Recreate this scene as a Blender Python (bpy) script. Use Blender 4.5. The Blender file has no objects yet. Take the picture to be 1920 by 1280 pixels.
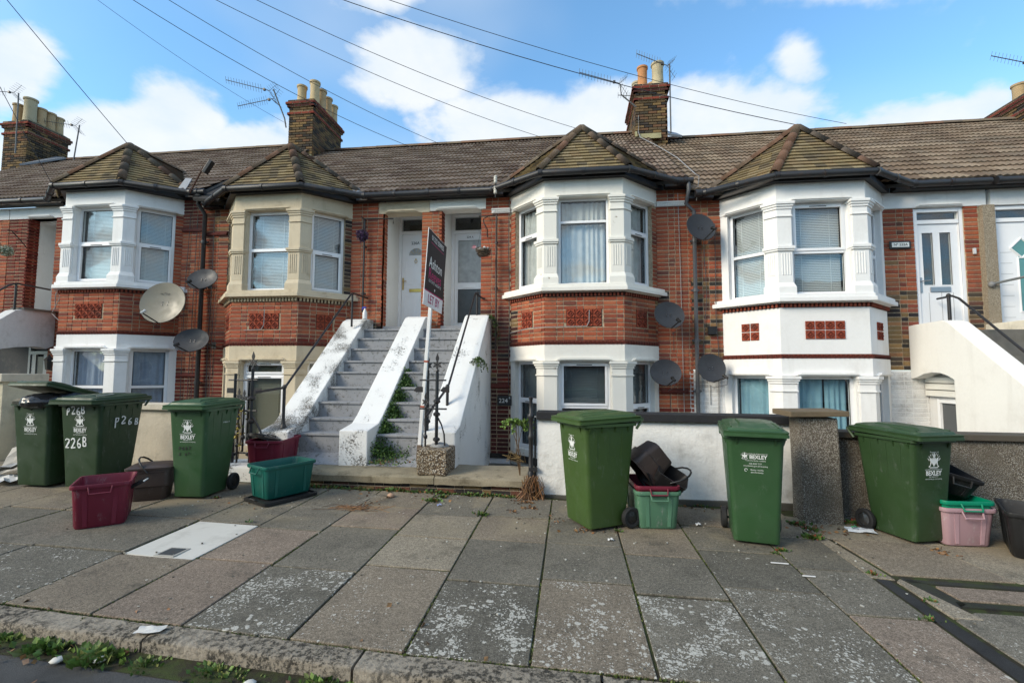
import bpy, bmesh, math, random
from math import sin, cos, pi, radians, sqrt, atan2
from mathutils import Vector, Matrix, Euler
S = bpy.context.scene
COL = S.collection
rng = random.Random(11)

# ------------------------------------------------------------------ camera
cam_d = bpy.data.cameras.new('camera'); cam = bpy.data.objects.new('camera', cam_d); COL.objects.link(cam)
cam_d.sensor_width = 36; cam_d.lens = 868 / 1920 * 36; cam_d.clip_start = 0.05; cam_d.clip_end = 2000
cam.matrix_world = (Matrix.Translation((0, 0, 1.59)) @ Matrix.Rotation(radians(7.2), 4, 'Z')
                    @ Matrix.Rotation(radians(93.8), 4, 'X') @ Matrix.Rotation(radians(0.2), 4, 'Z'))
S.camera = cam
# ------------------------------------------------------------------ light
SUN_EL, SUN_AZ = radians(30), radians(-128)   # azimuth of the sun: from the left, a little behind the camera
sun_dir = Vector((-cos(SUN_EL) * 0.80, -cos(SUN_EL) * 0.60, sin(SUN_EL)))
ld = bpy.data.lights.new('sun', 'SUN'); lo = bpy.data.objects.new('sun', ld); COL.objects.link(lo)
ld.energy = 2.1; ld.angle = radians(24); ld.color = (1.0, 0.88, 0.70)
lo.rotation_euler = (-sun_dir).to_track_quat('-Z', 'Y').to_euler(); lo.location = (0, 0, 30)
W = bpy.data.worlds.new('World'); S.world = W; W.use_nodes = True
def world():
    nt = W.node_tree; N = nt.nodes; L = nt.links; N.clear()
    def n(t, **k):
        o = N.new(t)
        for a, b in k.items(): setattr(o, a, b)
        return o
    def math_(op, a, b=None, c=None):
        o = n('ShaderNodeMath', operation=op)
        for i, v in enumerate((a, b, c)):
            if v is None: continue
            if isinstance(v, (int, float)): o.inputs[i].default_value = v
            else: L.new(v, o.inputs[i])
        return o.outputs[0]
    def smooth(v, a, b):
        o = n('ShaderNodeMapRange', interpolation_type='SMOOTHSTEP'); L.new(v, o.inputs[0])
        o.inputs[1].default_value = a; o.inputs[2].default_value = b; return o.outputs[0]
    out = n('ShaderNodeOutputWorld'); bg = n('ShaderNodeBackground'); L.new(bg.outputs[0], out.inputs[0]); bg.inputs[1].default_value = 0.1
    sky = n('ShaderNodeTexSky', sky_type='NISHITA', sun_disc=False); sky.sun_elevation = SUN_EL
    sky.sun_rotation = atan2(sun_dir.x, sun_dir.y); sky.air_density = 1.0; sky.dust_density = 0.6; sky.ozone_density = 1.6
    tc = n('ShaderNodeTexCoord'); sp = n('ShaderNodeSeparateXYZ'); L.new(tc.outputs['Generated'], sp.inputs[0])
    X, Y, Z = sp.outputs
    # project the view direction on a high cloud layer so that clouds shrink towards the horizon
    zz = math_('ADD', math_('MAXIMUM', Z, 0.0), 0.28)
    u = math_('DIVIDE', X, zz); v = math_('DIVIDE', Y, zz)
    cb = n('ShaderNodeCombineXYZ'); L.new(u, cb.inputs[0]); L.new(v, cb.inputs[1]); cb.inputs[2].default_value = 3.1
    def noise(sc, det, rough, off=0, dist=0.0):
        m = n('ShaderNodeMapping'); L.new(cb.outputs[0], m.inputs[0]); m.inputs['Location'].default_value = (off, off * 1.7, off * .3)
        o = n('ShaderNodeTexNoise'); L.new(m.outputs[0], o.inputs['Vector'])
        o.inputs['Scale'].default_value = sc; o.inputs['Detail'].default_value = det; o.inputs['Roughness'].default_value = rough; o.inputs['Distortion'].default_value = dist
        return o.outputs[0]
    puff = noise(4.2, 9, 0.56, 0.0, .15); big = noise(1.1, 4, 0.5, 4.0); fine = noise(9, 6, .6, 2.2)
    # real cumulus banks: each is a direction (x/y, z/y) on the sky with a size; noise breaks their edges
    a = math_('DIVIDE', X, math_('MAXIMUM', Y, 0.02)); e = math_('DIVIDE', Z, math_('MAXIMUM', Y, 0.02))
    def bank(a0, e0, sa, se, w):
        da = math_('DIVIDE', math_('SUBTRACT', a, a0), sa); de = math_('DIVIDE', math_('SUBTRACT', e, e0), se)
        r = math_('SQRT', math_('ADD', math_('MULTIPLY', da, da), math_('MULTIPLY', de, de)))
        return math_('MULTIPLY', math_('SUBTRACT', 1.0, math_('MINIMUM', r, 1.6)), w)
    banks = [(-1.50, .79, .22, .17, 1.0), (-1.22, .58, .45, .13, .9), (-.99, .62, .18, .15, 1.1), (-.76, .52, .22, .10, .85), (-.35, .72, .21, .12, .75), (-.42, .90, .15, .06, .5), (-.10, .55, .28, .11, .85),
             (.08, .57, .20, .10, .75), (.38, .55, .28, .12, .8), (.48, .64, .08, .08, .65), (.72, .51, .34, .08, .7), (.83, .54, .08, .06, .7), (.6, .84, .25, .06, .35)]
    m = None
    for b in banks:
        k = bank(*b); m = k if m is None else math_('MAXIMUM', m, k)
    m = math_('MAXIMUM', m, -0.35)
    ev = math_('ADD', m, math_('MULTIPLY', math_('SUBTRACT', puff, 0.5), 1.45))
    ev = math_('ADD', ev, math_('MULTIPLY', math_('SUBTRACT', fine, 0.5), .35))
    mask = smooth(ev, -.02, 0.38)
    thin = math_('MULTIPLY', smooth(big, .42, .7), .38)             # thin veil between the banks
    hz = smooth(e, .66, .22); hz = math_('MULTIPLY', hz, .7)
    mask = math_('MAXIMUM', math_('MAXIMUM', math_('MULTIPLY', mask, .93), thin), hz)
    # behind the camera: broken cloud as well (what the windows mirror)
    back = smooth(math_('ADD', puff, math_('MULTIPLY', big, .6)), .68, .92); isb = smooth(Y, .12, -.05)
    mask = math_('ADD', math_('MULTIPLY', mask, math_('SUBTRACT', 1.0, isb)), math_('MULTIPLY', back, isb))
    shade = smooth(math_('ADD', math_('MULTIPLY', puff, .8), math_('MULTIPLY', fine, .35)), .35, .85)
    cr = n('ShaderNodeMix', data_type='RGBA'); L.new(shade, cr.inputs[0])
    cr.inputs[6].default_value = (4.9, 5.5, 6.0, 1); cr.inputs[7].default_value = (6.15, 6.25, 6.3, 1)
    gain = n('ShaderNodeMix', data_type='RGBA', blend_type='MULTIPLY'); gain.inputs[0].default_value = 1
    L.new(sky.outputs[0], gain.inputs[6]); gain.inputs[7].default_value = SKYGAIN
    mx = n('ShaderNodeMix', data_type='RGBA'); L.new(mask, mx.inputs[0]); L.new(gain.outputs[2], mx.inputs[6]); L.new(cr.outputs[2], mx.inputs[7])
    L.new(mx.outputs[2], bg.inputs[0])
SKYGAIN = (1.36, 1.88, 1.98, 1)
world()
S.view_settings.view_transform = 'Standard'; S.view_settings.look = 'None'; S.view_settings.exposure = 0.74; S.view_settings.gamma = 1.0
S.view_settings.use_curve_mapping = False
S.cycles.max_bounces = 6; S.cycles.transparent_max_bounces = 10; S.cycles.caustics_reflective = False; S.cycles.caustics_refractive = False
S.cycles.use_denoising = True

def G(x, y): return -.014 * x + .02 * y        # the pavement falls along the street and towards the kerb

# ------------------------------------------------------------------ materials
def srgb(r, g, b):
    f = lambda c: ((c / 255 + .055) / 1.055) ** 2.4 if c > 10 else c / 255 / 12.92
    return (f(r), f(g), f(b))
class NT:
    def __init__(s, name):
        s.m = bpy.data.materials.new(name); s.m.use_nodes = True; s.t = s.m.node_tree; s.N = s.t.nodes; s.L = s.t.links; s.N.clear()
        s.out = s.N.new('ShaderNodeOutputMaterial'); s.p = s.N.new('ShaderNodeBsdfPrincipled'); s.L.new(s.p.outputs[0], s.out.inputs[0])
        s.geo = s.N.new('ShaderNodeNewGeometry'); s.obj = None
    def pos(s, local=False, scale=None):
        if local:
            tc = s.N.new('ShaderNodeTexCoord'); o = tc.outputs['Object']
        else: o = s.geo.outputs['Position']
        if scale:
            m = s.N.new('ShaderNodeMapping'); s.L.new(o, m.inputs[0]); m.inputs['Scale'].default_value = scale; o = m.outputs[0]
        return o
    def noise(s, sc, det=4, rough=.55, vec=None, dist=0):
        o = s.N.new('ShaderNodeTexNoise'); s.L.new(vec or s.pos(), o.inputs['Vector'])
        o.inputs['Scale'].default_value = sc; o.inputs['Detail'].default_value = det; o.inputs['Roughness'].default_value = rough; o.inputs['Distortion'].default_value = dist
        return o.outputs[0]
    def vor(s, sc, vec=None, feat='F1', rnd=1, out=0):
        o = s.N.new('ShaderNodeTexVoronoi'); o.feature = feat; s.L.new(vec or s.pos(), o.inputs['Vector']); o.inputs['Scale'].default_value = sc
        o.inputs['Randomness'].default_value = rnd; return o.outputs[out]
    def math(s, op, a, b=None):
        o = s.N.new('ShaderNodeMath'); o.operation = op
        for i, v in enumerate((a, b)):
            if v is None: continue
            if isinstance(v, (int, float)): o.inputs[i].default_value = v
            else: s.L.new(v, o.inputs[i])
        return o.outputs[0]
    def ramp(s, v, a, b, lo=0.0, hi=1.0):
        o = s.N.new('ShaderNodeMapRange'); s.L.new(v, o.inputs[0]); o.inputs[1].default_value = a; o.inputs[2].default_value = b
        o.inputs[3].default_value = lo; o.inputs[4].default_value = hi; o.interpolation_type = 'SMOOTHSTEP'; return o.outputs[0]
    def mix(s, f, a, b, mode='MIX'):
        o = s.N.new('ShaderNodeMix'); o.data_type = 'RGBA'; o.blend_type = mode
        for i, v in ((0, f), (6, a), (7, b)):
            if isinstance(v, (int, float)): o.inputs[i].default_value = v
            elif isinstance(v, tuple): o.inputs[i].default_value = (*v[:3], 1)
            else: s.L.new(v, o.inputs[i])
        return o.outputs[2]
    def attr(s, name='col', out='Color'):
        o = s.N.new('ShaderNodeAttribute'); o.attribute_name = name; return o.outputs[out]
    def bump(s, h, st=.3, d=.01):
        b = s.N.new('ShaderNodeBump'); s.L.new(h, b.inputs['Height']); b.inputs['Strength'].default_value = st; b.inputs['Distance'].default_value = d
        s.L.new(b.outputs[0], s.p.inputs['Normal'])
    def set(s, base=None, rough=None, metal=None, spec=None, **k):
        for key, v in (('Base Color', base), ('Roughness', rough), ('Metallic', metal), ('Specular IOR Level', spec)):
            if v is None: continue
            if isinstance(v, tuple): s.p.inputs[key].default_value = (*v[:3], 1)
            elif isinstance(v, (int, float)): s.p.inputs[key].default_value = v
            else: s.L.new(v, s.p.inputs[key])
        return s.m
M = {}
def mat_attr(name, rough=.85, var=.35, big=2.0, fine=60, dirt=None, dirtamt=.3, bump=.35, bd=.004, spec=.3, streak=0):
    """colour from the piece's own tint, broken by grain, patches and dirt"""
    t = NT(name); c = t.attr()
    g = t.noise(fine, 4, .6); b = t.noise(big, 5, .6)
    c = t.mix(1.0, c, t.mix(g, (1 - var,) * 3, (1 + var,) * 3), 'MULTIPLY')
    c = t.mix(1.0, c, t.mix(b, (1 - var,) * 3, (1 + var * .8,) * 3), 'MULTIPLY')
    if dirt:
        m = t.ramp(t.noise(big * 1.7, 7, .7), .5, .72, 0, dirtamt); c = t.mix(m, c, dirt)
    if streak:
        m = t.ramp(t.noise(5, 5, .6, t.pos(scale=(1, 1, .12))), .5, .75, 0, streak); c = t.mix(m, c, dirt or (.1, .09, .07))
    t.bump(t.math('ADD', t.noise(fine * 1.5, 4, .7), t.math('MULTIPLY', t.noise(12, 3), .7)), bump, bd)
    M[name] = t.set(base=c, rough=rough, spec=spec); return M[name]
mat_attr('brick', .9, .32, 1.1, 70, (.08, .06, .05), .6, .5, .004, .2, streak=.35)
mat_attr('stone', .85, .28, 2.5, 90, (.06, .06, .04), .45, .5, .006)
mat_attr('worn_stone', .88, .42, 3.2, 80, (.075, .062, .038), .75, .6, .007)
mat_attr('plain', .55, .10, 3, 50, None, 0, .08, .002, .4)
mat_attr('rooftile', .92, .36, 1.6, 55, (.10, .09, .055), .45, .5, .006, .15)
mat_attr('render', .8, .04, 1.1, 25, (.40, .37, .31), .16, .35, .006, .25, streak=.16)
mat_attr('rough_render', .88, .10, 1.6, 22, (.20, .18, .14), .38, .7, .010, .2, streak=.25)
mat_attr('pvc', .28, .03, 1.2, 10, (.45, .43, .38), .12, .03, .002, .5)
mat_attr('iron', .45, .2, 6, 80, (.10, .045, .02), .3, .35, .003, .5)
mat_attr('leaf', .55, .3, 4, 40, None, 0, .2, .003, .35)
mat_attr('litter', .7, .2, 6, 60, None, 0, .3, .004, .3)
def mat_mortar():
    t = NT('mortar'); c = t.mix(t.noise(2, 6, .6), (.44, .345, .225), (.27, .215, .155)); c = t.mix(t.ramp(t.noise(30, 3), .4, .7), c, (.54, .43, .30))
    t.bump(t.noise(120, 4, .7), .6, .004); M['mortar'] = t.set(base=c, rough=.95, spec=.1)
mat_mortar()
def mat_peeling(key='peel', PEEL=.655):
    """old white masonry paint, flaking to dark cement along worn patches"""
    t = NT('peeling_paint'); b = t.noise(1.3, 5, .6)
    c = t.mix(b, (.80, .80, .79), (.66, .66, .64)); n = t.math('ADD', t.math('MULTIPLY', t.noise(38 if key == 'peel' else 60, 8, .75), .65), t.math('MULTIPLY', t.noise(2.3, 3, .5), .5))
    m = t.ramp(n, PEEL, PEEL + .05); c = t.mix(m, c, t.mix(t.noise(50), (.10, .095, .08), (.24, .22, .19)))
    t.bump(t.math('SUBTRACT', t.math('MULTIPLY', t.noise(40, 6, .7), .6), m), .7, .012); M[key] = t.set(base=c, rough=.75, spec=.25)
mat_peeling(); mat_peeling('peel_bad', .60)
def mat_flake():
    """white paint with a few flaked patches showing buff stone"""
    t = NT('flaking_paint'); c = t.mix(t.noise(2, 5, .6), (.80, .78, .72), (.70, .68, .62))
    n = t.math('ADD', t.math('MULTIPLY', t.noise(9, 7, .65), .6), t.math('MULTIPLY', t.noise(1.7, 2), .5)); m = t.ramp(n, .69, .71)
    c = t.mix(m, c, t.mix(t.noise(30), (.42, .33, .20), (.26, .22, .17))); t.bump(t.math('SUBTRACT', t.math('MULTIPLY', t.noise(30, 5), .4), m), .6, .008)
    M['flake'] = t.set(base=c, rough=.7, spec=.3)
mat_flake()
def mat_pebble(name, cols, sc=75):
    t = NT(name); o = t.N.new('ShaderNodeTexVoronoi'); t.L.new(t.pos(), o.inputs['Vector']); o.inputs['Scale'].default_value = sc
    w = t.N.new('ShaderNodeSeparateColor'); t.L.new(o.outputs['Color'], w.inputs[0])
    c = t.mix(t.ramp(w.outputs[0], .1, .9), cols[0], cols[1]); c = t.mix(t.ramp(w.outputs[1], .6, .75), c, cols[2])
    c = t.mix(t.ramp(o.outputs['Distance'], .35, .65), c, cols[3]); c = t.mix(t.ramp(t.noise(2.2, 5, .6), .42, .72, 0, .6), c, cols[4])
    t.bump(t.math('SUBTRACT', 1.0, o.outputs['Distance']), .9, .012); M[name] = t.set(base=c, rough=.85, spec=.25)
mat_pebble('pebbledash', [(.19, .165, .125), (.30, .27, .215), (.48, .45, .39), (.12, .10, .08), (.13, .11, .08)], 105)
mat_pebble('pebble_block', [(.23, .17, .11), (.42, .33, .22), (.55, .50, .42), (.07, .05, .035), (.13, .10, .06)], 55)
mat_pebble('pebble_cream', [(.36, .30, .22), (.45, .38, .28), (.52, .46, .36), (.22, .18, .13), (.30, .24, .17)], 80)
def mat_slab():
    t = NT('paving'); c = t.attr(); al = t.attr(out='Alpha')
    c = t.mix(1.0, c, t.mix(t.ramp(t.noise(150, 4, .75), .36, .64), (.55, .54, .52), (1.5,) * 3), 'MULTIPLY'); c = t.mix(1.0, c, t.mix(t.ramp(t.noise(48, 4, .7), .36, .64), (.78,) * 3, (1.22,) * 3), 'MULTIPLY')
    c = t.mix(1.0, c, t.mix(t.noise(1.9, 6, .62), (.62, .62, .62), (1.4, 1.36, 1.3)), 'MULTIPLY')
    c = t.mix(t.ramp(t.noise(3.3, 6, .7), .52, .72, 0, .5), c, (.045, .043, .034))
    # lichen: pale rosettes whose cover follows the slab's own amount and a drifting patchiness
    wv = t.N.new('ShaderNodeTexNoise'); t.L.new(t.pos(), wv.inputs['Vector']); wv.inputs['Scale'].default_value = 26; wv.inputs['Detail'].default_value = 3
    vm = t.N.new('ShaderNodeVectorMath'); vm.operation = 'SCALE'; t.L.new(wv.outputs['Color'], vm.inputs[0]); vm.inputs['Scale'].default_value = .042
    va = t.N.new('ShaderNodeVectorMath'); t.L.new(t.pos(), va.inputs[0]); t.L.new(vm.outputs[0], va.inputs[1])
    ps = t.N.new('ShaderNodeSeparateXYZ'); t.L.new(t.pos(), ps.inputs[0])
    c = t.mix(t.math('MULTIPLY', t.ramp(t.noise(1.5, 6, .65), .47, .62, 0, .55), t.ramp(ps.outputs[1], 4.0, 4.7)), c, (.27, .225, .15)); al = t.math('MAXIMUM', al, t.math('MULTIPLY', t.ramp(ps.outputs[1], 3.95, 3.35, 0, .62), t.ramp(ps.outputs[0], -.7, .3)))
    tot = None
    for sc, th in ((19, .27), (36, .30), (75, .36)):
        o = t.N.new('ShaderNodeTexVoronoi'); t.L.new(va.outputs[0], o.inputs['Vector']); o.inputs['Scale'].default_value = sc
        w = t.N.new('ShaderNodeSeparateColor'); t.L.new(o.outputs['Color'], w.inputs[0])
        cover = t.math('MULTIPLY', al, t.ramp(t.noise(2.6 if sc < 30 else 4.5, 4, .6), .32, .66, .22, 1.0))
        size = t.math('MULTIPLY', t.math('MAXIMUM', t.math('SUBTRACT', cover, t.math('MULTIPLY', w.outputs[0], .95)), 0), th * 1.75)
        on = t.ramp(t.math('SUBTRACT', size, o.outputs['Distance']), -.03, .06)
        tot = on if tot is None else t.math('MAXIMUM', tot, on)
    tot = t.math('MULTIPLY', tot, t.ramp(t.noise(120, 3, .7), .32, .55, .35, 1))
    c = t.mix(t.math('MULTIPLY', tot, .85), c, t.mix(t.noise(9), (.44, .42, .36), (.64, .61, .54)))
    t.bump(t.math('ADD', t.math('MULTIPLY', t.noise(150, 4, .7), .5), t.math('MULTIPLY', tot, .4)), .55, .005)
    M['paving'] = t.set(base=c, rough=.88, spec=.22)
mat_slab()
def mat_kerb():
    t = NT('granite_kerb'); c = t.mix(t.ramp(t.noise(30, 8, .75), .42, .56), (.045, .040, .032), (.29, .25, .195)); c = t.mix(t.ramp(t.noise(3, 5), .45, .7, 0, .6), c, (.40, .35, .28))
    c = t.mix(t.ramp(t.vor(120), .0, .3, .35, 0), c, (.5, .48, .44)); t.bump(t.noise(38, 7, .7), 1.0, .018); M['kerb'] = t.set(base=c, rough=.9, spec=.2)
mat_kerb()
def mat_asphalt(name, a, b, moss=0):
    t = NT(name); c = t.mix(t.noise(160, 3, .75), a, b); c = t.mix(t.ramp(t.vor(210), 0, .25, .3, 0), c, (.25, .24, .22))
    c = t.mix(t.ramp(t.noise(1.6, 6, .65), .45, .75, 0, .6), c, tuple(x * .55 for x in a))
    if moss: c = t.mix(t.ramp(t.noise(5, 6, .7), .42, .62, 0, moss), c, (.055, .075, .02))
    t.bump(t.noise(170, 4, .8), .8, .008); M[name] = t.set(base=c, rough=.92, spec=.2)
mat_asphalt('asphalt', (.045, .045, .045), (.12, .118, .115))
mat_asphalt('asphalt_dark', (.02, .02, .021), (.06, .06, .06))
mat_asphalt('joint', (.022, .019, .012), (.055, .047, .032), .8)
mat_asphalt('tar', (.018, .018, .017), (.06, .058, .052), .25)
mat_asphalt('earth', (.05, .042, .03), (.14, .12, .09), .5)
mat_asphalt('concrete', (.13, .125, .115), (.24, .23, .21), .15)
mat_attr('pale_screed', .85, .05, 2.0, 60, (.30, .28, .24), .4, .3, .003)
def mat_plastic(name, col, rough=.42, fade=.25, scuff=.3, rainy=0):
    t = NT(name); c = t.mix(t.noise(1.6, 4, .5, t.pos(True)), tuple(x * (1 - fade) for x in col), tuple(x * (1 + fade) for x in col))
    sc = t.ramp(t.noise(14, 9, .78, t.pos(True, (1, 1, .45))), .56, .70, 0, scuff * 1.3); lum = sum(col) / 3
    c = t.mix(sc, c, tuple(min(1, x * .5 + lum * .5 + .14) for x in col))
    d = t.ramp(t.noise(3, 7, .7, t.pos(True)), .48, .75, 0, .4); c = t.mix(d, c, tuple(x * .45 + .01 for x in col))
    t.bump(t.noise(420, 2, .5, t.pos(True)), .14, .001)
    M[name] = t.set(base=c, rough=t.ramp(t.noise(5, 5, .6, t.pos(True)), .3, .7, rough - .08, rough + .18), spec=.45)
mat_plastic('bin_green', (.028, .060, .021), .40, .3, .3); mat_plastic('bin_green_vignetted', (.021, .046, .018), .42, .3, .3)  # second green is the first darkened: lens vignetting at left painted into the colour
mat_plastic('bin_green_old', (.046, .088, .020), .42, .2, .22)
mat_plastic('bin_green_b', (.030, .080, .030), .40, .2, .2)
mat_plastic('crate_maroon', (.155, .012, .030), .45, .25, .45)
mat_plastic('crate_teal', (.006, .095, .075), .4, .2, .3)
mat_plastic('crate_green', (.085, .20, .125), .5, .35, .8)
mat_plastic('crate_pink', (.41, .26, .29), .6, .3, .6)
mat_plastic('crate_jade', (.0, .22, .12), .4, .15, .2)
mat_plastic('plastic_brown', (.055, .037, .030), .5, .2, .35)
mat_plastic('plastic_black', (.012, .012, .013), .42, .2, .25)
mat_plastic('rubber', (.014, .014, .015), .75, .2, .2)
mat_plastic('dish_dark', (.030, .033, .040), .55, .12, .15)
mat_plastic('dish_grey', (.25, .225, .17), .45, .22, .3)
def simple(name, col, rough=.5, metal=0, spec=.5, var=.15, emit=None):
    t = NT(name); c = t.mix(t.noise(8, 5), tuple(x * (1 - var) for x in col), tuple(x * (1 + var) for x in col)); M[name] = t.set(base=c, rough=rough, metal=metal, spec=spec)
simple('white_print', (.72, .74, .72), .5); simple('black_print', (.02, .02, .02), .5); simple('white_daub', (.70, .72, .71), .6, var=.35)
simple('brass', (.62, .42, .12), .3, 1); simple('steel', (.45, .45, .46), .35, 1); simple('wire', (.05, .05, .055), .6); simple('grey_wire', (.30, .30, .30), .6)
simple('sign_dark', (.022, .018, .022), .6, spec=.15); simple('sign_magenta', (.45, .015, .13), .6, spec=.2); simple('sign_white', (.80, .80, .80), .35, var=.04)
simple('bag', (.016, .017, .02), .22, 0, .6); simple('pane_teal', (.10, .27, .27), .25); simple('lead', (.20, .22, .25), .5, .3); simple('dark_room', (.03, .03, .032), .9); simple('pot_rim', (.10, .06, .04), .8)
simple('curtain_white', (.62, .62, .60), .9, var=.25); simple('curtain_blue', (.27, .47, .56), .9, var=.2); simple('curtain_slate', (.36, .42, .54), .9, var=.2)
simple('blind_white', (.66, .67, .66), .6, var=.05); simple('blind_grey', (.56, .57, .56), .6, var=.08); simple('blind_olive', (.20, .19, .13), .6, var=.1); simple('blind_dark', (.13, .16, .17), .5, var=.1)
simple('frosted', (.36, .37, .36), .3, var=.5); simple('frosted_dark', (.07, .075, .075), .3, var=.4)
simple('tape_red', (.36, .06, .02), .6); simple('pole_wood', (.12, .08, .05), .85)
def mat_glass():
    t = NT('glass'); t.N.remove(t.p)
    tr = t.N.new('ShaderNodeBsdfTransparent'); tr.inputs[0].default_value = (.93, .95, .95, 1); gl = t.N.new('ShaderNodeBsdfGlossy'); gl.inputs['Roughness'].default_value = .015; gl.inputs[0].default_value = (.95, .97, 1, 1)
    fr = t.N.new('ShaderNodeLayerWeight'); fr.inputs[0].default_value = .5
    f = t.math('ADD', t.math('MULTIPLY', t.math('POWER', fr.outputs['Facing'], 3.5), .6), .055)
    b = t.N.new('ShaderNodeBump'); t.L.new(t.noise(1.6, 2, .4), b.inputs['Height']); b.inputs['Strength'].default_value = .25; b.inputs['Distance'].default_value = .02; t.L.new(b.outputs[0], gl.inputs['Normal'])
    mx = t.N.new('ShaderNodeMixShader'); t.L.new(f, mx.inputs[0]); t.L.new(tr.outputs[0], mx.inputs[1]); t.L.new(gl.outputs[0], mx.inputs[2]); t.L.new(mx.outputs[0], t.out.inputs[0]); M['glass'] = t.m
mat_glass()
def mat_steps():
    t = NT('step_paint'); c = t.mix(t.noise(2.2, 6, .6), (.34, .35, .37), (.205, .205, .21)); c = t.mix(t.ramp(t.noise(20, 9, .75), .52, .64, 0, .85), c, (.055, .05, .04))
    c = t.mix(t.ramp(t.noise(40, 5, .7), .58, .7, 0, .6), c, (.42, .43, .44)); t.bump(t.noise(30, 6, .7), .6, .008); M['steps'] = t.set(base=c, rough=.8, spec=.3)
mat_steps()
def mat_plate(name, col):
    t = NT(name); M[name] = t.set(base=col, rough=.6); 

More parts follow.
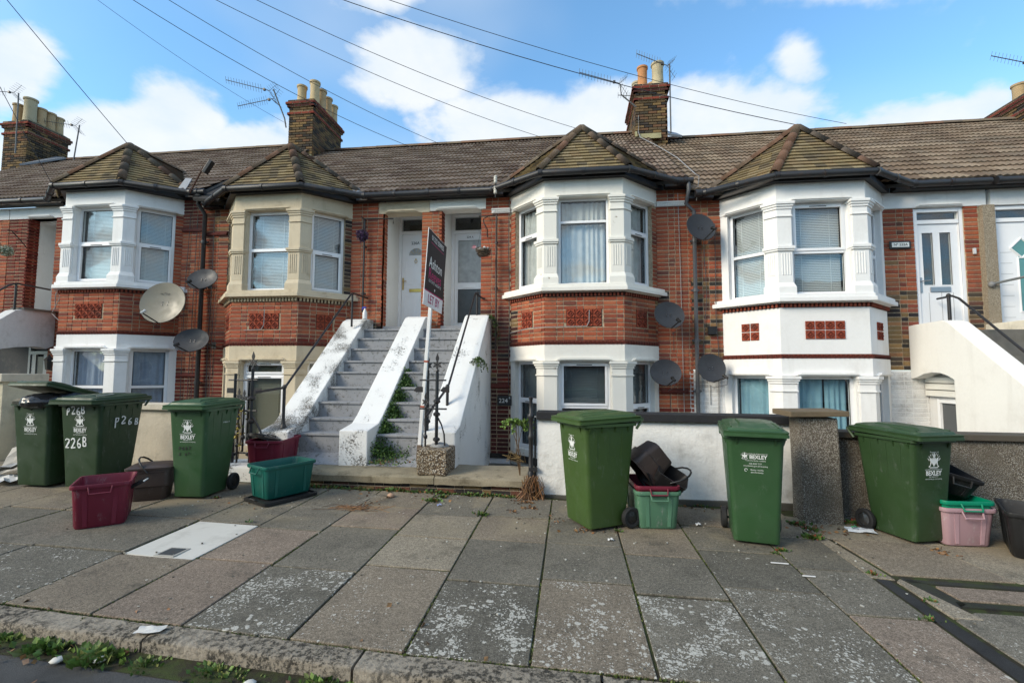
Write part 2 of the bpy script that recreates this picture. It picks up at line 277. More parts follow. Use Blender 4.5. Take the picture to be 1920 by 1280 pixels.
# ------------------------------------------------------------------ mesh builder
class MB:
    def __init__(s): s.v = []; s.f = []; s.c = []; s.T = None
    def av(s, p):
        p = Vector(p)
        if s.T is not None: p = s.T @ p
        s.v.append((p.x, p.y, p.z)); return len(s.v) - 1
    def face(s, pts, col=(.5, .5, .5)):
        s.f.append([s.av(p) for p in pts]); s.c.append(col)
    def fi(s, idx, col): s.f.append(list(idx)); s.c.append(col)
    def box(s, a, b, col=(.5, .5, .5), skip=''):
        x0, y0, z0 = a; x1, y1, z1 = b
        i = [s.av(p) for p in ((x0, y0, z0), (x1, y0, z0), (x1, y1, z0), (x0, y1, z0), (x0, y0, z1), (x1, y0, z1), (x1, y1, z1), (x0, y1, z1))]
        for k, q in (('-z', (3, 2, 1, 0)), ('+z', (4, 5, 6, 7)), ('-y', (0, 1, 5, 4)), ('+x', (1, 2, 6, 5)), ('+y', (2, 3, 7, 6)), ('-x', (3, 0, 4, 7))):
            if k not in skip: s.fi([i[j] for j in q], col)
        return s
    def prism(s, poly, z0, z1, col=(.5, .5, .5), top=None):
        """vertical prism over a counter-clockwise plan polygon; top = other polygon for a flare"""
        n = len(poly); t = top or poly
        a = [s.av((p[0], p[1], z0)) for p in poly]; b = [s.av((p[0], p[1], z1)) for p in t]
        for k in range(n): s.fi([a[k], a[(k + 1) % n], b[(k + 1) % n], b[k]], col)
        s.fi(a[::-1], col); s.fi(b, col); return s
    def ext(s, pts, d, col=(.5, .5, .5)):
        """extrude a planar polygon along vector d"""
        d = Vector(d); n = len(pts); a = [s.av(p) for p in pts]; b = [s.av(Vector(p) + d) for p in pts]
        for k in range(n): s.fi([a[k], a[(k + 1) % n], b[(k + 1) % n], b[k]], col)
        s.fi(a[::-1], col); s.fi(b, col); return s
    def tube(s, pts, r, n=8, col=(.5, .5, .5), caps=True, r2=None):
        pts = [Vector(p) for p in pts]; rings = []
        for i, p in enumerate(pts):
            d = (pts[min(i + 1, len(pts) - 1)] - pts[max(i - 1, 0)]).normalized()
            up = Vector((0, 0, 1)) if abs(d.z) < .95 else Vector((0, 1, 0))
            a = d.cross(up).normalized(); b = d.cross(a).normalized()
            rr = r if r2 is None else r + (r2 - r) * i / max(1, len(pts) - 1)
            rings.append([s.av(p + (a * cos(t) + b * sin(t)) * rr) for t in [2 * pi * k / n for k in range(n)]])
        for q in range(len(rings) - 1):
            for k in range(n): s.fi([rings[q][k], rings[q][(k + 1) % n], rings[q + 1][(k + 1) % n], rings[q + 1][k]], col)
        if caps: s.fi(rings[0][::-1], col); s.fi(rings[-1], col)
        return s
    def lathe(s, prof, n=16, col=(.5, .5, .5), o=(0, 0, 0), caps=True):
        o = Vector(o); R = [[s.av(o + Vector((r * cos(2 * pi * k / n), r * sin(2 * pi * k / n), z))) for k in range(n)] for r, z in prof]
        for q in range(len(R) - 1):
            for k in range(n): s.fi([R[q][k], R[q][(k + 1) % n], R[q + 1][(k + 1) % n], R[q + 1][k]], col)
        if caps: s.fi(R[0][::-1], col); s.fi(R[-1], col)
        return s
    def loft(s, rings, col=(.5, .5, .5), cap0=True, cap1=True):
        R = [[s.av(p) for p in r] for r in rings]; n = len(R[0])
        for q in range(len(R) - 1):
            for k in range(n): s.fi([R[q][k], R[q][(k + 1) % n], R[q + 1][(k + 1) % n], R[q + 1][k]], col)
        if cap0: s.fi(R[0][::-1], col)
        if cap1: s.fi(R[-1], col)
        return s
    def blob(s, c, r, col, n=6):
        c = Vector(c)
        s.lathe([(.01, -r[2]), (r[0] * .75, -r[2] * .6), (r[0], 0), (r[0] * .75, r[2] * .6), (.01, r[2])], n, col, c)
    def mesh(s, name, mats, smooth=False):
        me = bpy.data.meshes.new(name); me.from_pydata(s.v, [], s.f)
        for m in (mats if isinstance(mats, (list, tuple)) else [mats]): me.materials.append(M[m])
        if s.f:
            at = me.attributes.new('col', 'FLOAT_COLOR', 'FACE'); fl = []
            for c in s.c: fl += [c[0], c[1], c[2], c[3] if len(c) > 3 else 1.0]
            at.data.foreach_set('color', fl)
        if smooth: me.polygons.foreach_set('use_smooth', [True] * len(me.polygons))
        me.update(); return me
    def build(s, name, mats, parent=None, smooth=False, bevel=0, kind=None, label=None, auto=None, recalc=True):
        me = s.mesh(name, mats, smooth)
        bm = bmesh.new(); bm.from_mesh(me)
        if recalc: bmesh.ops.recalc_face_normals(bm, faces=bm.faces)
        if bevel:
            bmesh.ops.remove_doubles(bm, verts=bm.verts, dist=1e-5)
            ed = [e for e in bm.edges if len(e.link_faces) == 2 and e.calc_face_angle(0) > radians(35)]
            bmesh.ops.bevel(bm, geom=ed, offset=bevel, segments=2 if bevel > .006 else 1, affect='EDGES', profile=.6, clamp_overlap=True)
        bm.to_mesh(me); bm.free()
        if auto: me.polygons.foreach_set('use_smooth', [True] * len(me.polygons)); me.set_sharp_from_angle(angle=radians(auto))
        return link(name, me, parent, kind, label)
def link(name, me, parent=None, kind=None, label=None, mw=None):
    o = bpy.data.objects.new(name, me); COL.objects.link(o)
    if parent is not None: put(o, parent)
    if mw is not None: o.matrix_basis = mw
    if kind: o['kind'] = kind
    if label: o['label'] = label
    return o
def put(o, parent):
    o.parent = parent; o.matrix_parent_inverse = PINV.get(parent.name) or Matrix.Identity(4)
PINV = {}
def thing(name, label, cat, loc=(0, 0, 0), rz=0, group=None, M4=None):
    """an Empty at the thing's base; parts are given in the thing's own coordinates"""
    o = bpy.data.objects.new(name, None); COL.objects.link(o); o.empty_display_size = .1
    o.matrix_basis = M4 if M4 is not None else Matrix.Translation(loc) @ Matrix.Rotation(rz, 4, 'Z')
    o['label'] = label; o['category'] = cat
    if group: o['group'] = group
    return o
def wthing(name, label, cat, loc, group=None):
    """same, but its parts are written in world coordinates"""
    o = thing(name, label, cat, loc, 0, group); PINV[o.name] = Matrix.Translation(loc).inverted(); return o
def tag(o, label, cat, group=None, kind=None):
    if label: o['label'] = label
    if cat: o['category'] = cat
    if group: o['group'] = group
    if kind: o['kind'] = kind
    return o
def text(name, body, size, mat, parent, mw, ext=.0, align='CENTER', sx=1, bold=0):
    cu = bpy.data.curves.new(name, 'FONT'); cu.body = body; cu.size = size; cu.extrude = ext; cu.align_x = align; cu.offset = bold * size; cu.align_y = 'CENTER'; cu.resolution_u = 3
    t = bpy.data.objects.new(name, cu); COL.objects.link(t); dg = bpy.context.evaluated_depsgraph_get()
    me = bpy.data.meshes.new_from_object(t.evaluated_get(dg)); bpy.data.objects.remove(t); bpy.data.curves.remove(cu)
    me.name = name; me.materials.clear(); me.materials.append(M[mat]); me.transform(Matrix.Diagonal((sx, 1, 1, 1)))
    o = bpy.data.objects.new(name, me); COL.objects.link(o); put(o, parent); o.matrix_basis = mw; return o
def frame(o, u, n, w=(0, 0, 1)):
    """matrix with local x=u, y=n, z=w at o"""
    m = Matrix.Identity(4)
    for i, v in enumerate((u, n, w)):
        v = Vector(v)
        for j in range(3): m[j][i] = v[j]
    m.translation = Vector(o); return m
def upright(o, u):  # text standing on a vertical plane that runs along u: local x=u, local y=up
    u = Vector(u).normalized(); return frame(o, u, (0, 0, 1), u.cross(Vector((0, 0, 1))))
def rrect(w, d, r, n=4, cx=0, cy=0, z=0):
    P = []
    for (sx, sy, a0) in ((1, 1, 0), (-1, 1, 90), (-1, -1, 180), (1, -1, 270)):
        for k in range(n + 1):
            a = radians(a0 + 90 * k / n); P.append((cx + sx * (w / 2 - r) + r * cos(a), cy + sy * (d / 2 - r) + r * sin(a), z))
    return P
# ================================================================== houses
CAMP = Vector((0, 0, 1.59)); UP = Vector((0, 0, 1))
YW, YB = 8.7, 8.02               # the front wall and the bay fronts
RED = [(.33, .085, .045), (.37, .100, .050), (.30, .075, .040), (.27, .068, .040), (.40, .130, .066), (.34, .09, .046), (.37, .11, .054), (.19, .058, .042), (.33, .10, .056), (.35, .095, .048), (.29, .08, .045)]
ORANGE = [(.37, .11, .050), (.40, .13, .06), (.33, .085, .042), (.36, .12, .06), (.28, .07, .04)]
DEEP = [(.15, .030, .022), (.19, .036, .025), (.12, .026, .020), (.22, .05, .03)]
MAROON = [(.085, .022, .020), (.11, .03, .025), (.06, .022, .02)]
STOCK = [(.27, .17, .075), (.20, .13, .06), (.13, .09, .05), (.07, .055, .04), (.30, .15, .07), (.045, .04, .035)]
BURNT = [(.05, .042, .036), (.09, .065, .045), (.14, .06, .04), (.20, .13, .06), (.035, .03, .03)]
MIXED = [(.30, .085, .045), (.25, .07, .045), (.33, .12, .06), (.24, .14, .065), (.12, .055, .04), (.36, .10, .05)]
WHITEB = [(.76, .755, .73), (.72, .71, .69), (.79, .78, .76)]
SOOT = [(.17, .11, .055), (.115, .08, .045), (.065, .052, .036), (.21, .135, .06), (.04, .034, .03), (.15, .08, .045)]
PAL = [RED, ORANGE, DEEP, MAROON, STOCK, BURNT, MIXED, WHITEB, SOOT]
_unit = {}
def unit_brick(col):
    if col not in _unit:
        m = MB(); b = .012; c = .045; e = .6
        a = [m.av(p) for p in ((0, 0, 0), (1, 0, 0), (1, 0, 1), (0, 0, 1))]; h = [m.av(p) for p in ((0, e, 0), (1, e, 0), (1, e, 1), (0, e, 1))]
        f = [m.av(p) for p in ((b, 1, c), (1 - b, 1, c), (1 - b, 1, 1 - c), (b, 1, 1 - c))]
        for k in range(4):
            q = (k + 1) % 4; m.fi([a[k], a[q], h[q], h[k]], col); m.fi([h[k], h[q], f[q], f[k]], col)
        m.fi(f, col); _unit[col] = m.mesh('brick', 'brick')
    return _unit[col]
CRS = .0758
class Bricks:
    def __init__(s): s.b = []; s.back = MB()
    def wall(s, O, u, w, h, pal, holes=(), thick=.1, course=CRS, depth=.009, back=True, phase=0, bond=1):
        """Flemish bond panel; O lower left corner, u unit vector to the right as seen from outside"""
        O = Vector(O); u = Vector(u).normalized(); n = u.cross(UP); r = random.Random(int(O.x * 91 + O.z * 37 + O.y * 13))
        nc = int(h / course + .5); z0 = O.z; SL, HL, J = .2140, .102, .012
        for k in range(nc):
            z = k * course; x = -r.uniform(0, .01) - (0 if (k + phase) % 2 else (SL - HL) / 2 + HL / 2 + J); st = (k + phase) % 2
            if bond == 0: x = -(.113 if k % 2 else 0); st = 1
            while x < w:
                L = SL if (st or not bond) else HL; a, b = max(x, 0), min(x + L, w)
                if b - a > .03:
                    segs = [(a, b)]
                    for (h0, h1, q0, q1) in holes:
                        if z + course * .5 > q0 and z + course * .5 < q1:
                            segs = [g for (p, q) in segs for g in ((p, min(q, h0 - .004)), (max(p, h1 + .004), q)) if g[1] - g[0] > .03]
                    for p, q in segs:
                        pos = O + u * p + UP * (z + J / 2); pl = pal(pos) if callable(pal) else pal
                        c = r.choice(PAL[pl]); pr = depth * r.uniform(.75, 1.15)
                        mm = frame(pos - n * .010 + u * r.uniform(-.001, .001), u * (q - p), n * (.010 + pr), UP * (course - J) * r.uniform(.95, 1.01))
                        d = pos - CAMP; vis = max(0, -(n.dot(d.normalized()))); low = .15 if pos.z < .95 and pos.y > 7 else 1
                        s.b.append((vis * (q - p) / d.length * low, mm, c))
                x += L + J; st = 1 - st if bond else st
        if back:   # mortar backing, pierced like the bricks
            xs = sorted({0, w} | {v for hh in holes for v in hh[:2] if 0 < v < w}); zs = sorted({0, h} | {v for hh in holes for v in hh[2:] if 0 < v < h})
            for i in range(len(xs) - 1):
                for j in range(len(zs) - 1):
                    cx, cz = (xs[i] + xs[i + 1]) / 2, (zs[j] + zs[j + 1]) / 2
                    if any(a < cx < b and c < cz < d for a, b, c, d in holes): continue
                    p = O + u * xs[i] + UP * zs[j]; q = O + u * xs[i + 1] + UP * zs[j + 1]
                    s.back.ext([p, O + u * xs[i + 1] + UP * zs[j], q, O + u * xs[i] + UP * zs[j + 1]], -n * thick, (.3, .25, .2))
    def finish(s, parent, name='wall', limit=300, stuffname='brickwork'):
        wl = s.back.build(name, 'mortar', parent); s.b.sort(key=lambda t: -t[0])
        for _, mm, c in s.b[:limit]: link('brick', unit_brick(c), wl, mw=mm)
        if len(s.b) > limit:
            m = MB()
            for _, mm, c in s.b[limit:]:
                m.T = mm; b = .012; cc = .045
                a = [m.av(p) for p in ((0, 0, 0), (1, 0, 0), (1, 0, 1), (0, 0, 1))]; f = [m.av(p) for p in ((b, 1, cc), (1 - b, 1, cc), (1 - b, 1, 1 - cc), (b, 1, 1 - cc))]
                for k in range(4): m.fi([a[k], a[(k + 1) % 4], f[(k + 1) % 4], f[k]], c)
                m.fi(f, c)
            m.T = None; link(stuffname, m.mesh(stuffname, 'brick'), wl, kind='stuff')
        return wl
def bay_pts(cx, off, yw=YW):
    """plan of the bay pushed outward by off: A B C D"""
    t = off * (sqrt(2) - 1)
    return [(cx - 1.355 - off * sqrt(2), yw), (cx - .675 - t, YB - off), (cx + .675 + t, YB - off), (cx + 1.355 + off * sqrt(2), yw)]
def bay_band(m, cx, off, th, z0, z1, col, flare=0, zback=0):
    o = bay_pts(cx, off); i = bay_pts(cx, off - th); o2 = bay_pts(cx, off + flare)
    for k in range(3):
        a = [m.av((*o[k], z0)), m.av((*o[k + 1], z0)), m.av((*i[k + 1], z0)), m.av((*i[k], z0))]
        b = [m.av((*o2[k], z1)), m.av((*o2[k + 1], z1)), m.av((*i[k + 1], z1)), m.av((*i[k], z1))]
        m.fi([a[0], a[1], b[1], b[0]], col); m.fi([a[2], a[3], b[3], b[2]], col); m.fi(a[::-1], col); m.fi(b, col)
        if k == 0: m.fi([a[0], b[0], b[3], a[3]], col)
        if k == 2: m.fi([a[1], a[2], b[2], b[1]], col)
def corner_poly(C, u1, n1, w1, u2, n2, w2, d, ind=.16):
    C, u1, n1, u2, n2 = (Vector((*v, 0)) for v in (C, u1, n1, u2, n2)); pc = C + (n1 + n2) * (d / (1 + n1.dot(n2)))
    pi_ = C - (n1 + n2) * (ind / (1 + n1.dot(n2)))
    P = [C + u1 * w1 + n1 * d, pc, C + u2 * w2 + n2 * d, C + u2 * w2 - n2 * ind, pi_, C + u1 * w1 - n1 * ind]
    return [(p.x, p.y) for p in P]
def tri_tiles(P, gauge, width, parent, meshes, name, r, lift=.0, maxn=400):
    """lay courses of tiles on a planar convex polygon P (P[0]-P[1] is the eaves line)"""
    P = [Vector(p) for p in P]; u = (P[1] - P[0]).normalized()
    if abs(u.z) > .02: u = Vector((u.x, u.y, 0)).normalized()
    nrm = (P[1] - P[0]).cross(P[2] - P[0]).normalized()
    if nrm.z < 0: nrm = -nrm
    u = Vector((-nrm.y, nrm.x, 0)).normalized()
    v = nrm.cross(u).normalized()
    if v.z < 0: v = -v; 
    L = [((p - P[0]).dot(u), (p - P[0]).dot(v)) for p in P]; ymin = min(l[1] for l in L); ymax = max(l[1] for l in L)
    k = 0; y = ymin
    while y < ymax - gauge * .2:
        ym = y + gauge * .35; xs = []
        for a in range(len(L)):
            (x0, y0), (x1, y1) = L[a], L[(a + 1) % len(L)]
            if (y0 - ym) * (y1 - ym) < 0: xs.append(x0 + (x1 - x0) * (ym - y0) / (y1 - y0))
        if len(xs) >= 2:
            a, b = min(xs), max(xs); x = a - width * ((k % 2) * .5 + .1)
            while x < b:
                p, q = max(x, a), min(x + width, b)
                if q - p > .02:
                    o = P[0] + u * p + v * (y - .012) + nrm * (lift + r.uniform(0, .004))
                    vv = (v + nrm * r.uniform(-.012, .012)).normalized(); uu = u
                    link(name, r.choice(meshes), parent, mw=frame(o, uu * (q - p) * .985, vv * (gauge + .02), nrm))
                x += width
        y += gauge; k += 1
_meshes = {}
def plain_tile(col):
    if ('pt', col) not in _meshes:
        m = MB(); t = .021
        m.loft([[(0, 0, .004), (1, 0, .004), (1, 0, .004 + t * 1.4), (0, 0, .004 + t * 1.4)], [(0, 1, -.01), (1, 1, -.01), (1, 1, .003), (0, 1, .003)]], col, cap0=True, cap1=False)
        _meshes['pt', col] = m.mesh('plain_tile', 'rooftile')
    return _meshes['pt', col]
def roof_tile(col, w, g):
    key = ('rt', col, w, g)
    if key not in _meshes:
        m = MB(); n = 12; T = []; B = []; F = []
        for k in range(n + 1):
            x = w * k / n; z = .023 * (.5 - .5 * cos(2 * pi * k / 4)) + (.004 if k % 4 == 1 else 0)
            T.append(m.av((x, -.02, .040 + z))); B.append(m.av((x, g + .03, .008 + z))); F.append(m.av((x, -.016, .010 + z * .6)))
        for k in range(n): m.fi([T[k], T[k + 1], B[k + 1], B[k]], col); m.fi([F[k], F[k + 1], T[k + 1], T[k]], col)
        _meshes[key] = m.mesh('roof_tile', 'rooftile', False)
    return _meshes[key]
def ridge_tile(col, r=.085):
    key = ('rg', col, r)
    if key not in _meshes:
        m = MB(); n = 7; a = []; b = []; c = []
        for k in range(n + 1):
            t = pi * k / n - .0; a.append(m.av((0, -cos(t) * r, sin(t) * r))); b.append(m.av((1, -cos(t) * r * .97, sin(t) * r * .97))); c.append(m.av((0, -cos(t) * r * .78, sin(t) * r * .78)))
        for k in range(n): m.fi([a[k], a[k + 1], b[k + 1], b[k]], col); m.fi([c[k], c[k + 1], a[k + 1], a[k]], col)
        _meshes[key] = m.mesh('ridge_tile', 'rooftile', True)
    return _meshes[key]
RCOL = [(.165, .118, .085), (.20, .15, .115), (.13, .09, .068), (.235, .18, .14), (.175, .132, .10)]
RCOL2 = [(.18, .13, .09), (.215, .16, .115), (.145, .105, .075), (.245, .188, .135), (.17, .132, .098)]
PCOL = [(.235, .180, .095), (.262, .202, .11), (.20, .155, .088), (.285, .225, .135), (.165, .13, .085), (.245, .178, .098), (.13, .105, .07)]
GCOL = [(.14, .105, .078), (.155, .11, .08), (.17, .10, .07), (.125, .10, .08), (.15, .12, .09)]
def run_ridge(parent, a, b, step, r, rad=.085, lift=.0):
    a, b = Vector(a), Vector(b); d = b - a; n = max(1, int(d.length / step + .5)); u = d.normalized(); s = u.cross(UP)
    s = s.normalized() if s.length > .1 else Vector((1, 0, 0)); w = s.cross(u).normalized()
    for k in range(n):
        p = a + d * (k / n) + w * (lift + r.uniform(-.004, .004)); q = d.length / n
        link('ridge_tile', ridge_tile(r.choice(GCOL), rad), parent, mw=frame(p, (u + s * r.uniform(-.01, .01)) * q * 1.01, -s, w))
PITCH = atan2(8.345 - 5.1, 13.1 - 8.5); SLOPE = sqrt((8.345 - 5.1) ** 2 + 4.6 ** 2)
def blind_mesh(parent, F, w, h, kind):
    """what hangs behind a pane, in the window's own frame (x along, y outward, z up)"""
    m = MB(); r = random.Random(int(w * 1000 + h * 77 + F.translation.x * 10)); m.T = F
    if kind.startswith('slat'):
        mat = kind[5:]; z = .01
        while z < h:
            m.ext([(0, -.008, z + .026), (w, -.008, z + .026), (w, .010, z), (0, .010, z)], (0, .0015, .0015)); z += .0285
        for x in (w * .2, w * .8) if w > .5 else (w * .5,): m.box((x - .006, .012, 0), (x + .006, .014, h))
        return m.build('blind', mat, parent)
    if kind.startswith('net') or kind.startswith('cur'):
        mat = kind[4:]; n = int(w / .012); a = []; b = []; gap = kind.startswith('cur') and w > .7
        for k in range(n + 1):
            x = w * k / n; y = .018 * sin(x * 60 + 2 * sin(x * 11)) + .012 * sin(x * 23 + 1)
            a.append(m.av((x, y, 0))); b.append(m.av((x, y * .7, h)))
        for k in range(n):
            if gap and abs(k / n - .55) < .02: continue
            m.fi([a[k], a[k + 1], b[k + 1], b[k]], (.5,) * 3)
        return m.build('curtain', mat, parent, smooth=True)
    m.box((0, -.004, 0), (w, 0, h)); return m.build('blind', kind, parent)
def window(parent, O, u, w, h, transom=None, sash=(), back='slat_blind_white', inset=.10, fr=.055, bar=None, back2=None, fcol=(.83, .83, .84), label=None):
    """pvc window; O lower left of the opening on the wall face. sash: which lights ('t','b') have an opening frame"""
    O = Vector(O); u = Vector(u).normalized(); n = u.cross(UP); F = frame(O - n * inset, u, n)
    m = MB(); m.T = F; f = fr; c = fcol
    m.box((0, -.05, 0), (f, .015, h), c); m.box((w - f, -.05, 0), (w, .015, h), c); m.box((f, -.05, 0), (w - f, .015, f), c); m.box((f, -.05, h - f), (w - f, .015, h), c)
    L = [('b', f, (transom or h) - (f * .5 if transom else f))]
    if transom:
        m.box((f, -.05, transom - f * .5), (w - f, .017, transom + f * .5), c); L.append(('t', transom + f * .5, h - f))
    for nm, z0, z1 in L:
        if nm in sash:
            g = .042; x0, x1 = f - .008, w - f + .008; a0, a1 = z0 - .008, z1 + .008
            m.box((x0, -.02, a0), (x0 + g, .032, a1), c); m.box((x1 - g, -.02, a0), (x1, .032, a1), c); m.box((x0 + g, -.02, a0), (x1 - g, .032, a0 + g), c); m.box((x0 + g, -.02, a1 - g), (x1 - g, .032, a1), c)
            m.box((w * .35, .032, a1 - .028), (w * .65, .040, a1 - .012), (.10, .10, .10))
    wd = m.build('window', 'pvc', parent, bevel=.004, label=label)
    for nm, z0, z1 in L:
        g = .034 if nm in sash else 0
        p = MB(); p.T = F; p.box((f + g + .001, -.024, z0 + g + .001), (w - f - g - .001, -.018, z1 - g - .001)); p.build('pane', 'glass', wd)
        s_ = MB(); s_.T = F; e = .006; x0, x1, a0, a1 = f + g, w - f - g, z0 + g, z1 - g
        for a, b in (((x0, -.016, a0), (x0 + e, -.008, a1)), ((x1 - e, -.016, a0), (x1, -.008, a1)), ((x0, -.016, a0), (x1, -.008, a0 + e)), ((x0, -.016, a1 - e), (x1, -.008, a1))): s_.box(a, b)
        s_.build('seal', 'rubber', wd)
        bk = back2 if (back2 and nm == 't') else back
        if bk: blind_mesh(wd, frame(F @ Vector((f + .01, -.10, z0)), u, n), w - 2 * f - .02, z1 - z0, bk)
    return wd
def hood(m, O, u, w, col):
    O = Vector(O); u = Vector(u).normalized(); n = u.cross(UP); m.T = frame(O, u, n)
    m.ext([(-.05, 0, 0), (w + .05, 0, 0), (w - .02, 0, .055), (.02, 0, .055)], (0, .035, 0), col); m.ext([(-.02, .035, .018), (w + .02, .035, .018), (w - .04, .035, .05), (.04, .035, .05)], (0, .02, 0), col); m.T = None
_tt = []
def deco_tile():
    if not _tt:
        m = MB(); c = (.30, .066, .035); d = (.17, .040, .025); s = .0685
        m.box((-s, 0, -s), (s, .008, s), c)
        m.loft([[(-s * .9, .008, 0), (0, .008, -s * .9), (s * .9, .008, 0), (0, .008, s * .9)], [(-s * .75, .022, 0), (0, .022, -s * .75), (s * .75, .022, 0), (0, .022, s * .75)], [(-s * .5, .010, 0), (0, .010, -s * .5), (s * .5, .010, 0), (0, .010, s * .5)]], d)
        for a in (-1, 1):
            for b in (-1, 1): m.loft([[(a * s, .008, b * s), (a * s * .35, .008, b * s), (a * s, .008, b * s * .35)], [(a * s * .85, .02, b * s * .85)] * 3], c, cap1=False)
        m.loft([[(-.016, .01, 0), (0, .01, -.016), (.016, .01, 0), (0, .01, .016)], [(-.007, .03, 0), (0, .03, -.007), (.007, .03, 0), (0, .03, .007)]], c)
        _tt.append(m.mesh('terracotta_tile', 'brick'))
    return _tt[0]
def deco_panel(parent, O, u, nx, nz):
    O = Vector(O); u = Vector(u).normalized(); n = u.cross(UP)
    for i in range(nx):
        for k in range(nz): link('terracotta_tile', deco_tile(), parent, mw=frame(O + u * ((i - (nx - 1) / 2) * .152) + UP * (k * .152 + .07) + n * .004, u, n))
def gutter(parent, pts, r=.055, name='gutter', joints=()):
    m = MB(); m.tube(pts, r, 10, (.022, .022, .024)); P = [Vector(p) for p in pts]
    for a, b in zip(P, P[1:]):
        L = (b - a).length; k = max(1, int(L / .85))
        for i in range(k): 
            q = a + (b - a) * ((i + .5) / k); d = (b - a).normalized() * .025; m.tube([q - d, q + d], r * 1.18, 10, (.018, .018, .02))
        d = (b - a).normalized() * .05; m.tube([a - d * .4, a + d], r * 1.2, 10, (.018, .018, .02))
    return m.build(name, 'iron', parent, auto=50)

def house(cx, s, dz, st):
    X = lambda r: cx + s * r
    H = wthing('terraced_house', st['label'], 'house', (cx, YW, G(cx, YW)), 'terraced houses of the row'); R = random.Random(int(cx * 100) + 7)
    z = lambda v: v + dz
    br = Bricks(); pal = st['pal']; paint = st['paint']; pm = st['pmat']
    A, B, C, D = [Vector((*p, 0)) for p in bay_pts(cx, 0)]
    faces = [(A, B), (B, C), (C, D)]; U = [(b - a).normalized() for a, b in faces]; LEN = [(b - a).length for a, b in faces]
    UA = Vector((1, 0, 0))
    # ---- front wall strips either side of the bay
    pierw = st.get('pier', (1.355, 1.98)); party = -1.9
    def xr(a, b): x0, x1 = sorted((X(a), X(b))); return x0, x1 - x0
    zt = 4.98; party0 = st.get('party', party); base = st.get('base', -.1)
    def strip(a, b, z0, z1, p, **k):
        x0, w = xr(a, b); br.wall((x0, YW, z(z0)), UA, w, z1 - z0, p, **k)
    zb = st.get('brick_from', base)
    strip(party0, -1.355, zb, zt, pal); strip(*pierw, zb, zt, pal, phase=1)
    if st.get('pier2'): strip(*st['pier2'], 2.3 if st.get('flush') else 2.1, zt - .24, pal)
    if st.get('middle'): strip(*st['middle'], 2.1, zt - .24, st.get('midpal', pal), phase=1)
    # returns of the porch (brick at the edge, then painted)
    # ---- bay
    pb = st.get('panel_brick', True); zw0, zw1 = 3.11, 4.66; lw0, lw1 = .2, 1.79
    wb = MB(); c = paint; jamb_out = st.get('jamb', 'brick')
    op = [(.13, LEN[0] - .20), (.235, LEN[1] - .235), (.20, LEN[2] - .13)]
    for k, (a, b) in enumerate(faces):
        u = U[k]; n = u.cross(UP); fa = frame(a, u, n)
        for zz0, zz1, o0, o1 in ((zw0, zw1, *op[k]), (base, lw1, *op[k])):
            hid = (k == 0 or k == 2)
            for x0, x1, edge in ((0, o0, k == 0), (o1, LEN[k], k == 2)):
                if edge and jamb_out == 'brick' and zz0 > 2:
                    br.wall(a + u * x0 + UP * z(zz0), u, x1 - x0, zz1 - zz0, st.get('jambpal', pal), thick=.2)
                else:
                    wb.T = fa; wb.box((x0, -.2, z(zz0)), (x1, 0, z(zz1)), c); wb.T = None
            if zz0 < 1: wb.T = fa; wb.box((o0, -.2, z(base)), (o1, -.01, z(lw0)), c); wb.T = None
    bay_band(wb, cx, .012, .2, z(1.79), z(2.07), c); bay_band(wb, cx, .012, .2, z(4.66), z(4.97), c)
    if not pb: bay_band(wb, cx, .0, .2, z(2.14), z(2.90), c)
    # hoods over the openings
    for k, (a, b) in enumerate(faces):
        n = U[k].cross(UP); o0, o1 = op[k]
        for zz in (4.66, 1.79): hood(wb, a + U[k] * o0 + n * .012 + UP * z(zz), U[k], o1 - o0, c)
    bw = wb.build('bay_wall', st.get('bmat', pm), H)
    if pb:
        pw = {0: .32, 1: .61, 2: .32}
        for k, (a, b) in enumerate(faces):
            w2 = pw[k] / 2; m_ = LEN[k] / 2; br.wall(a + UP * z(2.14), U[k], LEN[k], .76, st.get('panelpal', pal), holes=[(m_ - w2, m_ + w2, .24, .545)], thick=.15)
            bk = MB(); n = U[k].cross(UP); bk.T = frame(a, U[k], n); bk.box((m_ - w2, -.1, z(2.38)), (m_ + w2, -.002, z(2.685)), (.12, .05, .035)); bk.T = None; bk.build('panel_recess', 'brick', H)
    for k, (a, b) in enumerate(faces):
        deco_panel(H, (a + b) / 2 + UP * z(2.383), U[k], 4 if k == 1 else 2, 2)
    # moulded courses
    mc = MB(); dk = st.get('course', (.14, .035, .025)); bay_band(mc, cx, .015, .12, z(2.07), z(2.14), dk)
    dc = MB(); bay_band(dc, cx, .01, .12, z(2.90), z(2.97), (.06, .022, .018))
    for k, (a, b) in enumerate(faces):
        n = U[k].cross(UP); q = int(LEN[k] / .062)
        for i in range(q):
            x = (i + .5) * LEN[k] / q; dc.T = frame(a, U[k], n); dc.box((x - .016, .010, z(2.905)), (x + .016, .042, z(2.966)), st.get('dent', (.24, .06, .035)), skip='-y'); dc.T = None
        q = int(LEN[k] / .07)
        for i in range(q):
            x = (i + .5) * LEN[k] / q; mc.T = frame(a + U[k] * x + n * .013 + UP * z(2.108), U[k], n)
            mc.lathe([(.026, 0), (.018, .014), (.004, .02)], 6, (.17, .045, .03)); mc.T = None
            mc.T = frame(a + U[k] * x + n * .013 + UP * z(2.10), U[k], n); mc.box((-.03, 0, -.03), (-.022, .016, .03), (.10, .03, .022)); mc.T = None
    mc.build('moulded_course', 'brick', H); dc.build('dentil_course', 'brick', H)
    sl = MB(); bay_band(sl, cx, .13, .33, z(2.985), z(3.055), c, flare=.0); bay_band(sl, cx, .10, .3, z(3.055), z(3.11), c); bay_band(sl, cx, .05, .2, z(2.968), z(2.985), c)
    sl.build('sill', pm, H, bevel=.008)
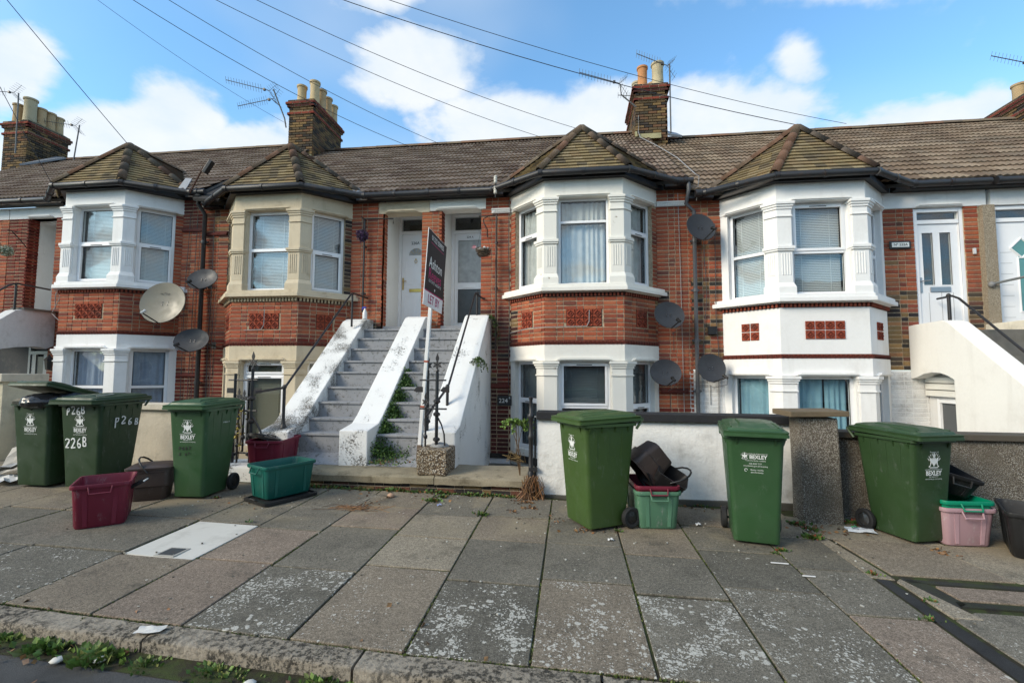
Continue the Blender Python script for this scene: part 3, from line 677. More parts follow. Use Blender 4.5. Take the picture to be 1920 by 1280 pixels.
    # pilasters on the two corners
    for q, (k1, k2, P) in enumerate(((1, 0, B), (1, 2, C))):
        u1 = U[1] if q == 0 else -U[1]; u2 = -U[0] if q == 0 else U[2]; n1 = U[1].cross(UP); n2 = U[k2].cross(UP)
        for zz0, zz1, low in ((3.11, 4.66, 0), (.78, 1.79, 1)):
            m = MB(); CP = lambda d, e=0: corner_poly((P.x, P.y), (u1.x, u1.y), (n1.x, n1.y), .225 + e, (u2.x, u2.y), (n2.x, n2.y), .19 + e, d)
            lv = [(zz0, zz0 + .12, .075, .02), (zz0 + .12, zz0 + .20, .075, .02, .04), (zz0 + .20, zz1 - .26, .035, -.012)] if not low else [(zz0, zz0 + .05, .08, .02), (zz0 + .05, zz1 - .26, .035, -.012)]
            lv += [(zz1 - .26, zz1 - .235, .055, .0), (zz1 - .235, zz1 - .13, .038, -.008), (zz1 - .13, zz1 - .09, .055, .0), (zz1 - .09, zz1 - .055, .072, .015), (zz1 - .055, zz1 - .01, .09, .03)]
            if not low: lv += [(zz0 + .72, zz0 + .75, .06, .012), (zz0 + .75, zz0 + .80, .075, .022)]
            for t in lv:
                p0 = CP(t[2], t[3]); top = CP(t[4], -.01) if len(t) > 4 else None
                if q == 0: p0 = p0[::-1]; top = top[::-1] if top else None
                m.prism(p0, z(t[0]), z(t[1]), c, top)
            if not low:  # flutes
                for uu, nn, w in ((u1, n1, .21), (u2, n2, .175)):
                    for i in range(4):
                        x = .03 + (w - .05) * (i + .5) / 4 ; pp = P + uu * x + nn * .034; m.T = frame(pp, uu, nn); m.box((-.009, 0, z(zz0 + .32)), (.009, .010, z(zz0 + .68)), c); m.T = None
            m.build('pilaster', st.get('pilmat', pm), H, bevel=.004)
    # ---- windows
    wn = st['win']
    for k, (a, b) in enumerate(faces):
        o0, o1 = op[k]; up, lo = wn[k]
        if up: window(H, a + U[k] * o0 + UP * z(zw0), U[k], o1 - o0, zw1 - zw0, **up)
        if lo: window(H, a + U[k] * o0 + UP * z(lw0), U[k], o1 - o0, lw1 - lw0, **lo)
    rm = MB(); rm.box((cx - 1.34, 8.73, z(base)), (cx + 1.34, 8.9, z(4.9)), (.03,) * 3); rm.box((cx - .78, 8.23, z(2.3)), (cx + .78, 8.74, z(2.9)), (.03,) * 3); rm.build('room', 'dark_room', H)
    # ---- lintel over the porch, ridge of render between houses
    if st.get('lintel'):
        a, b, l0, l1 = st['lintel']; x0, w = xr(a, b); m = MB(); m.box((x0, YW - .02, z(l0)), (x0 + w, YW + .2, z(l1)), paint)
        if st.get('lintel_hood'): h0, h1 = st['lintel_hood']; hx, hw = xr(h0, h1); hood(m, (hx, YW - .02, z(l0 + .01)), UA, hw, paint)
        m.build('lintel', pm, H)
    # ---- roof
    x0, x1 = sorted((X(party), X(3.0))); x0, x1 = st.get('span', (x0, x1)); nx = round((x1 - x0) / .327); w = (x1 - x0) / nx; ng = 16; g = SLOPE / ng
    dk_ = MB(); v = Vector((0, cos(PITCH), sin(PITCH))); nr = Vector((0, -sin(PITCH), cos(PITCH)))
    dk_.ext([(x0, 8.52, z(5.07)), (x1, 8.52, z(5.07)), (x1, 13.1, z(5.07 + 4.58 * math.tan(PITCH))), (x0, 13.1, z(5.07 + 4.58 * math.tan(PITCH)))], -nr * .06, (.05, .045, .04))
    dk_.ext([(x0, 13.1, z(8.3)), (x1, 13.1, z(8.3)), (x1, 17.6, z(5.1)), (x0, 17.6, z(5.1))], (0, -.05, -.06), (.05, .045, .04))
    rf = dk_.build('roof', 'rooftile', H); cols = st.get('rcol', RCOL); n_ = 0
    for j in range(ng):
        for i in range(nx):
            xm = x0 + (i + .5) * w; yy = 8.5 + (j + .5) * g * cos(PITCH)
            lim = max(0, 1.5 * (1 - max(0, yy - 8.5) / 1.6)) - .30       # under the bay roof
            if abs(xm - cx) < lim and yy < 10: continue
            p = Vector((x0 + i * w, 8.5, z(5.1))) + v * (j * g) + nr * R.uniform(0, .006)
            link('roof_tile', roof_tile(R.choice(cols), round(w, 4), round(g, 3)), rf, mw=frame(p, (1, R.uniform(-.006, .006), 0), v, nr))
    run_ridge(rf, (x0, 13.1, z(8.345)), (x1, 13.1, z(8.345)), .45, R, .10, .02)
    # ---- bay roof
    e = bay_pts(cx, .17, 8.60); ez = z(5.09); AP = Vector((cx, 8.66, z(6.22))); RB = Vector((cx, 10.15, z(6.22)))
    E_ = [Vector((p[0], p[1], ez)) for p in e]; bd = MB()
    polys = [[E_[1], E_[2], AP], [E_[0], E_[1], AP], [E_[2], E_[3], AP]]
    sides = [[E_[3], RB, AP], [E_[0], AP, RB]]
    for P in polys + sides: bd.face(P, (.06, .05, .04))
    bf = bd.build('bay_roof', 'rooftile', H, recalc=False); pts = [plain_tile(c_) for c_ in PCOL]
    for P in polys: tri_tiles(P, .098, .168, bf, pts, 'plain_tile', R, .003)
    sd = [plain_tile(c_) for c_ in GCOL]
    for P in sides: tri_tiles(P, .14, .20, bf, sd, 'plain_tile', R, .003)
    for a in E_: 
        d = (AP - a); run_ridge(bf, a - d.normalized() * .02 + UP * .0, AP + UP * .01, .33, R, .078, .012)
    run_ridge(bf, AP, RB, .4, R, .08, .01)
    # ---- gutters
    gp = bay_pts(cx, .205, 8.46); gz = z(5.035)
    fs = MB(); bay_band(fs, cx, .10, .14, z(4.975), z(5.06), (.02, .02, .022)); fs.box((x0, 8.55, z(4.985)), (cx - 1.5, 8.69, z(5.075)), (.02, .02, .022)); fs.box((cx + 1.5, 8.55, z(4.985)), (x1, 8.69, z(5.075)), (.02, .02, .022)); fs.build('fascia', 'iron', H)
    e0, e1 = st.get('gut', (x0, x1))
    gutter(H, [(e0, 8.44, gz), (gp[0][0] - .05, 8.44, gz), (gp[1][0], gp[1][1], gz), (gp[2][0], gp[2][1], gz), (gp[3][0] + .05, 8.44, gz), (e1, 8.44, gz)])
    return H, br
def porch(H, x0, x1, z0, z1, depth, paint, floor=(.25, .26, .28), brick_edge=None, br=None, pal=0):
    """recess behind the porch opening: side walls, ceiling, floor and a back wall left open for the door"""
    m = MB(); y1 = YW + depth; t = .12
    m.box((x0 - t, YW + .13, z0 - .2), (x0, y1, z1), paint); m.box((x1, YW + .13, z0 - .2), (x1 + t, y1, z1), paint)
    m.box((x0 - t, YW + .02, z1), (x1 + t, y1 + .1, z1 + .1), paint); m.box((x0 - t, YW, z0 - .35), (x1 + t, y1 + .1, z0 - .02), floor)
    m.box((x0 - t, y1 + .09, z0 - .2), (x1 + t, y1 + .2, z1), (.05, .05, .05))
    return m.build('porch_recess', 'render', H)
def chimney(H, x0, x1, y0, y1, z0, z1, pots, capc=(.20, .17, .12), red=True):
    br = Bricks(); hb = z1 - z0 - .42
    def ring(e, za, zb, pal, depth=.012):
        for O, u, w in (((x0 - e, y0 - e, za), (1, 0, 0), x1 - x0 + 2 * e), ((x1 + e, y0 - e, za), (0, 1, 0), y1 - y0 + 2 * e), ((x0 - e, y1 + e, za), (0, -1, 0), y1 - y0 + 2 * e)):
            br.wall(O, u, w, zb - za, pal, thick=.1, depth=depth, bond=0)
    z_ = z0; ring(0, z0, z0 + hb, 8); k = z0 + round(hb / CRS) * CRS
    ring(.04, k, k + CRS, 2 if red else 5); ring(.0, k + CRS, k + 3 * CRS, 8); ring(.045, k + 3 * CRS, k + 4 * CRS, 3 if red else 5); ring(.08, k + 4 * CRS, k + 5 * CRS, 2 if red else 5); ring(.03, k + 5 * CRS, k + 6 * CRS, 5)
    top = k + 6 * CRS; br.back.box((x0, y0, z0 - .8), (x1, y1, top - .01), (.2, .18, .15)); br.back.box((x0 - .02, y0 - .02, top - .03), (x1 + .02, y1 + .02, top - .004), (.2, .18, .15))
    ch = br.finish(H, 'chimney', 300, 'brickwork')
    m = MB(); m.loft([[(x0 - .02, y0 - .02, top), (x1 + .02, y0 - .02, top), (x1 + .02, y1 + .02, top), (x0 - .02, y1 + .02, top)], [(x0 + .12, y0 + .15, top + .10), (x1 - .12, y0 + .15, top + .10), (x1 - .12, y1 - .15, top + .10), (x0 + .12, y1 - .15, top + .10)]], capc)
    m.build('flaunching', 'stone', ch)
    for px, py, ph, r, c in pots:
        m = MB(); m.lathe([(r * 1.05, 0), (r, .05), (r * .93, ph * .5), (r * .97, ph - .07), (r * 1.13, ph - .05), (r * 1.13, ph), (r * .85, ph), (r * .8, ph - .15)], 16, c, (px, py, top + .05)); m.build('chimney_pot', 'stone', ch, auto=40)
    return ch
# ================================================================== the five houses
WHT = (.80, .80, .79); CRM = (.60, .51, .37); WRM = (.80, .775, .71); WH4 = (.83, .82, .80)
mat_attr('stone_paint', .85, .12, 2.2, 60, (.30, .23, .14), .4, .45, .006, .2, streak=.3)
def wkw(**k): return k
def palH3(p):
    zz, xx = p.z, p.x
    if xx < -1.05: return 3 if zz < 1.25 else (random.Random(int(zz * 50 + xx * 77)).choice([3, 5, 2]) if zz < 2.75 else 0)
    if 1.4 < xx and 2.6 < zz < 3.05 and xx < 1.7: return 5
    return 0 if zz > .9 else 2
def palH2(p):
    if p.x > -4.4: return 5 if p.z < 2.5 else 0
    return 2 if p.z < 2.2 else (6 if p.z > 4.2 else 0)
def palH1(p): return 2 if p.z < 1.6 else (0 if p.z < 4.6 else 2)
def palH4(p):
    r = random.Random(int(p.z * 131 + p.x * 57))
    if p.x > 5 : return (r.choice([6, 0, 0, 1]) if p.z > 2.95 else r.choice([5, 5, 4, 6]) if p.z > 2.3 else r.choice([4, 5, 4]))
    return r.choice([0, 6, 6]) if p.z > 3.3 else r.choice([6, 4, 6])
H1, b1 = house(-9.5, -1, .24, dict(label='brick terraced house with white bay, big grey satellite dish on its wall', pal=palH1, paint=WHT, pmat='render', pier=(1.355, 1.75), middle=(2.45, 2.95), midpal=2,
    span=(-12.47, -7.60), lintel=(1.58, 2.95, 4.72, 4.97), lintel_hood=(1.85, 2.4), jambpal=0, gut=(-12.47, -7.45),
    win=[(wkw(transom=.92, back='slat_blind_grey'), wkw(transom=.83, back='net_curtain_slate')), (wkw(transom=.82, back='slat_blind_grey', back2='slat_blind_grey', sash=('b',)), wkw(transom=.83, back='net_curtain_slate')), (wkw(transom=.82, back='slat_blind_grey', sash=('b',)), wkw(transom=.83, back='net_curtain_slate'))]))
H2, b2 = house(-5.72, 1, 0, dict(label='brick terraced house with cream stone bay and white panelled door', pal=palH2, paint=CRM, pmat='stone_paint', pier=(1.355, 2.05), span=(-7.60, -2.74),
    lintel=(1.93, 2.975, 4.74, 4.97), lintel_hood=(2.12, 2.7), jambpal=5, dent=(.50, .42, .28), gut=(-7.45, -2.74),
    win=[(wkw(transom=.80, back='slat_blind_grey'), wkw(transom=1.3, back='slat_blind_olive')), (wkw(transom=.80, back='slat_blind_grey', fr=.06), wkw(transom=1.32, back='slat_blind_olive', sash=('t', 'b'))), (wkw(transom=.80, back='slat_blind_grey', back2='slat_blind_grey', sash=('b',)), wkw(transom=1.3, back='slat_blind_olive'))]))
H3, b3 = house(.235, -1, 0, dict(label='brick terraced house with peeling white bay, net curtains and frosted front door', pal=palH3, paint=WRM, pmat='render', pilmat='flake', pier=(1.355, 1.945), middle=(2.735, 3.135), midpal=1,
    span=(-2.74, 2.13), party=-1.96, lintel=(1.855, 2.975, 4.76, 4.97), lintel_hood=(2.05, 2.8), jambpal=0, gut=(-2.74, 2.2),
    win=[(wkw(transom=1.0, back='net_curtain_white', sash=('b',)), wkw(transom=.9, back='slat_blind_dark', sash=('b',))), (wkw(transom=1.13, back='net_curtain_white', fr=.045), wkw(transom=.80, back='slat_blind_dark', back2='slat_blind_dark', sash=('t',))), (wkw(transom=1.0, back='net_curtain_white', sash=('b',)), wkw(transom=.82, back='slat_blind_dark', sash=('b',)))]))
H4, b4 = house(4.08, 1, -.24, dict(label='terraced house with clean white bay and terracotta tile panels, light blue curtains below', pal=palH4, paint=WH4, pmat='render', pier=(1.355, 1.84), pier2=(2.63, 2.86), flush=True, rcol=RCOL2,
    span=(2.13, 7.05), lintel=(1.355, 2.97, 4.70, 4.975), lintel_hood=(1.92, 2.55), jamb='paint', panel_brick=False, brick_from=1.89, gut=(2.25, 6.95),
    win=[(wkw(transom=.76, back='slat_blind_white'), wkw(back='cur_curtain_blue')), (wkw(transom=.72, back='slat_blind_white', sash=('t',)), wkw(transom=.45, back='cur_curtain_blue')), (wkw(transom=.72, back='slat_blind_white'), wkw(back='cur_curtain_blue'))]))
H5, b5 = house(9.97, -1, -.24, dict(label='white fronted terraced house at the right edge, door with diamond pane', pal=0, paint=WH4, pmat='render', pier=(1.355, 1.92), rcol=RCOL2, span=(7.05, 11.92),
    lintel=(1.355, 2.85, 4.70, 4.975), brick_from=1.89, gut=(7.05, 11.9),
    win=[(wkw(transom=.8, back='slat_blind_white'), None), (wkw(transom=.8, back='slat_blind_white'), None), (wkw(transom=.8, back='slat_blind_white'), None)]))
H0, b0 = house(-15.44, 1, .24, dict(label='terraced house at the far left edge, with a stack of buff chimney pots', pal=0, paint=WHT, pmat='render', pier=(1.355, 2.0), middle=(2.45, 2.97), midpal=0, span=(-17.36, -12.47),
    lintel=(1.8, 2.97, 4.72, 4.97), gut=(-17.3, -12.47),
    win=[(wkw(transom=.8, back='slat_blind_white'), None), (wkw(transom=.8, back='slat_blind_white'), None), (wkw(transom=.8, back='slat_blind_white'), None)]))
# brick returns of the piers beside each porch
for br, x, z0, w, p in ((b1, -11.95, 2.8, .2, 2), (b2, -3.67, 2.42, .13, 0), (b3, -2.5, 2.42, .2, 2)):
    br.wall((x, YW, z0), (0, 1, 0), w, 4.98 - z0, p, thick=.05)
for br, H in ((b1, H1), (b2, H2), (b3, H3), (b4, H4), (b5, H5), (b0, H0)): br.finish(H)
# painted brick below the tiled course of the fourth house
lb = Bricks()
for x0, w in ((2.13, .595), (5.435, 1.7)): lb.wall((x0, YW, -.35), (1, 0, 0), w, 1.99, 7, depth=.007)
w_ = lb.finish(H4, 'painted_wall', 90, 'painted_brickwork'); w_.data.materials[0] = M['render']
for p in w_.data.attributes['col'].data: p.color = (*WH4, 1)
# porches and doors
porch(H1, -11.95, -11.25, 2.75, 4.96, .85, (.70, .70, .69)); porch(H0, -13.6, -12.99, 2.75, 4.96, .85, (.70, .70, .69))
porch(H2, -3.67, -2.90, 2.50, 4.97, .80, (.76, .75, .72)); porch(H3, -2.50, -1.71, 2.50, 4.97, .80, (.77, .77, .76))
PV = (.84, .84, .85)
def door(H, x0, x1, z0, z1, y, tz, kind, label=None):
    """front door in its frame: tz = height of the bar under the top light"""
    f = .065; m = MB(); w = x1 - x0
    m.box((x0, y - .03, z0), (x0 + f, y + .05, z1), PV); m.box((x1 - f, y - .03, z0), (x1, y + .05, z1), PV); m.box((x0 + f, y - .03, z1 - f), (x1 - f, y + .05, z1), PV)
    m.box((x0 + f, y - .03, tz), (x1 - f, y + .05, tz + .07), PV); m.box((x0 + f, y - .045, z0), (x1 - f, y + .05, z0 + .04), PV)
    D = m.build('door', 'pvc', H, bevel=.004, label=label)
    p = MB(); p.box((x0 + f, y + .012, tz + .07), (x1 - f, y + .018, z1 - f)); p.build('fanlight', 'glass', D); p = MB(); p.box((x0 + f, y + .10, tz), (x1 - f, y + .12, z1)); p.build('dark_hall', 'dark_room', D)
    a0, a1, b0, b1_ = x0 + f + .004, x1 - f - .004, z0 + .044, tz - .004; lw = a1 - a0; lh = b1_ - b0; L = MB()
    def pane(u0, u1, v0, v1, mat, yy=.0):
        q = MB(); q.box((a0 + u0 * lw, y + yy, b0 + v0 * lh), (a0 + u1 * lw, y + yy + .006, b0 + v1 * lh)); q.build('pane', mat, D)
    def rim(u0, u1, v0, v1, t=.018, o=.012):
        xa, xb, za, zb = a0 + u0 * lw, a0 + u1 * lw, b0 + v0 * lh, b0 + v1 * lh
        for A_, B_ in (((xa - t, y - o, za - t), (xb + t, y + .01, za)), ((xa - t, y - o, zb), (xb + t, y + .01, zb + t)), ((xa - t, y - o, za), (xa, y + .01, zb)), ((xb, y - o, za), (xb + t, y + .01, zb))): L.box(A_, B_, PV)
    def leaf(holes):
        xs = sorted({0, 1} | {h for q in holes for h in q[:2]}); zs = sorted({0, 1} | {h for q in holes for h in q[2:]})
        for i in range(len(xs) - 1):
            for j in range(len(zs) - 1):
                cx, cz = (xs[i] + xs[i + 1]) / 2, (zs[j] + zs[j + 1]) / 2
                if any(q[0] < cx < q[1] and q[2] < cz < q[3] for q in holes): continue
                L.box((a0 + xs[i] * lw, y - .004, b0 + zs[j] * lh), (a0 + xs[i + 1] * lw, y + .035, b0 + zs[j + 1] * lh), PV)
    if kind == 'panel':
        leaf([]); 
        for q in ((.12, .43, .07, .33), (.57, .88, .07, .33), (.12, .43, .46, .72), (.57, .88, .46, .72)): rim(*q, .012, .010)
        c = Vector((a0 + .5 * lw, y - .006, b0 + .77 * lh)); r = .17; n = 14
        P = [(c.x + r * cos(pi * k / n), c.y, c.z + r * sin(pi * k / n)) for k in range(n + 1)]
        g = MB(); g.ext(P, (0, .004, 0)); g.build('pane', 'frosted', D)
        for k in range(n): L.tube([P[k], P[k + 1]], .010, 5, PV)
        L.tube([P[0], P[-1]], .010, 5, PV)
        bz = MB()
        for k in (1, 2, 3, 4): t = pi * k / 5; bz.tube([c + Vector((.05 * cos(t), -.004, .05 * sin(t))), c + Vector((r * cos(t), -.004, r * sin(t)))], .003, 4)
        bz.box((a0 + .28 * lw, y - .016, b0 + .375 * lh), (a0 + .80 * lw, y - .004, b0 + .41 * lh)); kn = c + Vector((0, -.02, -.13))
        bz.tube([kn + Vector((.028 * cos(t), 0, .035 * sin(t))) for t in [2 * pi * i / 10 for i in range(11)]], .006, 5); bz.blob(kn + Vector((0, 0, .045)), (.012, .01, .02), (.5,) * 3)
        bz.box((a0 + .03 * lw, y - .014, b0 + .40 * lh), (a0 + .03 * lw + .03, y - .004, b0 + .53 * lh)); bz.tube([(a0 + .03 * lw + .015, y - .02, b0 + .49 * lh), (a0 + .03 * lw + .015, y - .05, b0 + .49 * lh), (a0 + .03 * lw + .10, y - .05, b0 + .49 * lh)], .009, 6)
        bz.build('brass_fittings', 'brass', D); text('house_number', '226A', .085, 'black_print', D, upright((c.x - .02, y - .010, b0 + .905 * lh), (1, 0, 0)), .002)
    if kind == 'frosted':
        hs = [(.11, .93, .47, .93), (.11, .93, .04, .40)]; leaf(hs)
        for q in hs: rim(*q, .010, .010); pane(*q, 'frosted' if q[2] > .4 else 'frosted_dark', .012)
        L.box((a0 + .28 * lw, y - .02, b0 + .415 * lh), (a0 + .68 * lw, y - .002, b0 + .45 * lh), (.88,) * 3)
        text('house_number', '224 A', .06, 'black_print', D, upright((a0 + .5 * lw, y - .008, b0 + .962 * lh), (1, 0, 0)), .002)
        q = MB(); q.lathe([(.02, -.07), (.035, -.04), (.03, 0), (.012, .03)], 10, (.5,) * 3, ((x0 + x1) / 2 - .05, y - .35, z1 + .02)); q.build('porch_lamp', 'frosted', D)
    if kind == 'twin':
        hs = [(.12, .38, .43, .92), (.55, .81, .43, .92)]; leaf(hs)
        for q in hs: rim(*q, .010, .008); pane(*q, 'glass', .012)
        for xx in (.22, .52, .80): L.box((a0 + xx * lw, y - .007, b0 + .02 * lh), (a0 + xx * lw + .006, y - .003, b0 + .36 * lh), (.35,) * 3)
        q = MB(); q.box((a0, y + .09, b0), (a1, y + .11, b1_)); q.build('hall_back', 'dark_room', D)
        q = MB(); q.box((a0 + .26 * lw, y - .02, b0 + .365 * lh), (a0 + .74 * lw, y - .003, b0 + .41 * lh)); q.build('letter_plate', 'steel', D)
        q = MB(); q.box((a0 + .015 * lw, y - .016, b0 + .36 * lh), (a0 + .015 * lw + .032, y - .004, b0 + .50 * lh)); q.tube([(a0 + .03, y - .02, b0 + .465 * lh), (a0 + .03, y - .05, b0 + .465 * lh), (a0 + .15, y - .05, b0 + .47 * lh)], .009, 6); q.build('handle', 'steel', D)
    if kind == 'diamond':
        leaf([]); c = Vector((a0 + .5 * lw, y - .008, b0 + .76 * lh)); r = .17
        for k in range(4):
            P = [c + Vector((r * a, 0, r * b)) for a, b in ((1, 0), (0, 1), (-1, 0), (0, -1))]; L.tube([P[k], P[(k + 1) % 4]], .016, 5, PV)
        q = MB(); q.ext([c + Vector((r * a, 0, r * b)) for a, b in ((1, 0), (0, 1), (-1, 0), (0, -1))], (0, .004, 0)); q.ext([(c.x - .05, c.y, b0 + .18 * lh), (c.x + .05, c.y, b0 + .18 * lh), (c.x + .05, c.y, c.z - r * .8), (c.x, c.y, c.z - r * 1.1), (c.x - .05, c.y, c.z - r * .8)], (0, .004, 0)); q.build('pane', 'pane_teal', D)
        P = [(c.x - .06, c.y, b0 + .17 * lh), (c.x + .06, c.y, b0 + .17 * lh), (c.x + .06, c.y, c.z - r), (c.x - .06, c.y, c.z - r)]
        for k in range(4): L.tube([P[k], P[(k + 1) % 4]], .012, 5, PV)
        for k in range(7): L.box((a0 + .06 * lw, y - .008, b0 + (.12 + .1 * k) * lh), (a0 + .3 * lw, y - .002, b0 + (.125 + .1 * k) * lh), (.6,) * 3)
    L.build('leaf', 'pvc', D, bevel=0); return D
door(H2, -3.67, -2.90, 2.50, 4.95, 9.5, 4.55, 'panel'); door(H3, -2.50, -1.71, 2.50, 4.95, 9.5, 4.53, 'frosted')
door(H4, 5.925, 6.71, 2.27, 4.45, 8.75, 4.18, 'twin'); door(H5, 7.15, 8.03, 2.27, 4.45, 8.75, 4.17, 'diamond'); door(H1, -11.95, -11.25, 2.75, 4.94, 9.55, 4.7, 'panel') ; door(H0, -13.6, -12.99, 2.75, 4.94, 9.55, 4.7, 'frosted')
m = MB(); m.box((6.943, 8.62, 2.3), (7.13, 8.84, 4.45), (.4, .33, .25)); m.build('pebbled_pier', 'pebble_cream', H4)
# basement doors seen under the left porch, and in the bay of 224B
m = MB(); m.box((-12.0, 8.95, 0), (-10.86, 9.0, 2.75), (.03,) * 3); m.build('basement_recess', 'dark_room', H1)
m = MB(); xa, xb = -11.9, -11.15
m.box((xa - .05, 8.86, .1), (xa, 8.94, 2.45), (.22, .24, .26)); m.box((xb, 8.86, .1), (xb + .05, 8.94, 2.45), (.22, .24, .26)); m.box((xa, 8.86, 1.95), (xb, 8.94, 2.02), (.22, .24, .26))
for a, b in ((xa + .02, xa + .12), (xa + .32, xa + .42), (xb - .12, xb - .02)): m.box((a, 8.88, .1), (b, 8.93, 1.95), (.25, .27, .29))
m.box((xa, 8.885, .1), (xb, 8.93, .9), (.25, .27, .29)); bd_ = m.build('basement_door', 'pvc', H1)
for a, b in ((xa + .12, xa + .32), (xa + .42, xb - .12)): q = MB(); q.box((a, 8.90, .9), (b, 8.905, 1.9)); q.build('pane', 'frosted_dark', bd_)
# small fixings on the fronts: painted string moulds, pipes
def string_mould(H, x0, x1, zc, y=YW):
    m = MB(); m.box((x0, y - .05, zc - .045), (x1, y + .0, zc + .045), (.72, .71, .68)); m.box((x0, y - .065, zc + .02), (x1, y - .05, zc + .045), (.72, .71, .68)); k = x0 + .03
    while k < x1 - .03: m.ext([(k, y - .05, zc - .03), (k + .03, y - .05, zc - .03), (k + .05, y - .05, zc + .01), (k + .02, y - .05, zc + .01)], (0, -.012, 0), (.66, .65, .62)); k += .045
    m.build('string_mould', 'render', H)
string_mould(H3, -1.50, -1.14, 4.70); string_mould(H3, 1.60, 2.10, 4.70)
for H, x0, x1, zc in ((H1, -8.13, -7.62, 4.55), (H2, -7.58, -7.10, 4.45), (H3, 1.62, 2.1, 1.25), (H1, -8.1, -7.62, 1.5), (H3, -1.66, -1.14, 1.32)):
    m = MB(); m.tube([(x0, YW - .015, zc), (x1, YW - .015, zc)], .035, 8, (.13, .035, .028)); m.box((x0, YW - .03, zc + .03), (x1, YW, zc + .06), (.12, .035, .028)); m.build('string_course', 'brick', H)
def pipe(H, pts, r=.034, col=(.02, .02, .022), n=10, name='downpipe', clips=True):
    m = MB(); m.tube(pts, r, n, col)
    for a, b in zip(pts, pts[1:]):
        a, b = Vector(a), Vector(b)
        if clips and (b - a).length > 1:
            k = int((b - a).length / 1.1) + 1
            for i in range(k): q = a + (b - a) * ((i + .6) / k); m.tube([q - UP * .03, q + UP * .03], r * 1.3, n, col); m.box((q.x - r * 1.9, q.y, q.z - .015), (q.x + r * 1.9, q.y + .05, q.z + .015), col)
    return m.build(name, 'iron', H, auto=50)
pipe(H1, [(-7.60, 8.46, 5.2), (-7.60, 8.46, 5.02), (-7.56, 8.60, 4.85), (-7.56, 8.60, .0)], .042)
pipe(H3, [(2.12, 8.44, 5.0), (2.12, 8.44, 4.86), (2.10, 8.56, 4.66), (2.06 + .18, 8.60, 4.52), (2.24, 8.60, .0)], .036, (.075, .08, .09))
pipe(H3, [(-1.40, 8.62, 4.60), (-1.40, 8.62, 1.95)], .017, (.05, .03, .025), 8); pipe(H3, [(-1.40, 8.62, 4.60), (-1.74, 8.60, 4.58)], .012, (.05, .04, .035), 6, clips=False)
pipe(H2, [(-4.05, 8.60, 4.62), (-4.05, 8.60, 2.75)], .02, (.02,) * 3, 8); pipe(H2, [(-4.07, 8.60, 4.62), (-3.45, 8.58, 4.60), (-3.45, 8.58, 4.50)], .014, (.02,) * 3, 6, clips=False)
def cable(H, pts, r=.005, col=(.03, .03, .03), seg=1, name='cable', sag=0, mat='wire'):
    P = [];
    for a, b in zip(pts, pts[1:]):
        a, b = Vector(a), Vector(b)
        for k in range(8): t = k / 8; P.append(a + (b - a) * t - UP * sag * 4 * t * (1 - t))
    P.append(Vector(pts[-1])); m = MB(); m.tube(P, r, 5, col); return m.build(name, mat, H)
yc = 8.665
for H, pts, r, mt in ((H1, [(-7.95, yc, 4.9), (-7.97, yc, 4.2), (-8.0, yc, 3.4), (-7.98, yc, .3)], .006, 'wire'), (H1, [(-7.78, yc, 4.85), (-7.80, yc, 3.0), (-7.84, yc, .3)], .006, 'wire'), (H1, [(-7.72, yc, 4.6), (-7.70, yc, 4.1), (-7.72, yc, 3.6), (-7.74, yc, .3)], .005, 'wire'),
      (H2, [(-7.40, yc, 4.75), (-7.38, yc, 3.3), (-7.42, yc, 2.2), (-7.40, yc, .2)], .007, 'wire'), (H2, [(-7.28, yc, 3.2), (-7.33, yc, 2.6), (-7.33, yc, .2)], .006, 'wire'),
      (H3, [(-1.16, yc, 4.9), (-1.17, yc, 3.9), (-1.14, yc, 3.1), (-1.16, yc, 1.0)], .006, 'wire'), (H3, [(1.98, yc, 4.9), (2.0, yc, 3.5), (2.02, yc, .4)], .006, 'grey_wire'),
      (H4, [(2.62, yc, 4.3), (2.60, yc, 2.6), (2.63, yc, 2.0), (2.60, yc, .4)], .007, 'wire'), (H4, [(2.40, yc, 4.5), (2.45, yc, 3.0), (2.36, yc, 1.9)], .006, 'wire'),
      (H3, [(-1.12, 8.63, 2.33), (-.70, 8.03, 2.36), (-.42, 7.975, 2.37), (.28, 7.985, 2.38), (.32, 7.985, 2.46), (.325, 7.985, 2.66)], .007, 'grey_wire'),
      (H2, [(-6.1, 7.985, 2.36), (-5.75, 7.985, 2.37), (-5.70, 7.985, 2.46), (-5.695, 7.985, 2.75)], .007, 'grey_wire'),
      (H1, [(-10.72, 8.5, 3.7), (-10.9, 8.5, 3.2), (-10.95, 8.55, 2.9)], .009, 'grey_wire'), (H1, [(-10.74, 8.5, 3.7), (-10.70, 8.42, 3.1), (-10.9, 8.45, 2.8), (-10.6, 8.4, 2.6)], .007, 'grey_wire')):
    cable(H, pts, r, name='cable', mat=mt)
# chimneys on the party walls
BUFF = (.42, .30, .17)
chimney(H0, -18.25, -17.35, 12.4, 13.6, 8.0, 9.65, [(-18.05, 12.6, .62, .14, (.38, .27, .15)), (-17.6, 12.6, .78, .17, (.42, .36, .24)), (-18.05, 12.9, .5, .13, BUFF), (-17.58, 12.9, .62, .14, BUFF), (-18.05, 13.2, .5, .13, (.36, .2, .1)), (-17.57, 13.17, .62, .14, BUFF), (-17.57, 13.44, .6, .13, (.45, .34, .2))], (.15, .14, .08))
chimney(H2, -8.22, -7.47, 12.3, 13.95, 7.4, 9.55, [(-8.0, 12.55, .52, .135, (.48, .36, .2)), (-7.62, 12.6, .66, .14, (.50, .38, .22)), (-7.62, 12.98, .62, .14, BUFF), (-7.62, 13.35, .60, .13, BUFF), (-7.62, 13.7, .55, .13, (.46, .35, .21)), (-8.0, 13.2, .5, .13, BUFF)])
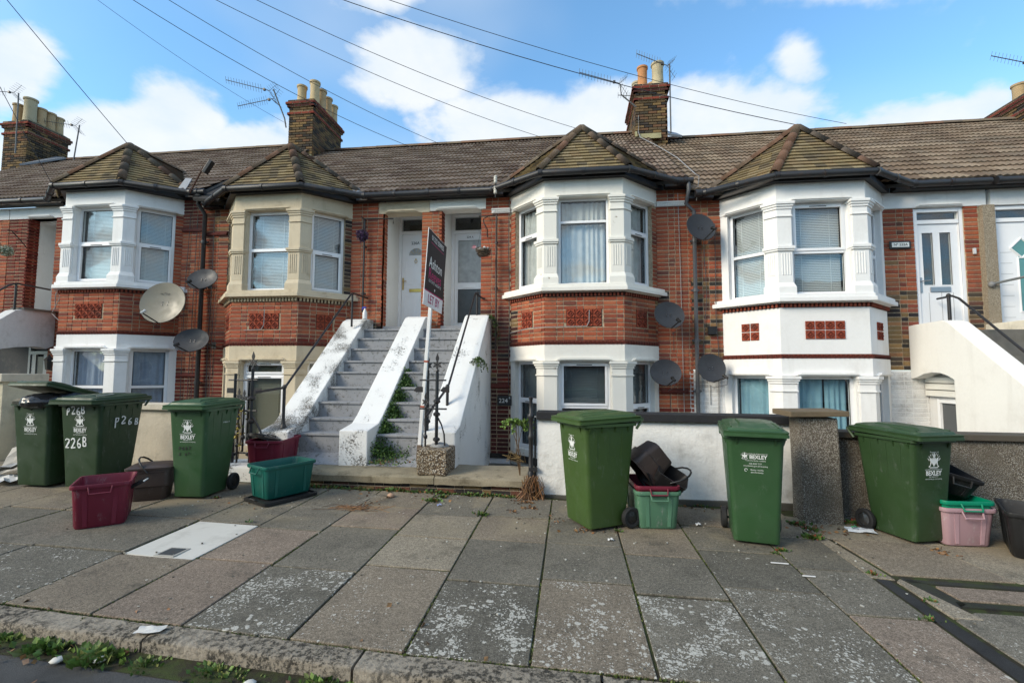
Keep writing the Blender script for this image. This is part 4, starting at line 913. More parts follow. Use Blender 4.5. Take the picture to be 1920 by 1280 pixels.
chimney(H3, 1.78, 2.60, 12.4, 14.0, 7.4, 9.30, [(2.02, 12.7, .62, .135, (.52, .24, .10)), (2.42, 12.65, .66, .16, (.50, .42, .27)), (1.95, 13.2, .5, .14, (.42, .36, .26)), (2.4, 13.3, .5, .14, BUFF)])
chimney(H5, 11.40, 12.25, 12.4, 14.0, 7.2, 8.62, [(11.66, 12.75, .62, .14, (.52, .42, .28)), (11.75, 13.3, .5, .14, BUFF)])
# lead and mortar at the chimney feet
for H, pts in ((H3, [(2.60, 12.25, 7.82), (2.95, 12.3, 7.78), (2.9, 12.7, 8.06), (2.60, 12.7, 8.15)]), (H0, [(-17.0, 12.0, 7.95), (-16.5, 12.9, 8.56), (-17.0, 13.0, 8.66)])):
    m = MB(); m.ext(pts, (0, -.02, .05), (.3, .33, .38)); m.build('lead_flashing', 'lead', H)
for H, x0, x1, y, zz in ((H2, -7.9, -7.46, 12.28, 7.75), (H3, 1.85, 2.42, 12.38, 7.82), (H3, 1.74, 1.79, 12.3, 7.85)):
    m = MB(); m.ext([(x0, y - .02, zz), (x1, y - .02, zz), (x1, y + .02, zz + .16), (x0, y + .02, zz + .16)], (0, -.08, -.02), (.30, .27, .15)); m.build('mortar_fillet', 'stone', H)
m = MB(); m.ext([(-4.42, 8.46, 5.12), (-4.05, 8.44, 5.10), (-4.25, 8.75, 5.30), (-4.5, 8.75, 5.4)], (0, -.01, .015), (.6, .6, .62)); m.build('lead_flashing', 'lead', H2)
m = MB(); m.ext([(-8.1, 8.46, 5.34), (-7.9, 8.44, 5.30), (-7.9, 8.6, 5.62), (-8.05, 8.6, 5.64)], (0, -.01, .015), (.5, .5, .52)); m.build('lead_flashing', 'lead', H1)
m = MB(); m.ext([(-7.62, 8.35, 5.06), (-7.05, 8.35, 5.0), (-6.9, 9.0, 5.45), (-7.5, 9.6, 6.1), (-7.66, 9.2, 5.75)], (0, -.02, .05), (.045, .042, .04)); m.tube([(-7.6, 8.4, 5.12), (-7.55, 9.7, 6.15)], .08, 8, (.04, .04, .038)); m.build('valley_lining', 'stone', H2)
# valley lead strips where each bay roof meets the main slope
# door number plates
m = MB(); m.box((-1.37, 8.655, .97), (-1.10, 8.675, 1.15), (.02,) * 3); pl = m.build('number_plate', 'black_print', H3)
text('house_number', '224', .115, 'white_print', pl, upright((-1.255, 8.652, 1.055), (1, 0, 0)), .002); text('house_number', 'B', .05, 'white_print', pl, upright((-1.135, 8.652, 1.11), (1, 0, 0)), .002)
m = MB(); m.box((5.50, 8.655, 3.74), (5.84, 8.675, 3.88), (.02,) * 3); pl = m.build('number_plate', 'black_print', H4, bevel=.01)
m = MB(); m.box((5.535, 8.648, 3.77), (5.805, 8.656, 3.85), (.8,) * 3); m.build('plate_face', 'white_print', pl); text('house_number', 'Nº 222A', .062, 'black_print', pl, upright((5.67, 8.645, 3.81), (1, 0, 0)), .001)
m = MB(); m.box((6.80, 8.655, 3.62), (6.84, 8.68, 3.72), (.6,) * 3); m.build('bell_push', 'pvc', H4)
m = MB(); m.box((2.45, 8.62, 2.28), (2.60, 8.68, 2.42), (.03,) * 3); m.build('junction_box', 'plastic_black', H4)
# black skirting of the basement walls
m = MB(); m.box((-1.72, 8.63, .0), (-1.12, 8.69, .08), (.02,) * 3); m.box((-1.72, 8.66, -.3), (-1.12, 8.69, .0), (.6, .62, .66)); bay_band(m, .235, .05, .1, -.02, .09, (.02,) * 3); m.build('plinth_band', 'render', H3)
# ================================================================== ground
def sheet(name, mat, xs, ys, zf, col=(.15, .15, .14), struct=True):
    m = MB(); I = [[m.av((x, y, zf(x, y))) for y in ys] for x in xs]
    for i in range(len(xs) - 1):
        for j in range(len(ys) - 1): m.fi([I[i][j], I[i + 1][j], I[i + 1][j + 1], I[i][j + 1]], col)
    o = m.build(name, mat, recalc=False); 
    if struct: o['kind'] = 'structure'
    return o
cl = lambda x: max(-40, min(40, x))
def yk(x): return 2.53 - .042 * min(0, x + 1.0)           # back line of the kerb
sheet('ground', 'earth', [-600, -100, -40, 40, 100, 600], [-600, -60, 0, 60, 600], lambda x, y: -.014 * cl(x) - .45)
rx = [-40 + k * 2 for k in range(41)]
m = MB()
for a, b in zip(rx, rx[1:]): m.face([(a, -7, -.014 * a - .03), (b, -7, -.014 * b - .03), (b, yk(b) - .13, -.014 * b - .04), (a, yk(a) - .13, -.014 * a - .04)])
road = m.build('road', 'asphalt', kind='structure', recalc=False)
m = MB()
for a, b in zip(rx, rx[1:]): m.face([(a, yk(a) - .004, G(a, 2.53) - .010), (b, yk(b) - .004, G(b, 2.53) - .010), (b, 6.6, G(b, 6.6) - .009), (a, 6.6, G(a, 6.6) - .009)])
pave = m.build('pavement', 'joint', kind='structure', recalc=False)
sheet('front_yard', 'concrete', rx, [5.9, 8.72], lambda x, y: -.014 * x - .12)
sheet('far_pavement', 'concrete', rx, [-10, -7], lambda x, y: -.014 * x + .03)
# paving flags: each one a piece of its own, a little out of level
GREY, WARM, PINK, LIGHT, DARK = (.145, .133, .109), (.178, .150, .116), (.190, .153, .122), (.222, .194, .150), (.112, .104, .086)
def flag(poly, col, lich, name='paving_slab', th=.05, mat='paving', bev=.004, dz=0):
    r = rng; cx = sum(p[0] for p in poly) / len(poly); cy = sum(p[1] for p in poly) / len(poly); tx, ty, h = r.uniform(-.0045, .0045), r.uniform(-.0045, .0045), r.uniform(-.003, .003) + dz
    k = r.uniform(.92, 1.08); c = (col[0] * k, col[1] * k, col[2] * k, lich); m = MB()
    top = [(p[0], p[1], G(*p) + h + tx * (p[0] - cx) + ty * (p[1] - cy)) for p in poly]
    m.ext([(x, y, z - th) for x, y, z in top], (0, 0, th), c)
    for i, v in enumerate(m.v[len(poly):]): m.v[len(poly) + i] = (v[0], v[1], top[i][2])
    return m.build(name, mat, pave, bevel=bev)
colsX = [-12.1, -11.4, -10.7, -10.0, -9.3, -8.6, -7.92, -7.23, -6.55, -5.87, -5.2, -4.5, -3.62, -2.95, -2.30, -1.60, -.91, -.22, .44, 1.07, 1.76, 2.26]
SL_ = {8: ([WARM, None, GREY, GREY], [.03, 0, .15, .1]), 9: ([PINK, PINK, GREY, GREY], [.02, .02, .1, 0]), 10: ([DARK, GREY, PINK, WARM], [1.0, .20, .02, 0]), 11: ([WARM, LIGHT, LIGHT, GREY], [.62, .03, 0, .05]),
      12: ([DARK, GREY, WARM, GREY], [1.15, .12, .02, .05]), 13: ([WARM, GREY, GREY, GREY], [.95, .45, .02, .1]), 14: ([GREY, GREY, WARM, WARM], [1.1, .5, 0, 0]), 15: ([GREY, DARK, GREY, WARM], [.85, .5, .35, 0]), 16: ([PINK, GREY, DARK, WARM], [.12, .65, .1, 0])}
rowY_ = {13: [3.52, 4.22, 4.90], 11: [3.54, 4.17, 4.76], 12: [3.40, 4.20, 4.83], 10: [3.41, 4.30, 4.92], 14: [3.40, 4.08, 4.78], 15: [3.60, 4.28, 4.9], 16: [3.34, 4.02, 4.7], 8: [3.42, 4.20, 4.8], 9: [3.44, 4.14, 4.8]}
SL = {k + 4: v for k, v in SL_.items()}; rowY = {k + 4: v for k, v in rowY_.items()}
for i in range(len(colsX) - 1):
    x0, x1 = colsX[i] + .0055, colsX[i + 1] - .0055; xm = (x0 + x1) / 2; far = 6.15 if xm < -4.6 else 5.52
    if i < 12: ys = [yk(xm), 3.50 + rng.uniform(-.08, .05), 4.2 + rng.uniform(-.05, .08), 4.9, 5.55, far]; cs = [DARK, GREY, WARM, GREY, GREY]; ls = [.7, .25, .08, .05, .05]
    else: ys = [yk(xm)] + rowY[i] + [far]; cs, ls = SL[i]
    for j in range(len(ys) - 1):
        gp = .011 if j < 2 else .007; a, b = ys[j] + (gp if j else .004), ys[j + 1] - gp; c = cs[j]
        if c is None: continue
        e0, e1 = (yk(x0) + .008, yk(x1) + .008) if j == 0 else (a + rng.uniform(0, .006), a + rng.uniform(0, .006))
        flag([(x0 + rng.uniform(0, .004), e0), (x1 - rng.uniform(0, .004), e1), (x1 - rng.uniform(0, .004), b), (x0 + rng.uniform(0, .004), b)], c, ls[j])
# fresh pale concrete bed with a stopcock cover let into it
flag([(-3.60, 3.44), (-2.97, 3.40), (-2.96, 4.18), (-3.59, 4.20)], (.50, .48, .43), 0, bev=.003, mat='pale_screed')
m = MB(); zc = G(-3.2, 3.52) + .004; m.box((-3.325, 3.425, zc - .02), (-3.145, 3.60, zc), (.36, .34, .30)); cv = m.build('stopcock_cover', 'stone', pave, bevel=.002)
m = MB(); m.box((-3.30, 3.445, zc), (-3.17, 3.575, zc + .004), (.05, .055, .06)); m.build('lid_plate', 'iron', cv)
# the utility covers and patched concrete on the right
def patch(name, pts, mat, col, dz, lich=0):
    m = MB(); m.ext([(x, y, G(x, y) + dz - .03) for x, y in pts], (0, 0, .03), (*col, lich)); return m.build(name, mat, pave)
patch('asphalt_strip', [(2.27, 2.56), (2.385, 2.56), (2.36, 3.9), (2.28, 3.92)], 'asphalt_dark', (.03,) * 3, .002)
for pts, c, l in (([(2.26, 3.95), (2.42, 3.93), (2.36, 4.75), (1.98, 5.50), (1.80, 5.5), (2.26, 4.8)], LIGHT, .1), ([(2.43, 2.57), (3.4, 2.57), (3.4, 3.50), (2.62, 3.50), (2.42, 3.38)], GREY, .4), ([(3.42, 2.57), (4.6, 2.57), (4.6, 3.50), (3.42, 3.50)], GREY, .35),
                  ([(2.66, 3.66), (5.0, 3.66), (5.0, 3.86), (2.64, 3.86)], PINK, .05), ([(2.45, 4.02), (3.3, 4.02), (3.15, 4.75), (2.40, 4.75)], WARM, .05), ([(3.32, 4.02), (4.7, 4.02), (4.7, 4.75), (3.17, 4.75)], LIGHT, 0), ([(2.38, 4.76), (3.35, 4.76), (3.3, 5.34), (2.74, 5.34), (2.74, 5.2), (2.05, 5.45)], LIGHT, 0), ([(3.37, 4.76), (4.9, 4.76), (4.9, 5.34), (3.32, 5.34)], WARM, 0), ([(2.42, 3.40), (2.6, 3.40), (2.46, 3.95), (2.41, 3.9)], LIGHT, .5)):
    flag(pts, c, l, dz=-.001)
for xa in (4.61, 5.5, 6.4, 7.3, 8.2, 9.1):
    for ya, yb, c in ((2.57, 3.50, GREY), (4.02, 4.75, WARM), (4.77, 5.34, GREY)):
        x_ = xa + (.3 if ya > 4 else 0) + (.1 if ya < 4.5 and ya > 4 else 0)
        if ya < 4 or xa < 9: flag([(x_ + .005, ya), (x_ + .895, ya), (x_ + .895, yb), (x_ + .005, yb)], c, .05)
flag([(5.01, 3.66), (10, 3.66), (10, 3.86), (5.01, 3.86)], PINK, 0)
for pts in ([(2.50, 3.89), (10, 3.89), (10, 3.945), (2.46, 3.945)], [(2.58, 3.56), (10, 3.57), (10, 3.63), (2.60, 3.63)], [(2.53, 3.52), (2.65, 3.60), (2.60, 3.9), (2.48, 3.98)]):
    patch('asphalt_strip', pts, 'tar', (.03,) * 3, .001)
# granite kerb stones
jx = [-9.97, -8.75, -7.5, -6.26, -4.95, -3.69, -2.41, -1.13, .15, 1.43, 2.7, 3.95]
for a, b in zip(jx, jx[1:]):
    m = MB(); n = 16; rr = random.Random(int(a * 10)); T = []; ob = (rr.uniform(-.008, .008), rr.uniform(-.008, .008))
    for k in range(n + 1):
        x = a + .008 + (b - a - .016) * k / n; y1 = yk(x) - .006; w = lambda: rr.uniform(-.006, .006); zt = G(x, 2.5) - .004 + ob[0]
        T.append([(x, y1, zt - .16), (x, y1, zt + w() * .5), (x, y1 - .05, zt + w() * .6), (x, y1 - .11, zt + w() * .5), (x, y1 - .140 + w() * .5, zt - .003 + w() * .3), (x, y1 - .150 + w() * .5, zt - .014), (x, y1 - .153 + w() * .5, zt - .16)])
    m.loft(T, (.25, .22, .18)); o = m.build('kerb_stone', 'kerb', pave, auto=60)
m = MB()
for a, b in zip(rx, rx[1:]): m.face([(a, yk(a) - .30, -.014 * a - .036), (b, yk(b) - .30, -.014 * b - .036), (b, yk(b) - .13, -.014 * b - .022), (a, yk(a) - .13, -.014 * a - .022)])
o = m.build('road_edge', 'joint', kind='structure', recalc=False)

# ================================================================== entrance steps between the second and third house
ST = wthing('entrance_steps', 'grey painted double flight of steps between sloping white walls, ivy on it', 'steps', (-2.9, 6.2, .35))
ZK = [.717, .906, 1.129, 1.351, 1.59, 1.78, 2.0, 2.20, 2.39]
for x0, x1 in ((-3.86, -3.09), (-2.71, -1.94)):
    for k, zt in enumerate(ZK):
        m = MB(); y = 6.27 + .2525 * k; zb = (ZK[k - 1] if k else .40) - .02; ye = 6.27 + .2525 * (k + 1) + .02 if k < 8 else 8.85
        m.box((x0, y, zb), (x1, ye, zt - .035), (.24, .25, .28)); m.box((x0, y - .022, zt - .035), (x1, ye, zt), (.25, .26, .29)); m.build('step', 'steps', ST, bevel=.009)
    m = MB(); m.ext([(x0, 5.98, .345), (x1, 5.98, .345), (x1, 6.30, .46), (x0, 6.30, .46)], (0, 0, -.2), (.25, .26, .28)); m.build('landing', 'steps', ST)
def side_wall(x0, x1, prof, zbase, mat='peel', name='side_wall', par=ST, bev=.014, subdiv=True):
    m = MB(); P = [(x0, prof[0][0], zbase)] + [(x0, y, z) for y, z in prof] + [(x0, prof[-1][0], zbase)]; m.ext(P, (x1 - x0, 0, 0), (.7,) * 3); return m.build(name, mat, par, bevel=bev)
PR = [(5.97, .80), (6.33, .86), (6.48, .96), (8.38, 2.60), (8.50, 2.64), (8.76, 2.64)]
side_wall(-4.30, -3.86, [(6.0, .76), (6.33, .84), (6.45, .94), (8.30, 2.54), (8.45, 2.60), (8.69, 2.60)], -.2, 'peel_bad'); side_wall(-3.10, -2.70, PR, .30); side_wall(-1.95, -1.50, [(5.99, .80), (6.25, .86), (6.40, .98), (8.40, 2.62), (8.5, 2.66), (8.69, 2.66)], -.2)
m = MB(); m.box((-4.28, 6.3, -.3), (-1.52, 8.60, .45), (.5,) * 3); m.box((-4.2, 8.6, -.3), (-1.6, 9.6, 2.3), (.5,) * 3); m.build('steps_core', 'concrete', ST)
def rail(name, par, pts, r=.017): m = MB(); m.tube(pts, r, 8, (.018, .018, .02)); return m.build(name, 'iron', par, auto=60)
hl = rail('handrail', ST, [(-4.02, 5.50, 1.32), (-4.02, 6.12, 1.36), (-4.02, 6.16, 1.38), (-4.02, 8.05, 3.02), (-4.02, 8.12, 3.05), (-3.98, 8.66, 3.04)]); rail('rail_post', ST, [(-4.02, 6.13, .82), (-4.02, 6.13, 1.36)], .022); rail('rail_post', ST, [(-4.02, 8.10, 2.42), (-4.02, 8.10, 3.03)], .02)
hr = rail('handrail', ST, [(-1.78, 5.62, 1.04), (-1.77, 6.55, 1.36), (-1.76, 6.62, 1.42), (-1.76, 8.42, 3.05), (-1.76, 8.50, 3.08), (-1.70, 8.66, 3.02), (-1.62, 8.67, 2.99)]); rail('rail_post', ST, [(-1.77, 6.57, .92), (-1.77, 6.57, 1.37)], .022); rail('rail_post', ST, [(-1.74, 8.50, 2.6), (-1.74, 8.50, 3.07)], .02)
for p in ((-4.02, 6.13, 1.37), (-1.77, 6.57, 1.38), (-1.74, 8.5, 3.07)): m = MB(); m.blob(p, (.034, .034, .034), (.02,) * 3, 10); m.build('rail_knuckle', 'iron', ST, smooth=True)
for p in ((-4.02, 6.13, .85), (-1.77, 6.57, .95)): m = MB(); m.lathe([(.05, -.04), (.032, 0), (.022, .06)], 10, (.02,) * 3, p); m.build('rail_foot', 'iron', ST)
# long stone kerb the flights start from
PL = wthing('stone_plinth', 'long worn stone plinth in front of the entrance steps with weeds at its foot', 'plinth', (-2.6, 5.6, .13))
for a, b, c in ((-4.06, -3.36, (.26, .24, .19)), (-3.35, -1.66, (.255, .22, .15)), (-1.65, -.46, (.28, .24, .17))):
    m = MB(); n = 10; rr = random.Random(int(a * 7)); m_ = []
    for k in range(n + 1):
        x = a + (b - a) * k / n; j = lambda s=.006: rr.uniform(-s, s); m_.append([(x, 6.22, .26), (x, 6.22, .345 + j(.003)), (x, 5.80, .335 + j(.004)), (x, 5.585 + j(), .318 + j(.005)), (x, 5.56 + j(), .30), (x, 5.565 + j(), .225 + j()), (x, 5.62, .215)])
    m.loft(m_, c); m.build('coping_stone', 'worn_stone', PL, auto=55)
pb_ = Bricks(); pb_.wall((-4.0, 5.63, .02), (1, 0, 0), 3.5, .21, 5, thick=.5, depth=.012); pb_.finish(PL, 'base_wall')
m = MB(); m.loft([[(-4.78, 5.62, .0), (-4.08, 5.62, .0), (-4.08, 6.2, .0), (-4.78, 6.2, .0)], [(-4.76, 5.66, .34), (-4.1, 5.64, .36), (-4.1, 6.2, .36), (-4.76, 6.2, .34)]], (.7,) * 3); m.build('rendered_block', 'peel', PL, bevel=.03)

# ================================================================== garden walls and piers
def wall_thing(label, x0, x1, y0, y1, zt, mat, col, cop=None, name='garden_wall'):
    t = wthing(name, label, 'wall', ((x0 + x1) / 2, y0, G((x0 + x1) / 2, y0))); m = MB(); n = max(2, int((x1 - x0) / .18)); rr = random.Random(int(x0 * 31)); R_ = []
    for k in range(n + 1):
        x = x0 + (x1 - x0) * k / n; j = lambda s=.007: rr.uniform(-s, s); R_.append([(x, y1, -.3), (x, y1, zt(x)), (x, y0 + .01, zt(x) + j(.003))] + [(x, y0 + j(), zt(x) + (-.3 - zt(x)) * f) for f in (.08, .3, .5, .7, .9)] + [(x, y0 + j(.004), -.3)])
    m.loft(R_, col); m.build('wall_face', mat, t, auto=40)
    if cop: c0, c1, cz0, cz1, cm, cc = cop; m = MB(); m.ext([(x0 - .01, c0, zt(x0) + cz0), (x1 + .01, c0, zt(x1) + cz0), (x1 + .01, c0, zt(x1) + cz1), (x0 - .01, c0, zt(x0) + cz1)], (0, c1 - c0, 0), cc); m.build('coping', cm, t, bevel=.008)
    return t
GW = wall_thing('low white rendered wall with black coping behind the wheelie bins', -.40, 2.60, 5.63, 5.86, lambda x: 1.03 - .004 * x, 'rough_render', (.82, .81, .78), (5.58, 5.90, -.005, .085, 'stone', (.025, .025, .028)))
m = MB(); m.box((-.40, 5.60, -.2), (2.55, 5.66, G(1, 5.6) + .045), (.10, .095, .08)); m.build('footing', 'stone', GW, bevel=.01)
LW = wall_thing('cream rendered wall behind the left bins, cracked near its end', -8.5, -5.62, 6.18, 6.42, lambda x: .99 - .006 * x, 'rough_render', (.56, .50, .40), (6.13, 6.45, -.005, .08, 'rough_render', (.60, .54, .44)))
wall_thing('short cream rendered end of wall beside the cracked joint', -5.60, -4.95, 6.17, 6.42, lambda x: 1.06 + .01 * math.sin(x * 9), 'rough_render', (.54, .49, .40))
PP = wthing('gate_pier', 'cream gate pier with flat coping stone at the left edge', 'pier', (-8.75, 6.2, .2)); m = MB(); m.box((-9.05, 5.98, -.2), (-8.47, 6.5, 1.42), (.60, .54, .40)); m.build('pier_shaft', 'rough_render', PP, bevel=.01); m = MB(); m.box((-9.12, 5.92, 1.42), (-8.42, 6.56, 1.54), (.56, .50, .40)); m.build('coping', 'rough_render', PP, bevel=.012)
PG = wthing('gate_pier', 'grey pebbledash pier with loose flat cap between the right bins', 'pier', (2.5, 5.2, .06)); m = MB()
m.loft([[(2.36, 5.16, -.1), (2.74, 5.16, -.1), (2.74, 5.42, -.1), (2.36, 5.42, -.1)], [(2.36, 5.17, .6), (2.73, 5.17, .6), (2.73, 5.42, .6), (2.36, 5.42, .6)], [(2.34, 5.17, 1.13), (2.72, 5.17, 1.13), (2.72, 5.4, 1.13), (2.34, 5.4, 1.13)]], (.3,) * 3); m.build('pier_shaft', 'pebbledash', PG, bevel=.02)
m = MB(); m.T = Matrix.Translation((2.50, 5.29, 1.15)) @ Euler((.02, -.012, .09)).to_matrix().to_4x4(); m.box((-.29, -.18, 0), (.30, .18, .055), (.16, .12, .075)); m.build('cap', 'stone', PG, bevel=.008)
wall_thing('low pebbledash wall behind the pink crate and black boxes', 2.745, 7.2, 5.36, 5.56, lambda x: .965 - .004 * (x - 3), 'pebbledash', (.3,) * 3, (5.32, 5.60, -.05, .012, 'stone', (.10, .085, .065)))
# steps of the fourth house: plain rendered side wall seen edge on, arch beneath
S4 = wthing('entrance_steps', 'smooth white rendered stair wall with small arch beneath and black handrail', 'steps', (6.3, 7.3, -.1))
P = [(5.5, -.35), (7.80, -.35), (7.80, 1.50), (7.92, 1.56), (8.06, 1.60), (8.22, 1.61), (8.40, 1.585), (8.55, 1.53), (8.69, 1.50), (8.69, 2.40), (8.55, 2.41), (7.96, 2.42), (7.86, 2.38), (6.71, 1.44), (5.9, .80), (5.5, .80)]
m = MB(); m.ext([(5.75, y, z) for y, z in P], (.30, 0, 0), (.82, .80, .755)); m.build('side_wall', 'render', S4, bevel=.008)
for k in range(9): m = MB(); y = 5.9 + .25 * k; m.box((6.05, y, -.2), (6.95, y + .27 if k < 8 else 8.9, .35 + .213 * (k + 1)), (.3, .3, .3)); m.build('step', 'concrete', S4, bevel=.008)
m = MB(); m.ext([(6.95, y, z) for y, z in ((5.5, -.35), (8.69, -.35), (8.69, 2.28), (7.6, 2.28), (6.0, .95), (5.5, .9))], (.22, 0, 0), (.2, .19, .18)); m.build('party_wall', 'stone', S4)
m = MB(); m.ext([(6.93, y, z) for y, z in ((7.0, 1.78), (7.6, 2.27), (8.69, 2.27), (8.69, 2.42), (7.55, 2.42), (7.0, 1.95))], (.32, 0, 0), (.72, .67, .56)); m.build('wall_cap', 'rough_render', S4, bevel=.01)
for j in range(4):
    for i in range(3): m = MB(); m.box((6.935, 7.35 + i * .42 + (j % 2) * .2, 1.2 + j * .26), (6.949, 7.73 + i * .42 + (j % 2) * .2, 1.44 + j * .26), random.Random(i * 7 + j).choice([(.13, .12, .12), (.2, .19, .18), (.30, .31, .34), (.10, .09, .09)])); m.build('block', 'stone', S4, bevel=.006)
m = MB(); m.box((6.02, 7.6, -.35), (6.06, 8.69, 1.7), (.7,) * 3); m.build('alcove_back', 'render', S4)
m = MB(); m.box((5.93, 7.80, -.1), (6.0, 7.86, 1.18), PV); m.box((5.93, 8.35, -.1), (6.0, 8.41, 1.18), PV); m.box((5.93, 7.86, 1.12), (6.0, 8.35, 1.18), PV)
for zz in (1.22, 1.33, 1.44): m.box((5.95, 7.78, zz), (6.0, 8.68, zz + .095), (.76, .75, .70))
m.build('hatch_frame', 'pvc', S4, bevel=.004); m = MB(); m.box((5.965, 7.86, -.1), (5.975, 8.35, 1.12), (.10, .105, .11)); m.build('hatch_panel', 'plain', S4)
rail('handrail', S4, [(6.2, 8.66, 2.86), (6.2, 8.35, 2.86), (6.2, 8.22, 2.80), (6.2, 7.2, 1.90), (6.2, 6.2, 1.1)], .018); rail('rail_post', S4, [(6.2, 8.42, 2.3), (6.2, 8.42, 2.86)], .026)
m = MB(); m.blob((6.2, 8.42, 2.88), (.035, .035, .035), (.02,) * 3, 10); m.build('rail_knuckle', 'iron', S4, smooth=True)
S5 = wthing('entrance_steps', 'right edge stair with grey scaffold style rail beside the pebbled pier', 'steps', (7.8, 7.6, -.1))
for k in range(9): m = MB(); y = 5.9 + .25 * k; m.box((7.25, y, -.2), (8.15, y + .27 if k < 8 else 8.9, .35 + .213 * (k + 1)), (.3, .3, .3)); m.build('step', 'concrete', S5, bevel=.008)
m = MB(); m.tube([(7.0, 8.60, 3.09), (7.35, 8.30, 3.17), (7.6, 8.1, 3.22), (7.8, 7.7, 3.0), (7.8, 6.2, 1.6)], .02, 8, (.13, .14, .14)); m.build('handrail', 'plain', S5); m = MB(); m.tube([(7.30, 8.34, 2.3), (7.30, 8.34, 3.14)], .022, 8, (.22, .23, .22)); m.build('rail_post', 'plain', S5); m = MB(); m.blob((6.99, 8.6, 3.08), (.05, .05, .05), (.2,) * 3, 10); m.build('rail_end', 'plain', S5, smooth=True)
# balcony-like landing of the far left steps
S0 = wthing('entrance_steps', 'white rendered landing wall curving over a basement door at the left edge', 'steps', (-11.6, 7.5, .1))
P = [(5.7, -.2), (7.25, -.2), (7.3, 1.85), (7.6, 1.98), (8.0, 2.06), (8.35, 2.09), (8.55, 2.05), (8.69, 2.12), (8.69, 2.84), (8.1, 2.85), (7.95, 2.80), (6.2, 1.3), (5.7, 1.2)]
m = MB(); m.ext([(-11.35, y, z) for y, z in P], (.25, 0, 0), (.60, .60, .60)); m.build('side_wall', 'rough_render', S0, bevel=.01)
m = MB(); m.box((-12.9, 7.9, 2.45), (-11.35, 9.5, 2.72), (.3,) * 3); m.box((-11.37, 8.05, 2.84), (-11.05, 8.69, 2.875), (.16, .15, .13)); m.build('landing', 'concrete', S0)
rail('handrail', S0, [(-11.2, 8.62, 3.34), (-11.2, 8.0, 3.36), (-11.2, 7.88, 3.30), (-11.2, 6.4, 2.0)], .018); rail('rail_post', S0, [(-11.2, 8.0, 2.8), (-11.2, 8.0, 3.35)], .02)
# ------------------------------------------------------------------ the houses over the road (behind the camera, mirrored in the glass)
for k in range(9):
    x0 = -24 + k * 5.4; t = wthing('terraced_house', 'two storey house over the road, %s from its left end' % ['first', 'second', 'third', 'fourth', 'fifth', 'sixth', 'seventh', 'eighth', 'ninth'][k], 'house', (x0 + 2.7, -16, -.014 * x0), 'houses over the road')
    m = MB(); m.box((x0, -23, -.6), (x0 + 5.4, -16, 5.6), random.Random(k).choice([(.2, .10, .07), (.45, .42, .38), (.24, .12, .08)])); m.build('wall', 'stone', t)
    m = MB(); m.ext([(x0, -15.7, 5.5), (x0, -19.5, 8.3), (x0, -23.3, 5.5)], (5.4, 0, 0), (.10, .08, .07)); m.build('roof', 'rooftile', t)
    for a, z in ((.8, 1), (.8, 3.5), (3.4, 3.5)): m = MB(); m.box((x0 + a, -16.0, z), (x0 + a + 1.3, -15.95, z + 1.4), (.7,) * 3); w_ = m.build('window', 'pvc', t); m = MB(); m.box((x0 + a + .1, -15.95, z + .1), (x0 + a + 1.2, -15.94, z + 1.3), (.05,) * 3); m.build('pane', 'dark_room', w_)
# ================================================================== wheelie bins
def crest(par, mw, s=1.0, col='white_print'):
    """small heraldic badge: shield between two supporters, plumes above and a scroll below"""
    m = MB(); m.T = None; e = .0012
    def poly(P): m.ext([(x * s, y * s, 0) for x, y in P], (0, 0, e))
    for sx in (-1, 1):
        for i, (a, b) in enumerate(((.012, .052), (.026, .046), (.038, .034), (.046, .018))): poly([(sx * a, b - .012), (sx * (a + .010), b + .008), (sx * (a + .002), b + .004)] if sx > 0 else [(sx * (a + .002), b + .004), (sx * (a + .010), b + .008), (sx * a, b - .012)])
        poly([(sx * .020, .020), (sx * .024, -.02), (sx * .034, -.034), (sx * .030, .0), (sx * .040, .012), (sx * .030, .030)][::sx]); poly([(sx * .030, -.036), (sx * .045, -.040), (sx * .040, -.028)][::sx])
    poly([(-.017, .022), (-.016, -.012), (0, -.036), (.016, -.012), (.017, .022)][::1])
    for sx in (-1, 1): poly([(sx * .017, .015), (sx * .022, .012), (sx * .020, -.012), (sx * .016, -.012)])
    poly([(-.007, .030), (.007, .030), (.010, .042), (0, .066), (-.010, .042)]); poly([(-.014, .024), (.014, .024), (.014, .028), (-.014, .028)]); poly([(-.034, -.046), (.034, -.046), (.038, -.040), (-.038, -.040)])
    o = m.build('crest', col, par, recalc=False); o.matrix_basis = mw; return o
STROKE = {'2': [(0, .8), (.2, 1), (.6, .95), (.65, .7), (.1, .1), (0, 0), (.7, .05)], '6': [(.6, 1), (.2, .7), (.05, .3), (.2, 0), (.6, .05), (.65, .35), (.3, .45), (.1, .3)], 'B': [(.1, 0), (.12, 1), (.5, .95), (.5, .6), (.15, .5), (.6, .4), (.6, .05), (.1, 0)], 'R': [(.05, 0), (.1, .95), (.55, .95), (.6, .65), (.15, .5), (.3, .4)], 'P': [(.1, -.4), (.1, .9), (.2, .95), (.65, .9), (.6, .55), (.1, .4)]}
def daub(par, s, size, mw, seed, r=.0065, mat='white_daub', step=.8):
    q = random.Random(seed); m = MB(); x = 0
    for ch in s:
        if ch in STROKE:
            oy = q.uniform(-.2, .2) * size; k = q.uniform(.85, 1.15)
            P = [(x + a * size * .75 + q.uniform(-.05, .05) * size, oy + b * size * k + q.uniform(-.05, .05) * size, 0) for a, b in STROKE[ch]]
            for A_, B_ in zip(P, P[1:]): m.tube([A_, B_], r * q.uniform(.7, 1.25), 6)
        x += size * step
    for i, v in enumerate(m.v): m.v[i] = (v[0], v[1], v[2] * .12 + .001)
    o = m.build('painted_number', mat, par); o.matrix_basis = mw; return o
